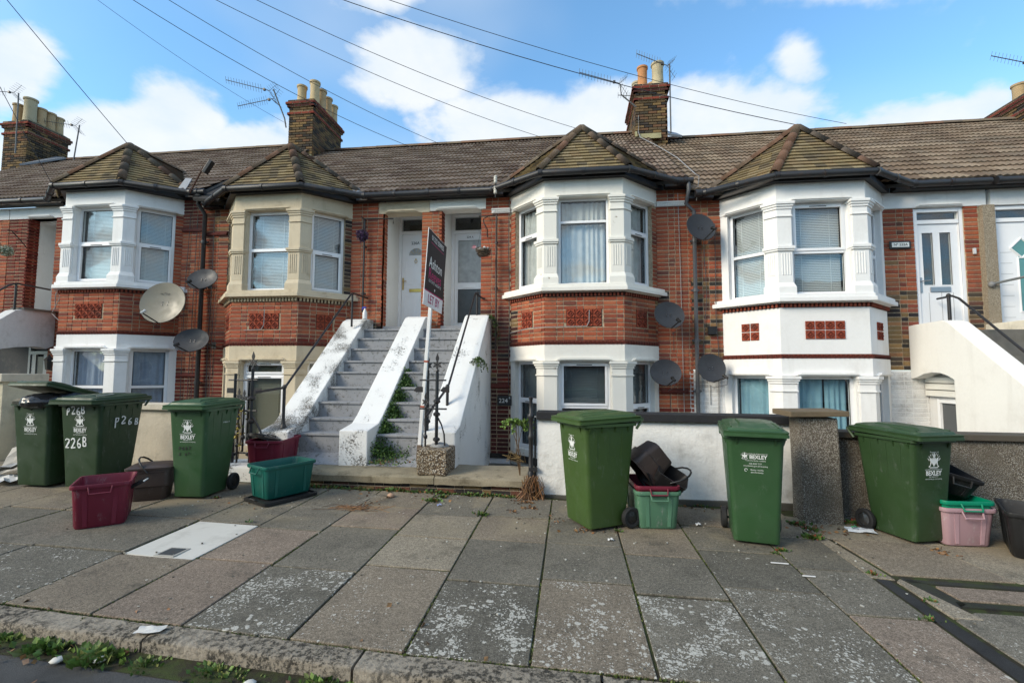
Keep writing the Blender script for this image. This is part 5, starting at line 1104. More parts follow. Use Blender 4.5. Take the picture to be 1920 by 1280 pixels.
def wheelie_bin(label, x, y, rz, W=.5, mat='bin_green', H=1.0, open_=0, logo=1, D=.73, gap=None):
    t = thing('wheelie_bin', label, 'bin', (x, y, G(x, y)), radians(rz), 'green wheelie bins along the pavement'); tw, bw = W - .055, W - .15
    lv = [(.025, bw, -.215, .185), (.05, bw + .005, -.225, .20), (.30, bw + (tw - bw) * .3, -.240, .235), (.62, bw + (tw - bw) * .65, -.262, .262), (.93, tw, -.285, .290), (.955, tw + .005, -.287, .292)]
    m = MB(); R_ = []
    for z, w, y0, y1 in lv: R_.append([(p[0], p[1], z * H) for p in rrect(w, y1 - y0, .045 if z > .03 else .03, 4, 0, (y0 + y1) / 2)])
    z = .955
    for w, y0, y1, z in ((tw + .04, -.312, .312, .958), (tw + .04, -.312, .312, .985), (tw - .02, -.28, .285, .985)): R_.append([(p[0], p[1], z * H) for p in rrect(w, y1 - y0, .05, 4, 0, (y0 + y1) / 2)])
    if open_: R_.append([(p[0], p[1], .45) for p in rrect(bw, .4, .04, 4)])
    m.loft(R_, (.1,) * 3)
    for sx in (-1, 1):   # shallow ribs down the flanks and stiffeners under the rim
        for yy in (-.16, -.02, .14): m.ext([(sx * (tw / 2 - .008), yy - .007, .925 * H), (sx * (tw / 2 - .008), yy + .007, .925 * H), (sx * (bw / 2 + .001), yy * .8 + .005, .30 * H), (sx * (bw / 2 + .001), yy * .8 - .005, .30 * H)], (sx * .011, 0, 0))
        for yy in (-.24, -.10, .05, .2): m.ext([(sx * tw / 2, yy - .004, .955 * H), (sx * (tw / 2 + .018), yy - .004, .955 * H), (sx * tw / 2, yy - .004, .90 * H)], (0, .012, 0))
    for xx in (-tw * .33, tw * .33): m.ext([(xx, -.285, .955 * H), (xx, -.308, .955 * H), (xx, -.283, .90 * H)], (.014, 0, 0))
    body = m.build('body', mat, t, auto=38)
    # lid
    m = MB(); sh = lambda yy: .028 * (yy + .35); zl = .985 * H; R_ = []
    for w, d, z, r, cy in ((W, D, .0, .03, -.005), (W, D, .022, .03, -.005), (W - .012, D - .012, .026, .03, -.005), (W, D - .004, .046, .03, -.005), (W - .06, D - .07, .052, .045, 0), (W - .075, D - .09, .070, .05, .0), (W - .16, D - .22, .082, .07, .03), (W - .24, D - .34, .086, .06, .05)): R_.append([(p[0], p[1], zl + z + sh(p[1])) for p in rrect(w, d, r, 4, 0, cy)])
    m.loft(R_, (.1,) * 3)
    m.loft([[(sx_ * (W * .26), yy, zl + .07 + sh(yy)) for sx_, yy in ((-1, -.30), (1, -.30), (1, .22), (-1, .22))], [(sx_ * (W * .20), yy, zl + .098 + sh(yy)) for sx_, yy in ((-1, -.21), (1, -.21), (1, .16), (-1, .16))]], (.1,) * 3)
    for sx in (-1, 1): m.tube([(sx * W * .36, -.285, zl + .072), (sx * W * .36, -.15, zl + .084), (sx * W * .33, -.03, zl + .086)], .012, 6)
    for xx in (-tw * .4, 0, tw * .4): m.box((xx - .03, .29, zl + .005), (xx + .03, .385, zl + .05))
    lid = m.build('lid', mat, t, auto=38)
    if open_: 
        hp = Vector((0, .36, zl + .03)); lid.matrix_basis = Matrix.Translation(hp) @ Matrix.Rotation(radians(-open_), 4, 'X') @ Matrix.Translation(-hp)
    m = MB(); m.tube([(-W * .46, .375, zl + .035), (W * .46, .375, zl + .035)], .014, 8)
    for xx in (-W * .46, -W * .2, W * .2, W * .46): m.tube([(xx, .30, .93 * H), (xx, .375, zl + .035)], .013, 6)
    m.build('handle', mat, t, auto=40)
    m = MB(); m.tube([(-bw / 2 - .04, .225, .10), (bw / 2 + .04, .225, .10)], .012, 8); m.build('axle', 'plastic_black', t)
    for sx in (-1, 1):
        m = MB(); cx = sx * (bw / 2 + .045); prof = [(.060, -.022), (.088, -.026), (.100, -.016), (.100, .016), (.088, .026), (.060, .022)]; m.T = Matrix.Translation((cx, .225, .100)) @ Matrix.Rotation(pi / 2, 4, 'Y'); m.lathe(prof + [prof[0]], 20, caps=False); w_ = m.build('wheel', 'rubber', t, auto=40)
        m = MB(); m.T = Matrix.Translation((cx, .225, .100)) @ Matrix.Rotation(pi / 2, 4, 'Y'); m.lathe([(.02, -.024), (.062, -.014), (.062, .014), (.02, .024)], 16)
        for k in range(6): a = k * pi / 3; m.box((.018 * cos(a) - .004, .018 * sin(a) - .004, -.022), (.05 * cos(a) + .004, .05 * sin(a) + .004, .022))
        m.build('rim', 'plastic_black' if x < 2.5 else 'steel', w_)
    # print
    fy = lambda z: -.2402 - (z / H - .30) * (.022 / .32) if z / H < .62 else -.262 - (z / H - .62) * (.023 / .31)
    def tm(xx, zz): 
        tl = .073; return Matrix.Translation((xx, fy(zz) - .0035, zz)) @ Matrix.Rotation(pi / 2 + tl, 4, 'X')
    P_ = 'print'
    if logo == 1:
        z = .78 * H; text(P_, 'Property of', .020, 'white_print', body, tm(0, z + .085)); crest(body, tm(0, z), 1.25); text(P_, 'LONDON BOROUGH OF', .0165, 'white_print', body, tm(0, z - .072)); text(P_, 'BEXLEY', .058, 'white_print', body, tm(0, z - .106), ext=.0004, sx=.86, bold=.025)
        text(P_, '020 8303 7777', .0165, 'white_print', body, tm(0, z - .138)); text(P_, 'www.bexley.gov.uk/recycling', .0155, 'white_print', body, tm(0, z - .156))
    elif logo == 2:
        z = .80 * H; crest(body, tm(-.085, z), .55); text(P_, 'LONDON BOROUGH OF', .014, 'white_print', body, tm(.018, z + .022)); text(P_, 'BEXLEY', .046, 'white_print', body, tm(.022, z - .006), ext=.0004, sx=.9, bold=.025); text(P_, 'Trusted by Bexley residents', .0145, 'white_print', body, tm(0, z - .036))
        for dz_, s_ in ((-.064, '020 8303 7777'), (-.084, 'www.bexley.gov.uk/recycling'), (-.118, 'Bexley recycles'), (-.140, '#doitforbexley')): text(P_, s_, .0165, 'white_print', body, tm(.012 if dz_ < -.1 else 0, z + dz_))
        m = MB(); m.tube([(.012 * cos(a), .012 * sin(a), 0) for a in [i * pi / 5 for i in range(9)]], .0022, 4); o = m.build('recycling_mark', 'white_print', body); o.matrix_basis = tm(-.075, z - .122)
    return t, body, tm, lid
bA, *_ = wheelie_bin('wheelie bin at the left end with its lid propped up by black rubbish bags', -6.44, 5.12, 0, .57, 'bin_green_vignetted', 1.02, open_=17, D=.72)
bB, bodB, tmB, lidB = wheelie_bin('large wheelie bin daubed with white 226B on front and side', -5.80, 5.15, 1, .60, 'bin_green_vignetted', 1.03, D=.80)
daub(bodB, 'R26B', .085, tmB(-.17, .885), 3, .0075, step=.75); daub(bodB, '226B', .095, tmB(-.19, .50), 8, .0085, step=.8)
sd = lambda y, z: Matrix.Translation((.2735, y, z)) @ Matrix.Rotation(pi / 2, 4, 'Z') @ Matrix.Rotation(pi / 2 + .055, 4, 'X'); daub(bodB, 'P26B', .085, sd(-.10, .74), 5, .0075, step=1.05)
m = MB(); zz = 1.105; m.ext([(-.13, -.22, zz), (.14, -.22, zz), (.14, .0, zz + .012), (-.13, .0, zz + .012)], (0, 0, .003)); m.build('sticker', 'sign_white', lidB)
bD, bodD, tmD, _ = wheelie_bin('wheelie bin with smudged black marks under its crest, beside the iron railing', -4.28, 5.02, 4, .50, 'bin_green_b', 1.02)
daub(bodD, 'R6B2', .035, tmD(-.10, .555), 4, .004, 'black_print', 1.1); daub(bodD, '2 6R', .03, tmD(-.10, .49), 9, .0035, 'black_print', 1.2); text('print', 'K 080661172', .022, 'white_print', bodD, Matrix.Translation((.2185, .06, .83)) @ Matrix.Rotation(pi / 2, 4, 'Z') @ Matrix.Rotation(pi / 2 - .05, 4, 'X'))
bE, bodE, tmE, lidE = wheelie_bin('wheelie bin turned corner on in front of the white wall, nearest the black gate post', .25, 4.81, -60, .58, 'bin_green_old', 1.02)
m = MB(); zz = 1.10; m.ext([(-.12, -.2, zz), (.12, -.2, zz), (.12, -.08, zz + .006), (-.12, -.08, zz + .006)], (0, 0, .003)); m.build('sticker', 'black_print', lidE); text('print', 'RUBBISH', .04, 'white_print', lidE, Matrix.Translation((0, -.14, zz + .0085)))
bF, *_ = wheelie_bin('wheelie bin facing the camera before the white wall, small sideways crest beside its lettering', 1.68, 4.66, -13, .52, 'bin_green_b', .98, logo=2)
bG, *_ = wheelie_bin('wheelie bin in front of the pebbledash pier with steel hubbed wheel showing', 3.17, 4.95, 17, .50, 'bin_green', .955)
# black bags under the open lid
bg_ = MB(); rr = random.Random(5); me = bmesh.new(); bmesh.ops.create_icosphere(me, subdivisions=4, radius=1)
def bag(label, loc, sc, seed):
    b = bmesh.new(); bmesh.ops.create_icosphere(b, subdivisions=4, radius=1); from mathutils import noise as nz
    for v in b.verts:
        d = nz.ridged_multi_fractal(v.co * 2.1 + Vector((seed, 0, 0)), 1, 2, 4, 1, 2) * .13; v.co = v.co.normalized() * (.86 + d); v.co = Vector((v.co.x * sc[0], v.co.y * sc[1], v.co.z * sc[2]))
    me_ = bpy.data.meshes.new('rubbish_bag'); b.to_mesh(me_); b.free(); me_.materials.append(M['bag']); me_.polygons.foreach_set('use_smooth', [True] * len(me_.polygons)); o = link('rubbish_bag', me_); o.location = loc; tag(o, label, 'bag'); return o
bag('black rubbish bag stuffed under the raised lid of the left bin', (-6.38, 4.98, 1.21), (.23, .26, .11), 1.3)
bag('smaller crumpled black bag bulging beside the larger one under the lid', (-6.20, 5.12, 1.22), (.12, .22, .10), 4.1)
m = MB(); m.T = Matrix.Translation((-6.60, 4.86, 1.19)) @ Euler((.2, .1, .4)).to_matrix().to_4x4(); m.loft([[(-.07, -.06, 0), (.07, -.05, .01), (.06, .06, 0), (-.06, .05, .01)], [(-.05, -.07, .05), (.08, -.04, .045), (.05, .07, .055), (-.07, .04, .05)]], (.30, .27, .20)); tag(m.build('food_packet', 'litter', bevel=.01), 'crumpled cream packet poking out beside the black bags', 'litter')
# ================================================================== recycling boxes and caddies
def box(label, x, y, rz, mat, z=None, W=.42, L=.58, Hh=.36, rim=None, cat='recycling box', name='recycling_box', M4=None, group=None):
    t = thing(name, label, cat, (x, y, G(x, y) if z is None else z), radians(rz), group, M4); m = MB(); R_ = []; k = .86
    def ring(w, l, z, r): return [(p[0], p[1], z) for p in rrect(w, l, r, 4)]
    R_ = [ring(W * k - .02, L * k - .02, 0, .04), ring(W * k, L * k, .012, .05), ring(W * .965, L * .965, Hh - .05, .05), ring(W * .97, L * .97, Hh - .035, .05), ring(W + .012, L + .012, Hh - .035, .05), ring(W + .02, L + .02, Hh - .02, .05), ring(W + .014, L + .014, Hh, .05), ring(W - .012, L - .012, Hh, .045), ring(W * .95 - .012, L * .95 - .012, Hh - .05, .045), ring(W * k - .012, L * k - .012, .02, .04)]
    m.loft(R_, (.1,) * 3)
    for sx in (-1, 1):
        for yy in (-L * .28, L * .28): m.ext([(sx * W * .478, yy - .02, Hh - .05), (sx * W * .478, yy + .02, Hh - .05), (sx * W * .43, yy + .015, .02), (sx * W * .43, yy - .015, .02)], (sx * .006, 0, 0))
    for sy in (-1, 1):
        for xx in (-W * .26, W * .26): m.ext([(xx - .02, sy * L * .478, Hh - .05), (xx + .02, sy * L * .478, Hh - .05), (xx * .9 + .015, sy * L * .433, .02), (xx * .9 - .015, sy * L * .433, .02)], (0, sy * .006, 0))
    b = m.build('body', mat, t, auto=40); rm = rim or mat
    for sy in (-1, 1):
        m = MB(); yy = sy * (L / 2 + .012); m.tube([(-.085, yy, Hh - .02), (-.075, yy + sy * .022, Hh - .078), (.075, yy + sy * .022, Hh - .078), (.085, yy, Hh - .02)], .008, 6); m.build('handle', rm, t)
    return t
def boxlid(label, M4, mat='plastic_black', W=.44, L=.60, name='box_lid'):
    t = thing(name, label, 'lid', M4=M4); m = MB(); ring = lambda w, l, z, r: [(p[0], p[1], z) for p in rrect(w, l, r, 4)]
    m.loft([ring(W, L, 0, .05), ring(W, L, .03, .05), ring(W - .05, L - .05, .034, .05), ring(W - .07, L - .07, .018, .05), ring(W - .13, L - .13, .022, .04)], (.1,) * 3); m.build('tray', mat, t, auto=40)
    m = MB()
    for sy in (-1, 1): m.tube([(-.06, sy * (L / 2 - .02), .034), (-.05, sy * (L / 2 + .008), .045), (.05, sy * (L / 2 + .008), .045), (.06, sy * (L / 2 - .02), .034)], .008, 6)
    m.build('clip', mat, t); return t
def EM(x, y, z, rx=0, ry=0, rz=0): return Matrix.Translation((x, y, z)) @ Euler((radians(rx), radians(ry), radians(rz)), 'XYZ').to_matrix().to_4x4()
def AX(p, z, roll=0): return Matrix.Translation(p) @ Vector(z).to_track_quat('Z', 'Y').to_matrix().to_4x4() @ Matrix.Rotation(radians(roll), 4, 'Z')
def caddy(label, M4, mat='plastic_brown', lid=True, W=.31, L=.36, Hh=.30, hang=False):
    t = thing('food_caddy', label, 'caddy', M4=M4); m = MB(); ring = lambda w, l, z, r: [(p[0], p[1], z) for p in rrect(w, l, r, 5)]
    m.loft([ring(W * .74, L * .74, 0, .05), ring(W * .78, L * .78, .012, .055), ring(W * .86, L * .86, Hh * .45, .055), ring(W * .94, L * .94, Hh * .47, .055), ring(W * .97, L * .97, Hh - .03, .055), ring(W, L, Hh - .028, .055), ring(W, L, Hh, .055), ring(W - .015, L - .015, Hh, .05), ring(W * .72, L * .72, .02, .04)], (.1,) * 3); m.build('body', mat, t, auto=40)
    if lid:
        m = MB(); m.loft([ring(W + .02, L + .02, Hh + .002, .06), ring(W + .025, L + .025, Hh + .022, .06), ring(W - .02, L - .02, Hh + .035, .07), ring(W - .10, L - .10, Hh + .050, .05)], (.1,) * 3); m.ext([(-.08, L / 2, Hh + .01), (.08, L / 2, Hh + .01), (.05, L / 2 + .1, Hh + .05), (-.05, L / 2 + .1, Hh + .05)], (0, 0, .012)); m.build('lid', mat, t, auto=40)
    m = MB(); a = [(-W / 2 - .012, 0, Hh - .03)] + [(-(W / 2 + .012) * cos(pi * k / 8), (-.30 if hang else -.10) * sin(pi * k / 8) - .02, Hh + (.02 if hang else .12) * sin(pi * k / 8)) for k in range(1, 8)] + [(W / 2 + .012, 0, Hh - .03)]; m.tube(a, .010, 6); m.build('handle', 'plastic_black', t, auto=60)
    return t
box('maroon recycling box alone at the front, black tray leaning inside', -4.50, 4.06, 41, 'crate_maroon', W=.43, L=.52, Hh=.40)
mt = EM(-4.43, 4.10, .36, 8, -30, 20); t = thing('plastic_tray', 'grey and black narrow plastic tray sticking out of the front maroon box', 'tray', M4=mt); m = MB(); m.box((-.05, -.05, 0), (.30, .05, .008)); m.build('tray_base', 'blind_grey', t); m = MB(); m.box((-.05, -.065, -.003), (.30, -.05, .025)); m.box((-.05, .05, -.003), (.30, .065, .025)); m.build('tray_rim', 'plastic_black', t)
caddy('brown food caddy with closed lid standing behind the front maroon box', EM(-4.70, 4.78, G(-4.7, 4.78), 0, 0, -60), W=.35, L=.42, Hh=.34)
box('maroon recycling box on the stone plinth under the iron railing', -3.94, 5.83, 8, 'crate_maroon', z=.345, W=.45, L=.62)
boxlid('black lid dropped slantwise into the maroon box on the plinth', EM(-4.06, 5.80, .70, -10, 14, 5), W=.30, L=.34)
boxlid('flat black box lid lying on the pavement under the teal box', EM(-3.30, 5.05, G(-3.3, 5.05) + .004, 0, 0, -27), W=.48, L=.64)
box('empty teal recycling box standing on a black lid', -3.33, 5.09, -27, 'crate_teal', z=G(-3.33, 5.09) + .038, W=.42, L=.60)
box('faded green recycling box beside the corner on bin, maroon box nested in it', .81, 4.96, 6, 'crate_green', W=.43, L=.56)
box('maroon box nested inside the faded green box', .81, 4.96, 6, 'crate_maroon', z=G(.8, 4.96) + .055, W=.415, L=.545, Hh=.355)
caddy('brown caddy tipped on its side in the nested maroon box', AX((.92, 5.06, .77), (-.74, -.20, -.62)), lid=False, hang=True, W=.34, L=.36, Hh=.31)
caddy('open black caddy lying in the nested maroon box beside the brown one', AX((.93, 4.98, .42), (.42, -.38, .72), 30), 'plastic_black', lid=False, W=.27, L=.32, Hh=.20)
box('faded pink recycling box right of the last wheelie bin', 3.53, 4.98, 2, 'crate_pink', W=.44, L=.56, Hh=.34)
box('bright green box nested inside the pink one', 3.53, 4.98, 2, 'crate_jade', z=G(3.5, 4.98) + .062, W=.425, L=.55, Hh=.34)
box('black recycling box turned over on its side on the nested green one', 0, 0, 0, 'plastic_black', W=.42, L=.46, Hh=.20, M4=EM(3.50, 5.06, .52, 14, 16, 4), name='recycling_box')
box('black recycling box at the right edge', 4.02, 4.66, -33, 'plastic_black', W=.44, L=.60, Hh=.38)
# ================================================================== estate agent's board on its leaning post
SB = wthing('estate_agent_sign', 'leaning white post with dark agent board and white LET BY slip', 'sign', (-1.96, 6.0, .62))
base = Vector((-1.965, 5.99, .50)); top = Vector((-1.80, 6.06, 3.42)); ax = (top - base).normalized()
sxv = ax.cross(Vector((0, 1, 0))).normalized(); fy_ = (Vector((0, 1, 0)) - ax * ax.y).normalized(); nx_ = fy_.cross(ax).normalized()
FM = frame(base, fy_, nx_, ax)      # x = along the board (near to far), y = outward (+X side), z = up the post
if nx_.x < 0: FM = frame(base, fy_, -nx_, ax)
m = MB(); m.T = FM; m.box((-.024, -.045, 0), (.024, .0, 2.92), (.76, .76, .75)); m.build('post', 'render', SB, bevel=.003)
m = MB(); m.T = FM
for z in (.62, 1.22): m.box((-.028, -.049, z), (.028, .004, z + .022))
m.build('tape', 'tape_red', SB); m = MB(); m.T = FM; m.box((-.03, -.05, -.08), (.03, .006, .13), (.16, .12, .09)); m.build('post_foot', 'stone', SB)
bz0, bz1, hw = 1.94, 2.93, .43
m = MB(); m.T = FM; m.box((-hw, .006, bz0), (hw, .014, bz1)); bp = m.build('board', 'sign_white', SB); 
m = MB(); m.T = FM; m.box((-hw + .006, .0145, bz0 + .205), (hw - .006, .0165, bz1 - .006)); m.build('dark_panel', 'sign_dark', bp); m = MB(); m.T = FM; m.box((-hw + .006, .0145, bz0 + .190), (hw - .006, .0168, bz0 + .204)); m.build('stripe', 'sign_magenta', bp)
def st_(s, z, size, mat, x=0, sx=1): return text('lettering', s, size, mat, bp, FM @ Matrix.Translation((x, .0172, z)) @ frame((0, 0, 0), (1, 0, 0), (0, 0, 1), (0, 1, 0)), .0004, sx=sx)
st_('01322 559955', bz1 - .085, .098, 'white_print'); st_('Ashton', bz0 + .575, .205, 'white_print', -.02); st_('Reeves', bz0 + .425, .205, 'sign_magenta', -.02); st_('E S T A T E   A G E N T S', bz0 + .335, .052, 'white_print'); st_('LET BY', bz0 + .10, .165, 'sign_magenta', sx=1.05)
m = MB(); m.T = FM; m.box((-.30, .0170, bz1 - .155), (.30, .0176, bz1 - .148)); m.build('stripe', 'sign_magenta', bp); m = MB(); m.T = FM; m.ext([(-.022, .017, bz0 + .255), (0, .017, bz0 + .232), (.022, .017, bz0 + .255), (.012, .017, bz0 + .272), (0, .017, bz0 + .262), (-.012, .017, bz0 + .272)], (0, .001, 0)); m.build('heart', 'white_print', bp)
# the pebble faced block the post and irons are set in
PB = wthing('footing_block', 'squat pebble faced block holding the right hand iron railing', 'block', (-1.69, 5.78, .33)); m = MB(); m.loft([[(-1.885, 5.60, .325), (-1.52, 5.60, .325), (-1.50, 6.0, .325), (-1.885, 6.0, .325)], [(-1.895, 5.595, .5), (-1.51, 5.60, .5), (-1.495, 6.0, .5), (-1.89, 6.0, .5)], [(-1.89, 5.60, .64), (-1.515, 5.60, .63), (-1.50, 6.0, .64), (-1.885, 6.0, .64)]], (.3,) * 3); m.build('block_body', 'pebble_block', PB, bevel=.02)
m = MB(); m.blob((-1.68, 5.88, .64), (.13, .09, .05), (.3,) * 3, 10); m.build('mortar_mound', 'stone', PB, smooth=True)
# ================================================================== cast iron railings
IR = (.02, .02, .022)
def finial(par, p, s=1.0):
    m = MB(); x, y, z = p; P = []
    for k in range(12): a = pi / 2 + k * pi / 6; r = (.062 if k % 2 == 0 else .030) * s; P.append((x + r * cos(a), y - .006, z + r * sin(a)))
    m.ext(P, (0, .012, 0), IR); m.ext([(x - .014 * s, y - .005, z + .045 * s), (x + .014 * s, y - .005, z + .045 * s), (x + .020 * s, y - .005, z + .075 * s), (x, y - .005, z + .13 * s), (x - .020 * s, y - .005, z + .075 * s)], (0, .010, 0), IR)
    for k in range(6): a = k * pi / 3; m.tube([(x + .026 * s * cos(a), y - .010, z + .026 * s * sin(a)), (x + .026 * s * cos(a), y + .010, z + .026 * s * sin(a))], .0085 * s, 6, (.12, .12, .12))
    m.lathe([(.012 * s, -.10 * s), (.020 * s, -.07 * s), (.012 * s, -.05 * s)], 8, IR, p); return m.build('finial', 'iron', par)
def baluster(par, x, y, z0, z1, r=.014, fin=1.0, knots=(.35, .8), square=False):
    m = MB(); m.tube([(x, y, z0), (x, y, z1)], r, 4 if square else 8, IR)
    for k in knots: z = z0 + (z1 - z0) * k; m.lathe([(r, -.03), (r * 2.1, -.012), (r * 2.1, .012), (r, .03)], 8, IR, (x, y, z))
    b = m.build('baluster', 'iron', par, auto=40)
    if fin: finial(b, (x, y, z1 + .09 * fin), fin)
    return b
def bracket(par, pts, r=.011): m = MB(); m.tube(pts, r, 6, IR); return m.build('scroll', 'iron', par, auto=50)
RR = wthing('iron_railing', 'black cast iron railing fragment with star finials set in the pebble block', 'railing', (-1.7, 5.8, .64)); Y = 5.80
baluster(RR, -1.70, Y, .62, 1.58, .022, 1.15, (.12, .45, .62), True); baluster(RR, -1.845, Y, .62, 1.12, .013, .95, (.3,)); baluster(RR, -1.90, Y + .25, .5, 1.58, .020, 1.05, (.4,), True)
for a, b, z in (((-1.93, 0), (-1.58, 0), 1.485), ((-1.93, 0), (-1.57, 0), 1.12)): m = MB(); m.tube([(a[0], Y, z), (b[0], Y, z)], .012, 6, IR); m.build('cross_bar', 'iron', RR)
bracket(RR, [(-1.69, Y, 1.02), (-1.64, Y, .93), (-1.60, Y, .80), (-1.59, Y, .66)]); bracket(RR, [(-1.89, Y + .1, .98), (-1.85, Y, .9), (-1.83, Y, .74)])
for x in (-1.60, -1.95): m = MB(); m.ext([(x - .06, Y, 1.35), (x - .02, Y, 1.33), (x + .06, Y, 1.33), (x + .06, Y, 1.40), (x - .02, Y, 1.40)], (0, .014, 0), IR); m.build('lug', 'iron', RR)
RL = wthing('iron_railing', 'broken black cast iron railing with dead vine beside the left flight', 'railing', (-4.4, 5.9, .34)); Y = 5.90
baluster(RL, -4.345, Y, .34, 1.60, .024, 1.2, (.1, .3, .45, .7), True); baluster(RL, -4.60, Y, .34, 1.56, .024, 0, (.1, .3, .5), True); baluster(RL, -4.52, Y - .02, .34, 1.16, .013, .9, (.3, .6)); baluster(RL, -4.44, Y - .02, .5, 1.14, .013, .9, (.3,))
for a, b, z in ((-4.70, -4.27, 1.47), (-4.62, -4.27, 1.05), (-4.62, -4.30, .48)): m = MB(); m.tube([(a, Y, z), (b, Y, z)], .013, 6, IR); m.build('cross_bar', 'iron', RL)
bracket(RL, [(-4.33, Y, .98), (-4.27, Y, .90), (-4.20, Y, .78), (-4.16, Y, .64)], .014); bracket(RL, [(-4.62, Y, .95), (-4.57, Y, .88), (-4.56, Y, .80), (-4.60, Y, .76), (-4.63, Y, .80)], .009)
for x in (-4.67, -4.27): m = MB(); m.ext([(x - .055, Y, 1.29), (x + .055, Y, 1.29), (x + .055, Y, 1.36), (x - .055, Y, 1.36)], (0, .014, 0), IR); m.build('lug', 'iron', RL)
GP = wthing('iron_gate_post', 'slim black cast iron gate post at the end of the white wall', 'post', (-.47, 5.6, .13)); m = MB(); p = (-.475, 5.60, 0)
m.lathe([(.035, .30), (.038, .40), (.026, .42), (.030, .55), (.024, .58), (.026, .78), (.036, .80), (.036, .83), (.026, .85), (.024, 1.02), (.042, 1.05), (.042, 1.08), (.022, 1.10), (.020, 1.26), (.026, 1.27), (.026, 1.29), (.012, 1.30)], 10, IR, p); m.tube([(-.475, 5.60, .05), (-.475, 5.60, .32)], .03, 4, IR); m.build('shaft', 'iron', GP, auto=45)
m = MB(); m.tube([(-.425, 5.63, .3), (-.425, 5.63, 1.05)], .012, 5, IR); m.box((-.50, 5.57, .42), (-.40, 5.62, .46), IR); m.build('hinge_bar', 'iron', GP)
# ================================================================== satellite dishes
def dish(label, c, n, rx, rz, mat, arm, wallp, marks=False):
    c = Vector(c); n = Vector(n).normalized(); u = Vector((0, 0, 1)).cross(n).normalized(); w = n.cross(u).normalized(); t = wthing('satellite_dish', label, 'satellite dish', c, 'satellite dishes on the house fronts'); F = frame(c, u, n, w)
    m = MB(); m.T = F; N_ = 28; R_ = []
    for f in (0.02, .25, .5, .75, .95, 1.0): R_.append([(rx * f * cos(2 * pi * k / N_), -.19 * rx * (1 - f * f), rz * f * sin(2 * pi * k / N_)) for k in range(N_)])
    R_ += [[(rx * 1.015 * cos(2 * pi * k / N_), -.012, rz * 1.015 * sin(2 * pi * k / N_)) for k in range(N_)]] + [[(rx * f * cos(2 * pi * k / N_), -.19 * rx * (1 - f * f) - .012, rz * f * sin(2 * pi * k / N_)) for k in range(N_)] for f in (.9, .5, .05)]
    m.loft(R_, (.1,) * 3); m.build('reflector', mat, t, auto=50)
    m = MB(); m.T = F; m.box((-.05, -.19 * rx - .06, -.07), (.05, -.19 * rx - .01, .07)); m.build('bracket', 'plastic_black', t)
    P0 = F @ Vector((0, -.01, -rz)); P1 = P0 + Vector(arm); m = MB(); m.tube([F @ Vector((0, -.10 * rx, -rz * .9)), P0, P1], .012, 6); m.build('arm', 'plastic_black', t)
    m = MB(); d = (c + n * .02 - P1).normalized(); m.tube([P1 - d * .02, P1 + d * .05], .022, 10); m.tube([P1 + d * .05, P1 + d * .075], .030, 10); m.build('receiver', 'plastic_black' if not marks else 'blind_grey', t)
    wp = Vector(wallp); m = MB(); m.tube([F @ Vector((0, -.19 * rx - .04, 0)), (wp.x, wp.y - .10, wp.z), wp], .017, 8, (.05,) * 3); m.box((wp.x - .05, wp.y - .01, wp.z - .07), (wp.x + .05, wp.y, wp.z + .07), (.05,) * 3); m.build('wall_mount', 'iron', t)
    m = MB(); q = [P1 - d * .02, P1 + Vector((.02, .05, -.12)), P0 + Vector((.03, .1, -.10)), wp - Vector((0, .02, .25)), wp - Vector((0, .015, .6))]; m.tube(q, .004, 5); m.build('cable', 'wire', t)
    for a, b in ((.12, .08), (-.12, .08), (.12, -.06), (-.12, -.06)): m = MB(); m.blob(F @ Vector((rx * a, -.19 * rx * .97 + .006, rz * a * 0 + rz * b)), (.006, .006, .006), (.5,) * 3); m.build('bolt', 'steel', t)
    if marks:
        m = MB()
        for k in range(8): xx = -.10 + k * .022; m.tube([F @ Vector((xx, -.19 * rx * .8 + .012, .20 + .02 * sin(k * 2.2))), F @ Vector((xx + .018, -.19 * rx * .8 + .012, .20 - .02 * sin(k * 1.3)))], .0035, 4)
        m.build('scribble', 'black_print', t)
    return t
dish('large round buff satellite dish between the first two bays', (-7.92, 8.06, 2.93), (.18, -.95, .22), .42, .42, 'dish_grey', (-.12, -.24, .17), (-8.05, 8.70, 2.95), True)
dish('dark satellite dish on the downpipe above the big round one', (-7.28, 8.28, 3.43), (.10, -.9, .42), .30, .24, 'dish_dark', (-.06, -.20, .10), (-7.45, 8.70, 3.38))
dish('dark satellite dish below the big round one, left of the cream bay', (-7.40, 8.22, 2.20), (.18, -.92, .36), .33, .25, 'dish_dark', (-.10, -.20, .12), (-7.30, 8.70, 2.12))
dish('dark satellite dish just under the eaves beside the grey downpipe', (2.30, 8.36, 4.16), (.22, -.92, .30), .26, .27, 'dish_dark', (.14, -.18, .14), (2.42, 8.70, 4.12))
dish('dark satellite dish on the bare brick right of the peeling bay', (1.72, 8.30, 2.60), (.20, -.95, .25), .27, .245, 'dish_dark', (.10, -.19, .10), (1.86, 8.70, 2.58))
dish('dark satellite dish low on the brick, level with the basement window', (1.64, 8.30, 1.60), (.12, -.95, .25), .27, .235, 'dish_dark', (.08, -.18, .10), (1.78, 8.70, 1.55))
dish('blue grey satellite dish on the white painted wall right of the downpipe', (2.42, 8.36, 1.68), (.16, -.95, .22), .245, .25, 'dish_dark', (.16, -.18, .08), (2.48, 8.70, 1.62))
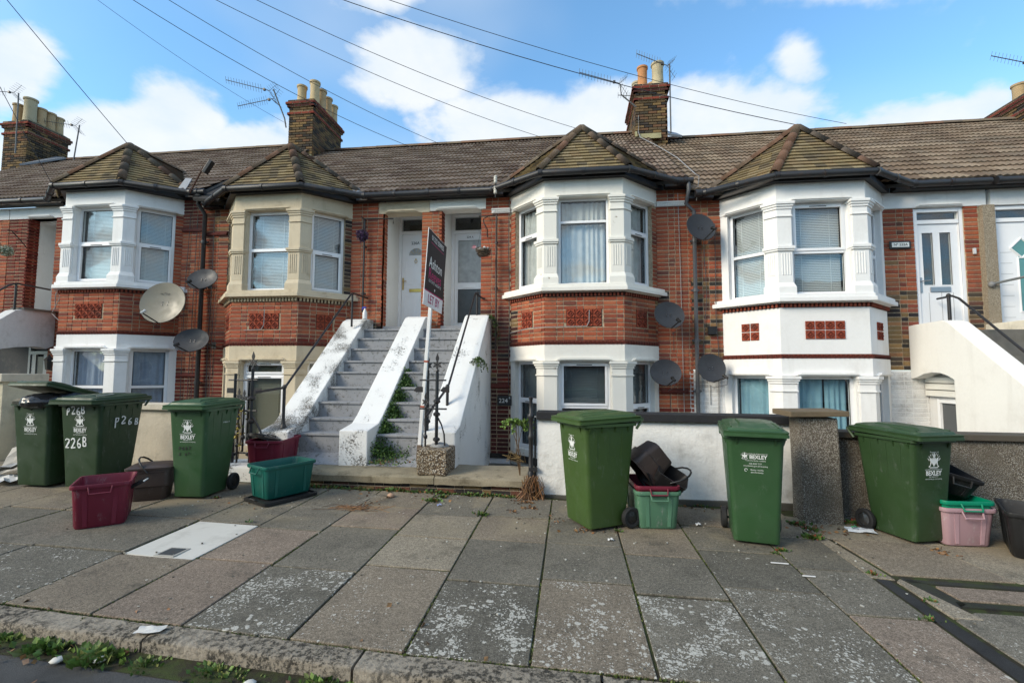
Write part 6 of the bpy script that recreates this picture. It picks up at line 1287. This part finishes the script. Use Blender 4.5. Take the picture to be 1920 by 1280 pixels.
# ================================================================== aerials
def yagi(par, a, b, ne=11, el=.12, refl=True, up=(0, 0, 1)):
    a, b = Vector(a), Vector(b); d = (b - a).normalized(); s = d.cross(UP).normalized(); e = (s * .35 + UP * .94).normalized() ; m = MB(); m.tube([a, b], .011, 5, (.1,) * 3); L = (b - a).length
    for k in range(ne): p = a + d * (L * k / (ne + 2)); h = el * (1 - .2 * (ne - k) / ne); m.tube([p - e * h, p + e * h], .005, 4, (.1,) * 3)
    if refl:
        for q in (-1, 1):
            for k in range(5): p = b + UP * q * (.04 + .05 * k) + d * (.05 * k) ; m.tube([p - s * .16, p + s * .16], .004, 4, (.1,) * 3)
            m.tube([b, b + UP * q * .26 + d * .22], .006, 4, (.1,) * 3)
    m.box(b - d * .15 - Vector((.03,) * 3), b - d * .15 + Vector((.03,) * 3), (.05,) * 3); return m.build('antenna', 'iron', par)
def aerial(label, mast, yag):
    t = wthing('tv_aerial', label, 'aerial', mast[0], 'television aerials on the roofs'); m = MB(); m.tube(mast, .020, 7, (.1,) * 3); m.build('mast', 'iron', t)
    for y in yag: yagi(t, *y)
    return t
aerial('tall television aerial in front of the far left chimney stack', [(-17.55, 12.25, 8.5), (-17.6, 12.25, 10.5)], [((-18.9, 12.0, 10.55), (-17.7, 12.2, 10.5))])
aerial('thin television aerial right of the far left chimney stack', [(-16.35, 13.0, 8.45), (-16.2, 13.0, 9.75)], [((-17.6, 12.9, 9.95), (-16.35, 13.0, 9.75), 13)])
aerial('double television aerial leaning off the chimney above the cream bay', [(-8.28, 12.25, 8.75), (-8.30, 12.2, 9.0), (-8.62, 12.1, 9.85)], [((-10.0, 11.9, 10.12), (-8.75, 12.1, 9.82), 14), ((-9.9, 12.3, 9.55), (-8.65, 12.15, 9.6), 14)])
aerial('television aerial on a cranked arm left of the chimney with the orange pot', [(1.80, 12.4, 8.75), (1.40, 12.35, 9.10), (1.38, 12.35, 9.38)], [((.28, 12.2, 9.72), (1.36, 12.35, 9.42), 11)])
aerial('tall television aerial strapped to the right side of the orange pot chimney', [(2.68, 12.35, 7.95), (2.68, 12.35, 8.2), (2.68, 12.35, 9.85)], [((1.80, 12.2, 10.12), (2.62, 12.35, 9.82), 10)])
aerial('small television aerial half hidden behind the orange chimney pot', [(2.2, 13.6, 8.9), (2.2, 13.6, 9.75)], [((1.45, 13.6, 9.85), (2.25, 13.6, 9.75), 8, .10, False)])
aerial('television aerial cut off by the right edge of the view', [(11.38, 12.4, 7.9), (11.38, 12.4, 9.22)], [((10.32, 12.3, 9.40), (11.3, 12.45, 9.22), 9)])
t = wthing('floodlight', 'rusty bracket floodlight propped over the valley between bay roofs', 'floodlight', (-7.5, 8.4, 5.4)); m = MB(); m.tube([(-7.75, 8.4, 5.25), (-7.30, 8.2, 5.68)], .016, 6, (.08, .03, .02)); m.build('arm', 'iron', t); m = MB(); m.T = Matrix.Translation((-7.17, 8.18, 5.66)) @ Euler((0, .5, .2)).to_matrix().to_4x4(); m.box((-.035, -.06, -.14), (.035, .06, .14)); m.build('lamp_head', 'plastic_black', t, bevel=.01)
t = wthing('insulator', 'white porcelain line insulator on the gutter edge left of the peeling bay', 'insulator', (-1.38, 8.38, 5.0)); m = MB()
for z in (5.20, 5.00): m.lathe([(.02, -.08), (.034, -.06), (.028, -.02), (.036, .0), (.028, .03), (.034, .05), (.015, .07)], 10, (.6, .57, .5), (-1.38, 8.36, z))
m.tube([(-1.38, 8.36, 4.85), (-1.38, 8.36, 5.22)], .010, 6, (.05,) * 3); m.build('porcelain', 'render', t)
# ================================================================== overhead wires from a pole down the street
PT = Vector((-11.0, 5.02, 10.4)) ; pole = wthing('telegraph_pole', 'wooden telegraph pole outside the frame to the left carrying the house wires', 'pole', (PT.x, PT.y, .2)); m = MB(); m.tube([(PT.x, PT.y, -.3), (PT.x, PT.y, PT.z + .2)], .14, 12, (.12, .08, .05), r2=.09); m.build('shaft', 'pole_wood', pole)
m = MB(); m.tube([(PT.x - .4, PT.y, PT.z), (PT.x + .4, PT.y, PT.z)], .03, 6, (.2,) * 3); m.build('cross_arm', 'iron', pole)
WLAB = ['wire ending on the apex of the first bay roof', 'thin wire reaching the chimney stack above the cream bay', 'upper of the two close wires falling to the ridge right of the cream bay', 'lower of the two close wires falling to the ridge right of the cream bay', 'wire dropping behind the peak of the peeling bay roof', 'wire landing just right of the peeling bay roof peak', 'wire passing the orange chimney pot to the last bay roof', 'topmost wire running over the roofs to the far right', 'short wire coming in at the extreme left by the chimney']
for i, (e, s_) in enumerate((((-9.5, 8.6, 6.5), .05), ((-8.3, 12.3, 8.9), .35), ((-3.9, 13.0, 8.4), .45), ((-4.3, 12.2, 7.85), .55), ((-.85, 13.0, 8.4), .5), ((.7, 13.0, 8.4), .55), ((4.2, 8.7, 6.05), .6), ((7.3, 12.9, 8.2), .6), ((-10.85, 8.6, 5.0), .1))):
    a = PT + Vector((rng.uniform(-.3, .3), 0, rng.uniform(-.05, .1))); b = Vector(e); P = [a + (b - a) * (k / 24) - UP * s_ * 4 * (k / 24) * (1 - k / 24) for k in range(25)]
    m = MB(); m.tube(P, .0075 if i != 1 else .005, 4); o = m.build('overhead_wire', 'wire'); tag(o, WLAB[i], 'wire', 'overhead wires crossing the sky')
tag((lambda m: (m.tube([(1.85, 12.38, 8.5), (1.83, 12.3, 8.0), (1.85, 12.1, 7.75), (2.05, 10.8, 6.85), (2.2, 9.6, 6.0), (2.28, 8.6, 5.22), (2.3, 8.42, 5.1), (2.28, 8.55, 4.7)], .008, 5), m.build('aerial_cable', 'grey_wire'))[1])(MB()), 'pale cable running down the tiles from the orange pot chimney to the gutter', 'cable')
# ================================================================== hanging things
def leafblob(m, c, r, n, size, cols, rr, flat=1.0, up=.3):
    c = Vector(c)
    for _ in range(n):
        d = Vector((rr.gauss(0, 1), rr.gauss(0, 1), rr.gauss(0, 1))).normalized() * (rr.random() ** .4); p = c + Vector((d.x * r[0], d.y * r[1], d.z * r[2])); leaf(m, p, size * rr.uniform(.6, 1.2), cols[rr.randrange(len(cols))], rr, up)
def leaf(m, p, s, col, rr, up=.3, dr=None):
    d = dr or Vector((rr.gauss(0, 1), rr.gauss(0, 1), rr.gauss(0, 1) + up)).normalized(); a = d.cross(Vector((rr.gauss(0, 1), rr.gauss(0, 1), rr.gauss(0, 1)))).normalized(); k = rr.uniform(.8, 1.2); c = tuple(x * k for x in col); n = d.cross(a)
    i = [m.av(p), m.av(p + d * s * .5 + a * s * .36 + n * s * .08), m.av(p + d * s), m.av(p + d * s * .5 - a * s * .36 + n * s * .08)]; m.fi([i[0], i[1], i[2]], c); m.fi([i[0], i[2], i[3]], c)
GRN = [(.055, .115, .022), (.08, .15, .03), (.04, .085, .02), (.11, .16, .04)]; DRY = [(.22, .10, .04), (.16, .09, .045), (.28, .15, .06), (.11, .06, .035)]
rr = random.Random(21)
t = wthing('hanging_ball', 'dark purple flower ball hanging from the bracket by the white panelled door', 'plant', (-3.98, 8.36, 4.2)); m = MB(); leafblob(m, (-3.98, 8.36, 4.21), (.115, .115, .115), 900, .035, [(.05, .02, .07), (.09, .04, .12), (.02, .02, .02), (.12, .08, .14)], rr); m.build('flowers', 'leaf', t); m = MB(); m.tube([(-3.98, 8.36, 4.2), (-3.98, 8.42, 4.56)], .003, 4); m.build('chain', 'wire', t)
m = MB(); m.tube([(-4.05, 8.68, 4.60), (-4.0, 8.36, 4.58), (-3.98, 8.30, 4.56)], .010, 5, IR); m.tube([(-4.05, 8.68, 4.25), (-4.03, 8.52, 4.40), (-4.0, 8.40, 4.58)], .008, 5, IR); m.build('bracket', 'iron', t)
t = wthing('hanging_basket', 'twiggy hanging basket with pale eggs and a pink flower by the frosted door', 'basket', (-1.60, 8.36, 3.8)); m = MB(); o = Vector((-1.60, 8.36, 3.86))
for k in range(130):
    a, z = rr.uniform(0, 2 * pi), rr.uniform(-.12, .02); r = .14 * sqrt(max(.05, 1 - (z / .14) ** 2)); b = a + rr.uniform(.4, .9); z2 = z + rr.uniform(-.02, .02); m.tube([o + Vector((r * cos(a), r * sin(a), z)), o + Vector((r * 1.04 * cos((a + b) / 2), r * 1.04 * sin((a + b) / 2), (z + z2) / 2)), o + Vector((r * cos(b), r * sin(b), z2))], .0045, 4, rr.choice([(.12, .09, .06), (.07, .05, .035), (.18, .14, .10)]))
m.lathe([(.02, -.13), (.10, -.09), (.13, -.01), (.11, -.005)], 10, (.05, .035, .025), o); m.build('twigs', 'leaf', t)
for dx, dy in ((-.05, -.05), (.03, -.06), (.08, 0)): m = MB(); m.blob(o + Vector((dx, dy, .02)), (.035, .03, .03), (.5,) * 3, 10); m.build('egg', 'curtain_white', t, smooth=True)
m = MB(); leafblob(m, o + Vector((-.17, -.02, .05)), (.03, .03, .04), 60, .035, [(.6, .28, .32), (.7, .4, .45)], rr); m.build('flower', 'leaf', t)
m = MB()
for dx in (-.13, .13): m.tube([o + Vector((dx, 0, 0)), (-1.60, 8.36, 4.42)], .003, 4)
m.build('chains', 'wire', t); m = MB(); m.tube([(-1.58, 8.68, 4.60), (-1.60, 8.36, 4.45)], .009, 5, IR); m.tube([(-1.58, 8.68, 4.2), (-1.56, 8.56, 4.3), (-1.62, 8.5, 4.42), (-1.60, 8.36, 4.45)], .010, 5, IR); m.build('bracket', 'iron', t)
t = wthing('hanging_ball', 'pale variegated plant ball hanging at the extreme left porch', 'plant', (-11.75, 8.2, 4.1)); m = MB(); leafblob(m, (-11.80, 8.2, 4.1), (.13, .13, .12), 700, .035, [(.35, .40, .30), (.10, .14, .07), (.5, .52, .42)], rr); m.build('foliage', 'leaf', t); m = MB(); m.tube([(-11.80, 8.2, 4.1), (-11.80, 8.2, 4.5)], .003, 4); m.build('chain', 'wire', t)
m = MB(); m.tube([(-11.95, 8.68, 4.62), (-11.80, 8.2, 4.55)], .010, 5, IR); m.tube([(-11.95, 8.68, 4.3), (-11.88, 8.5, 4.42), (-11.82, 8.3, 4.55)], .010, 5, IR); m.build('bracket', 'iron', t)
t = wthing('wall_lantern', 'black wall lantern by the left basement door', 'lantern', (-10.93, 8.55, 1.75)); m = MB(); m.lathe([(.05, -.14), (.075, .06)], 6, (.02,) * 3, (-10.95, 8.5, 1.75)); m.lathe([(.095, .06), (.03, .14), (.01, .18)], 6, (.02,) * 3, (-10.95, 8.5, 1.75)); m.tube([(-10.95, 8.5, 1.62), (-10.95, 8.69, 1.55)], .012, 5, IR); m.build('lantern_body', 'iron', t)
t = wthing('spray_bottle', 'white spray bottle with blue trigger standing on the left stair wall', 'bottle', (-3.93, 8.45, 2.60)); m = MB(); m.lathe([(.045, 0), (.045, .12), (.018, .19), (.015, .21)], 14, (.7,) * 3, (-3.93, 8.45, 2.60)); m.build('bottle_body', 'pvc', t, auto=40); m = MB(); m.box((-3.97, 8.43, 2.81), (-3.91, 8.47, 2.84)); m.box((-3.99, 8.44, 2.78), (-3.975, 8.46, 2.83)); simple('trigger_blue', (.02, .04, .35), .4); m.build('trigger', 'trigger_blue', t)
# ================================================================== plants and litter
m = MB(); rr = random.Random(3)
for k in range(9000):                                     # ivy tumbling down the second flight against the middle wall
    f = rr.random() ** .8; yy = 6.05 + f * 1.35; zz = .42 + max(0, yy - 6.2) * .84; 
    wd = .10 + .16 * max(0, 1 - abs(f - .12) * 3) + .06 * sin(f * 17)
    xx = -2.69 + abs(rr.gauss(0, wd * .8)); 
    if xx > -2.1: continue
    leaf(m, Vector((xx, yy + rr.uniform(-.10, .10), zz + rr.uniform(.0, .24) * max(.2, 1 - (xx + 2.69) / .3))), rr.uniform(.022, .038), rr.choice(GRN[:3]), rr, .5)
for k in range(240): leaf(m, Vector((-2.64 + abs(rr.gauss(0, .25)), 5.95 + rr.uniform(-.08, .2), .37 + rr.uniform(0, .04))), rr.uniform(.02, .04), rr.choice(GRN + DRY[:1]), rr, .6)
tag(m.build('ivy', 'leaf', recalc=False), 'dark green ivy creeping down the right flight beside the middle wall', 'ivy', kind='stuff')
def fern(label, c, n, L, cols, seed, hang=0, cat='plant'):
    q = random.Random(seed); m = MB(); c = Vector(c)
    for _ in range(n):
        a = q.uniform(0, 2 * pi); d = Vector((cos(a), sin(a) * .7, q.uniform(.1, .9))); P = [c + d * L * k / 6 - UP * (hang + .25) * L * (k / 6) ** 2 * 2 for k in range(7)]
        m.tube(P, .003, 4, (.08, .08, .03))
        for k in range(1, 7):
            for s in (-1, 1, 0): leaf(m, P[k], L * .2, q.choice(cols), q, .2)
    return tag(m.build('plant', 'leaf', recalc=False), label, cat)
fern('small fern growing from the crack in the right stair wall', (-1.47, 7.35, 1.80), 16, .17, GRN, 4, .4); fern('green tuft hanging over the top of the right stair wall', (-1.50, 8.5, 2.62), 16, .22, GRN[:3], 5, .9)
fern('leafy fine stemmed seedling sprouting beside the iron gate post', (-.66, 5.75, .95), 26, .20, [(.13, .22, .04), (.10, .18, .03), (.17, .25, .06)], 6, .1)
m = MB(); q = random.Random(9)
for k in range(5): m.tube([(-.62, 5.75, .3), (-.64 + q.uniform(-.03, .03), 5.74, .6), (-.66 + q.uniform(-.1, .1), 5.72, .95)], .004, 4, (.13, .08, .04))
for k in range(7): m.tube([(-.62, 5.72, .55), (-.75 + q.uniform(-.1, .2), 5.70, .62 + q.uniform(-.1, .06)), (-.62 + q.uniform(-.2, .15), 5.70, .5)], .0025, 4, (.25, .17, .07))
tag(m.build('stems', 'leaf'), 'thin brown stems under the seedling by the gate post', 'stems')
m = MB()
for k in range(150): a = Vector((-.46 + q.gauss(0, .045), 5.50 + q.uniform(-.03, .06), .32 + q.uniform(-.06, .06))); m.tube([a, a + Vector((q.gauss(0, .04), q.uniform(-.05, .02), -.12)), (a.x + q.gauss(0, .05), a.y - q.uniform(0, .06), G(a.x, 5.5) + .005)], q.uniform(.002, .006), 4, q.choice(DRY + [(.09, .05, .03)]))
tag(m.build('root_clump', 'leaf'), 'hanging mass of reddish dry roots below the iron gate post', 'roots')
m = MB(); q = random.Random(12)
for k in range(60): zz = q.uniform(.5, 1.15); leaf(m, Vector((-4.47 + q.gauss(0, .05), 5.86 + q.uniform(-.05, .03), zz)), q.uniform(.03, .055), q.choice([(.45, .33, .05), (.30, .20, .04), (.10, .10, .03), (.5, .40, .08)]), q)
m.tube([(-4.5, 5.88, .4), (-4.44, 5.86, .8), (-4.5, 5.88, 1.15)], .006, 4, (.08, .05, .03)); tag(m.build('vine', 'leaf', recalc=False), 'withered yellow leaved vine clinging to the broken railing', 'vine')
def tufts(label, spots, seed, cols, cat='weeds', blade=.05, name='weeds'):
    q = random.Random(seed); m = MB()
    for (x, y, r, n, k) in spots:
        for _ in range(n):
            a, d = q.uniform(0, 2 * pi), abs(q.gauss(0, r * .6)); px, py = x + d * cos(a), y + d * sin(a) * .6; z = (G(px, py) if py > yk(px) - .02 else -.014 * px - .028)
            s = blade * k * q.uniform(.5, 1.3); dr = Vector((cos(a) * q.uniform(.2, 1), sin(a) * q.uniform(.2, 1), q.uniform(.3, 1.2))).normalized(); leaf(m, Vector((px, py, z - .003)), s, q.choice(cols), q, .4, dr)
    return tag(m.build(name, 'leaf', recalc=False), label, cat, kind='stuff')
q = random.Random(2)
tufts('low green weeds along the foot of the stone plinth', [(-3.3 + k * .085 + q.uniform(-.03, .03), 5.52 + q.uniform(-.03, .03), .09, 45, q.uniform(.35, 1.0)) for k in range(33) if not 17 < k < 20] + [(-1.55, 5.22, .10, 90, .9), (-1.5, 5.38, .08, 60, .8), (-.92, 4.85, .06, 60, .8)], 5, GRN + DRY[:1], blade=.042)
tufts('green weeds and dandelion rosettes growing in the gutter below the kerb', [(x, yk(x) - .21 + q.uniform(-.03, .02), .12, int(75 * s), s * .85) for x, s in ((-4.6, .9), (-4.2, 1.1), (-3.9, .8), (-3.55, 1.0), (-3.30, .9), (-3.0, 1.2), (-2.9, 1.0), (-2.62, 1.5), (-2.55, 1.2), (-2.3, .7), (-1.9, .8), (-1.75, .6), (-1.30, .9), (-1.15, 1.0), (-1.0, .8), (-.6, .9), (-.4, .7), (-.1, .8), (.3, .6))], 6, [(.10, .17, .03), (.14, .22, .05), (.06, .11, .02), (.20, .22, .07)], blade=.046)
tufts('mossy weeds at the foot of the pebbledash pier and in the paving cracks', [(2.25, 5.1, .09, 120, .8), (2.32, 4.97, .08, 80, .7), (2.85, 5.25, .08, 70, .8), (2.22, 4.72, .07, 90, 1.0), (1.80, 4.36, .05, 60, .7), (2.30, 4.0, .04, 50, .6), (2.44, 3.62, .05, 40, .5), (2.25, 3.35, .05, 40, .5), (1.72, 4.3, .03, 30, .5), (.44, 4.60, .05, 40, .6), (1.45, 5.58, .12, 70, .5), (-5.6, 6.1, .1, 80, .8), (-4.0, 4.9, .05, 30, .6), (-4.75, 5.45, .09, 60, .8), (-3.1, 4.25, .02, 8, .8)], 7, GRN + [(.25, .07, .04)], blade=.045)
m = MB(); q = random.Random(44)                          # moss in the joints
for x in colsX[10:21]:
    for k in range(900):
        y = q.uniform(2.56, 5.4)
        if q.random() < .35 + .5 * math.sin(y * 3.1 + x * 7): leaf(m, Vector((x + q.gauss(0, .0035), y, G(x, y) - .010)), q.uniform(.008, .017), q.choice([(.07, .10, .02), (.11, .13, .03), (.05, .06, .02)]), q, 1.5)
for k in range(2500): x = q.uniform(-5, 2.2); leaf(m, Vector((x, yk(x) + q.gauss(0, .004), G(x, 2.5) - .012)), q.uniform(.008, .018), q.choice([(.07, .10, .02), (.11, .13, .03), (.05, .06, .02)]), q, 1.5)
tag(m.build('joint_moss', 'leaf', recalc=False), 'green moss filling the joints between the paving slabs', 'moss', kind='stuff')
m = MB(); q = random.Random(8)
for (x, y, r, n) in ((-2.2, 4.95, .12, 16), (-1.5, 5.3, .3, 18), (-.5, 5.35, .12, 46), (-.42, 5.15, .07, 26), (-.62, 5.0, .05, 14), (.15, 4.56, .09, 26), (2.4, 4.95, .25, 30), (2.75, 5.1, .2, 30), (3.2, 4.52, .10, 22), (-2.4, 5.4, .3, 16), (-.2, 4.8, .35, 18), (-3, 2.3, .6, 30), (-1, 2.33, .8, 36), (1.4, 5.5, .4, 20), (-.2, 2.5, .5, 8), (-3.6, 4.9, .3, 10)):
    for _ in range(n):
        px, py = x + q.gauss(0, r * .6), y + q.gauss(0, r * .4); z = (G(px, py) if py > yk(px) - .02 else -.014 * px - .026); leaf(m, Vector((px, py, z + .003)), q.uniform(.02, .05), q.choice(DRY), q, .1, Vector((q.gauss(0, 1), q.gauss(0, 1), q.uniform(0, .4))).normalized())
tag(m.build('fallen_leaves', 'leaf', recalc=False), 'brown fallen leaves scattered over the pavement and gutter', 'leaves', kind='stuff')
m = MB(); q = random.Random(81)
for _ in range(420):
    px, py = q.uniform(-5, 2.6), q.uniform(2.25, 5.5)
    if q.random() < .5: py = q.uniform(4.3, 5.5)
    z = (G(px, py) if py > yk(px) - .02 else -.014 * px - .026); s = q.uniform(.003, .009); m.blob((px, py, z + s * .5), (s, s * q.uniform(.6, 1), s * .5), q.choice([(.5, .48, .42), (.2, .18, .14), (.35, .32, .26), (.1, .09, .07)]), 4)
tag(m.build('grit', 'litter', recalc=False), 'loose grit and small stones scattered on the pavement', 'grit', kind='stuff')
def scrap(label, M4, w, l, col, name='paper_scrap', fold=.02, mat='litter', cat='litter'):
    m = MB(); m.T = M4; n = 5; q = random.Random(int(w * 999)); I = [[m.av((w * (i / n - .5), l * (j / n - .5), q.uniform(0, fold))) for j in range(n + 1)] for i in range(n + 1)]
    for i in range(n):
        for j in range(n): m.fi([I[i][j], I[i + 1][j], I[i + 1][j + 1], I[i][j + 1]], col)
    return tag(m.build(name, mat, recalc=False), label, cat)
scrap('white printed leaflet lying by the steel hubbed bin wheel', EM(2.79, 5.0, G(2.79, 5.0) + .006, 0, 0, -12), .24, .13, (.62, .64, .66)); scrap('small green square printed on the leaflet', EM(2.74, 5.01, G(2.74, 5.01) + .03, 0, 0, -12), .05, .03, (.05, .25, .12))
scrap('flattened white paper scrap on the kerb', EM(-2.42, 2.50, G(-2.4, 2.5) + .012, 0, 0, 10), .15, .07, (.58, .56, .52), fold=.015)
scrap('crumpled grey newspaper heaped at the extreme left', EM(-7.15, 5.15, .30, 0, -20, 30), .5, .4, (.42, .41, .39), fold=.10); scrap('torn cardboard sheet leaning in the left corner pile', EM(-7.3, 5.5, .42, 50, -10, 20), .5, .4, (.40, .37, .32), fold=.04); scrap('white carrier bag scrap at the bottom of the corner pile', EM(-6.95, 5.0, .23, 0, 0, -30), .35, .25, (.55, .54, .52), fold=.08)
scrap('tiny blue and white wrapper in the crack below the plinth', EM(-1.44, 5.06, G(-1.44, 5.06) + .006, 0, 0, 30), .05, .03, (.3, .36, .6)); scrap('small white tissue scrap beside the faded green box', EM(1.25, 4.9, G(1.2, 4.9) + .006), .05, .05, (.7,) * 3); scrap('white fleck of paper before the corner on bin', EM(.35, 4.35, G(.35, 4.35) + .006), .05, .03, (.65,) * 3)
for x, y, l, r, lb in ((1.66, 4.07, .13, -4, 'long white plastic stick on the paving in front of the lettered bin'), (1.78, 3.86, .09, -2, 'short white plastic stick nearer the kerb than the long one')): m = MB(); m.T = EM(x, y, G(x, y) + .008, 0, 0, r); m.box((-l / 2, -.004, 0), (l / 2, .004, .006), (.75,) * 3); tag(m.build('plastic_stick', 'pvc'), lb, 'litter')
for i, (x, y) in enumerate(((-3.28, 2.32), (-2.78, 2.30), (-2.56, 2.34), (-3.6, 2.33), (-1.63, 2.28), (-1.3, 2.3))): m = MB(); m.blob((x, y, -.014 * x - .018), (.035, .022, .014), ((.55, .53, .48),) [0], 8); tag(m.build('pebble', 'litter', smooth=True), ['whitish pebble in the gutter, left of the big weed', 'oval pale stone in the gutter beside the big weed', 'cream stone among the dandelion leaves', 'pale pebble nearest the left edge of the gutter', 'lone light stone in the middle of the gutter', 'small buff stone before the kerb joint'][i], 'stone')
m = MB(); q = random.Random(77)
for k in range(60): a = Vector((-2.28 + q.gauss(0, .12), 4.82 + q.gauss(0, .05), G(-2.3, 4.8) + .01)); m.tube([a, a + Vector((q.gauss(0, .06), q.gauss(0, .04), q.uniform(0, .03))), a + Vector((q.gauss(0, .1), q.gauss(0, .06), .0))], .002, 4, q.choice(DRY))
for k in range(9): m.tube([(-2.1, 5.25, G(-2.1, 5.2) + .02), (-2.15 + q.uniform(-.1, .1), 5.05, G(-2, 5) + .09), (-2.3 + q.uniform(-.1, .1), 4.85, G(-2.3, 4.8) + .02)], .0025, 4, (.3, .26, .2))
tag(m.build('dead_stalks', 'leaf'), 'tangle of dead stalks on the paving before the stone plinth', 'stalks')
m = MB(); m.T = EM(-2.08, 5.27, G(-2.1, 5.3) + .02, 0, 0, 20); m.blob((0, 0, 0), (.045, .035, .03), (.45, .28, .18), 8); tag(m.build('litter_husk', 'litter', smooth=True), 'small buff husk at the end of the dead stalks', 'litter')
# dark brickwork of the lower fronts beyond the left edge
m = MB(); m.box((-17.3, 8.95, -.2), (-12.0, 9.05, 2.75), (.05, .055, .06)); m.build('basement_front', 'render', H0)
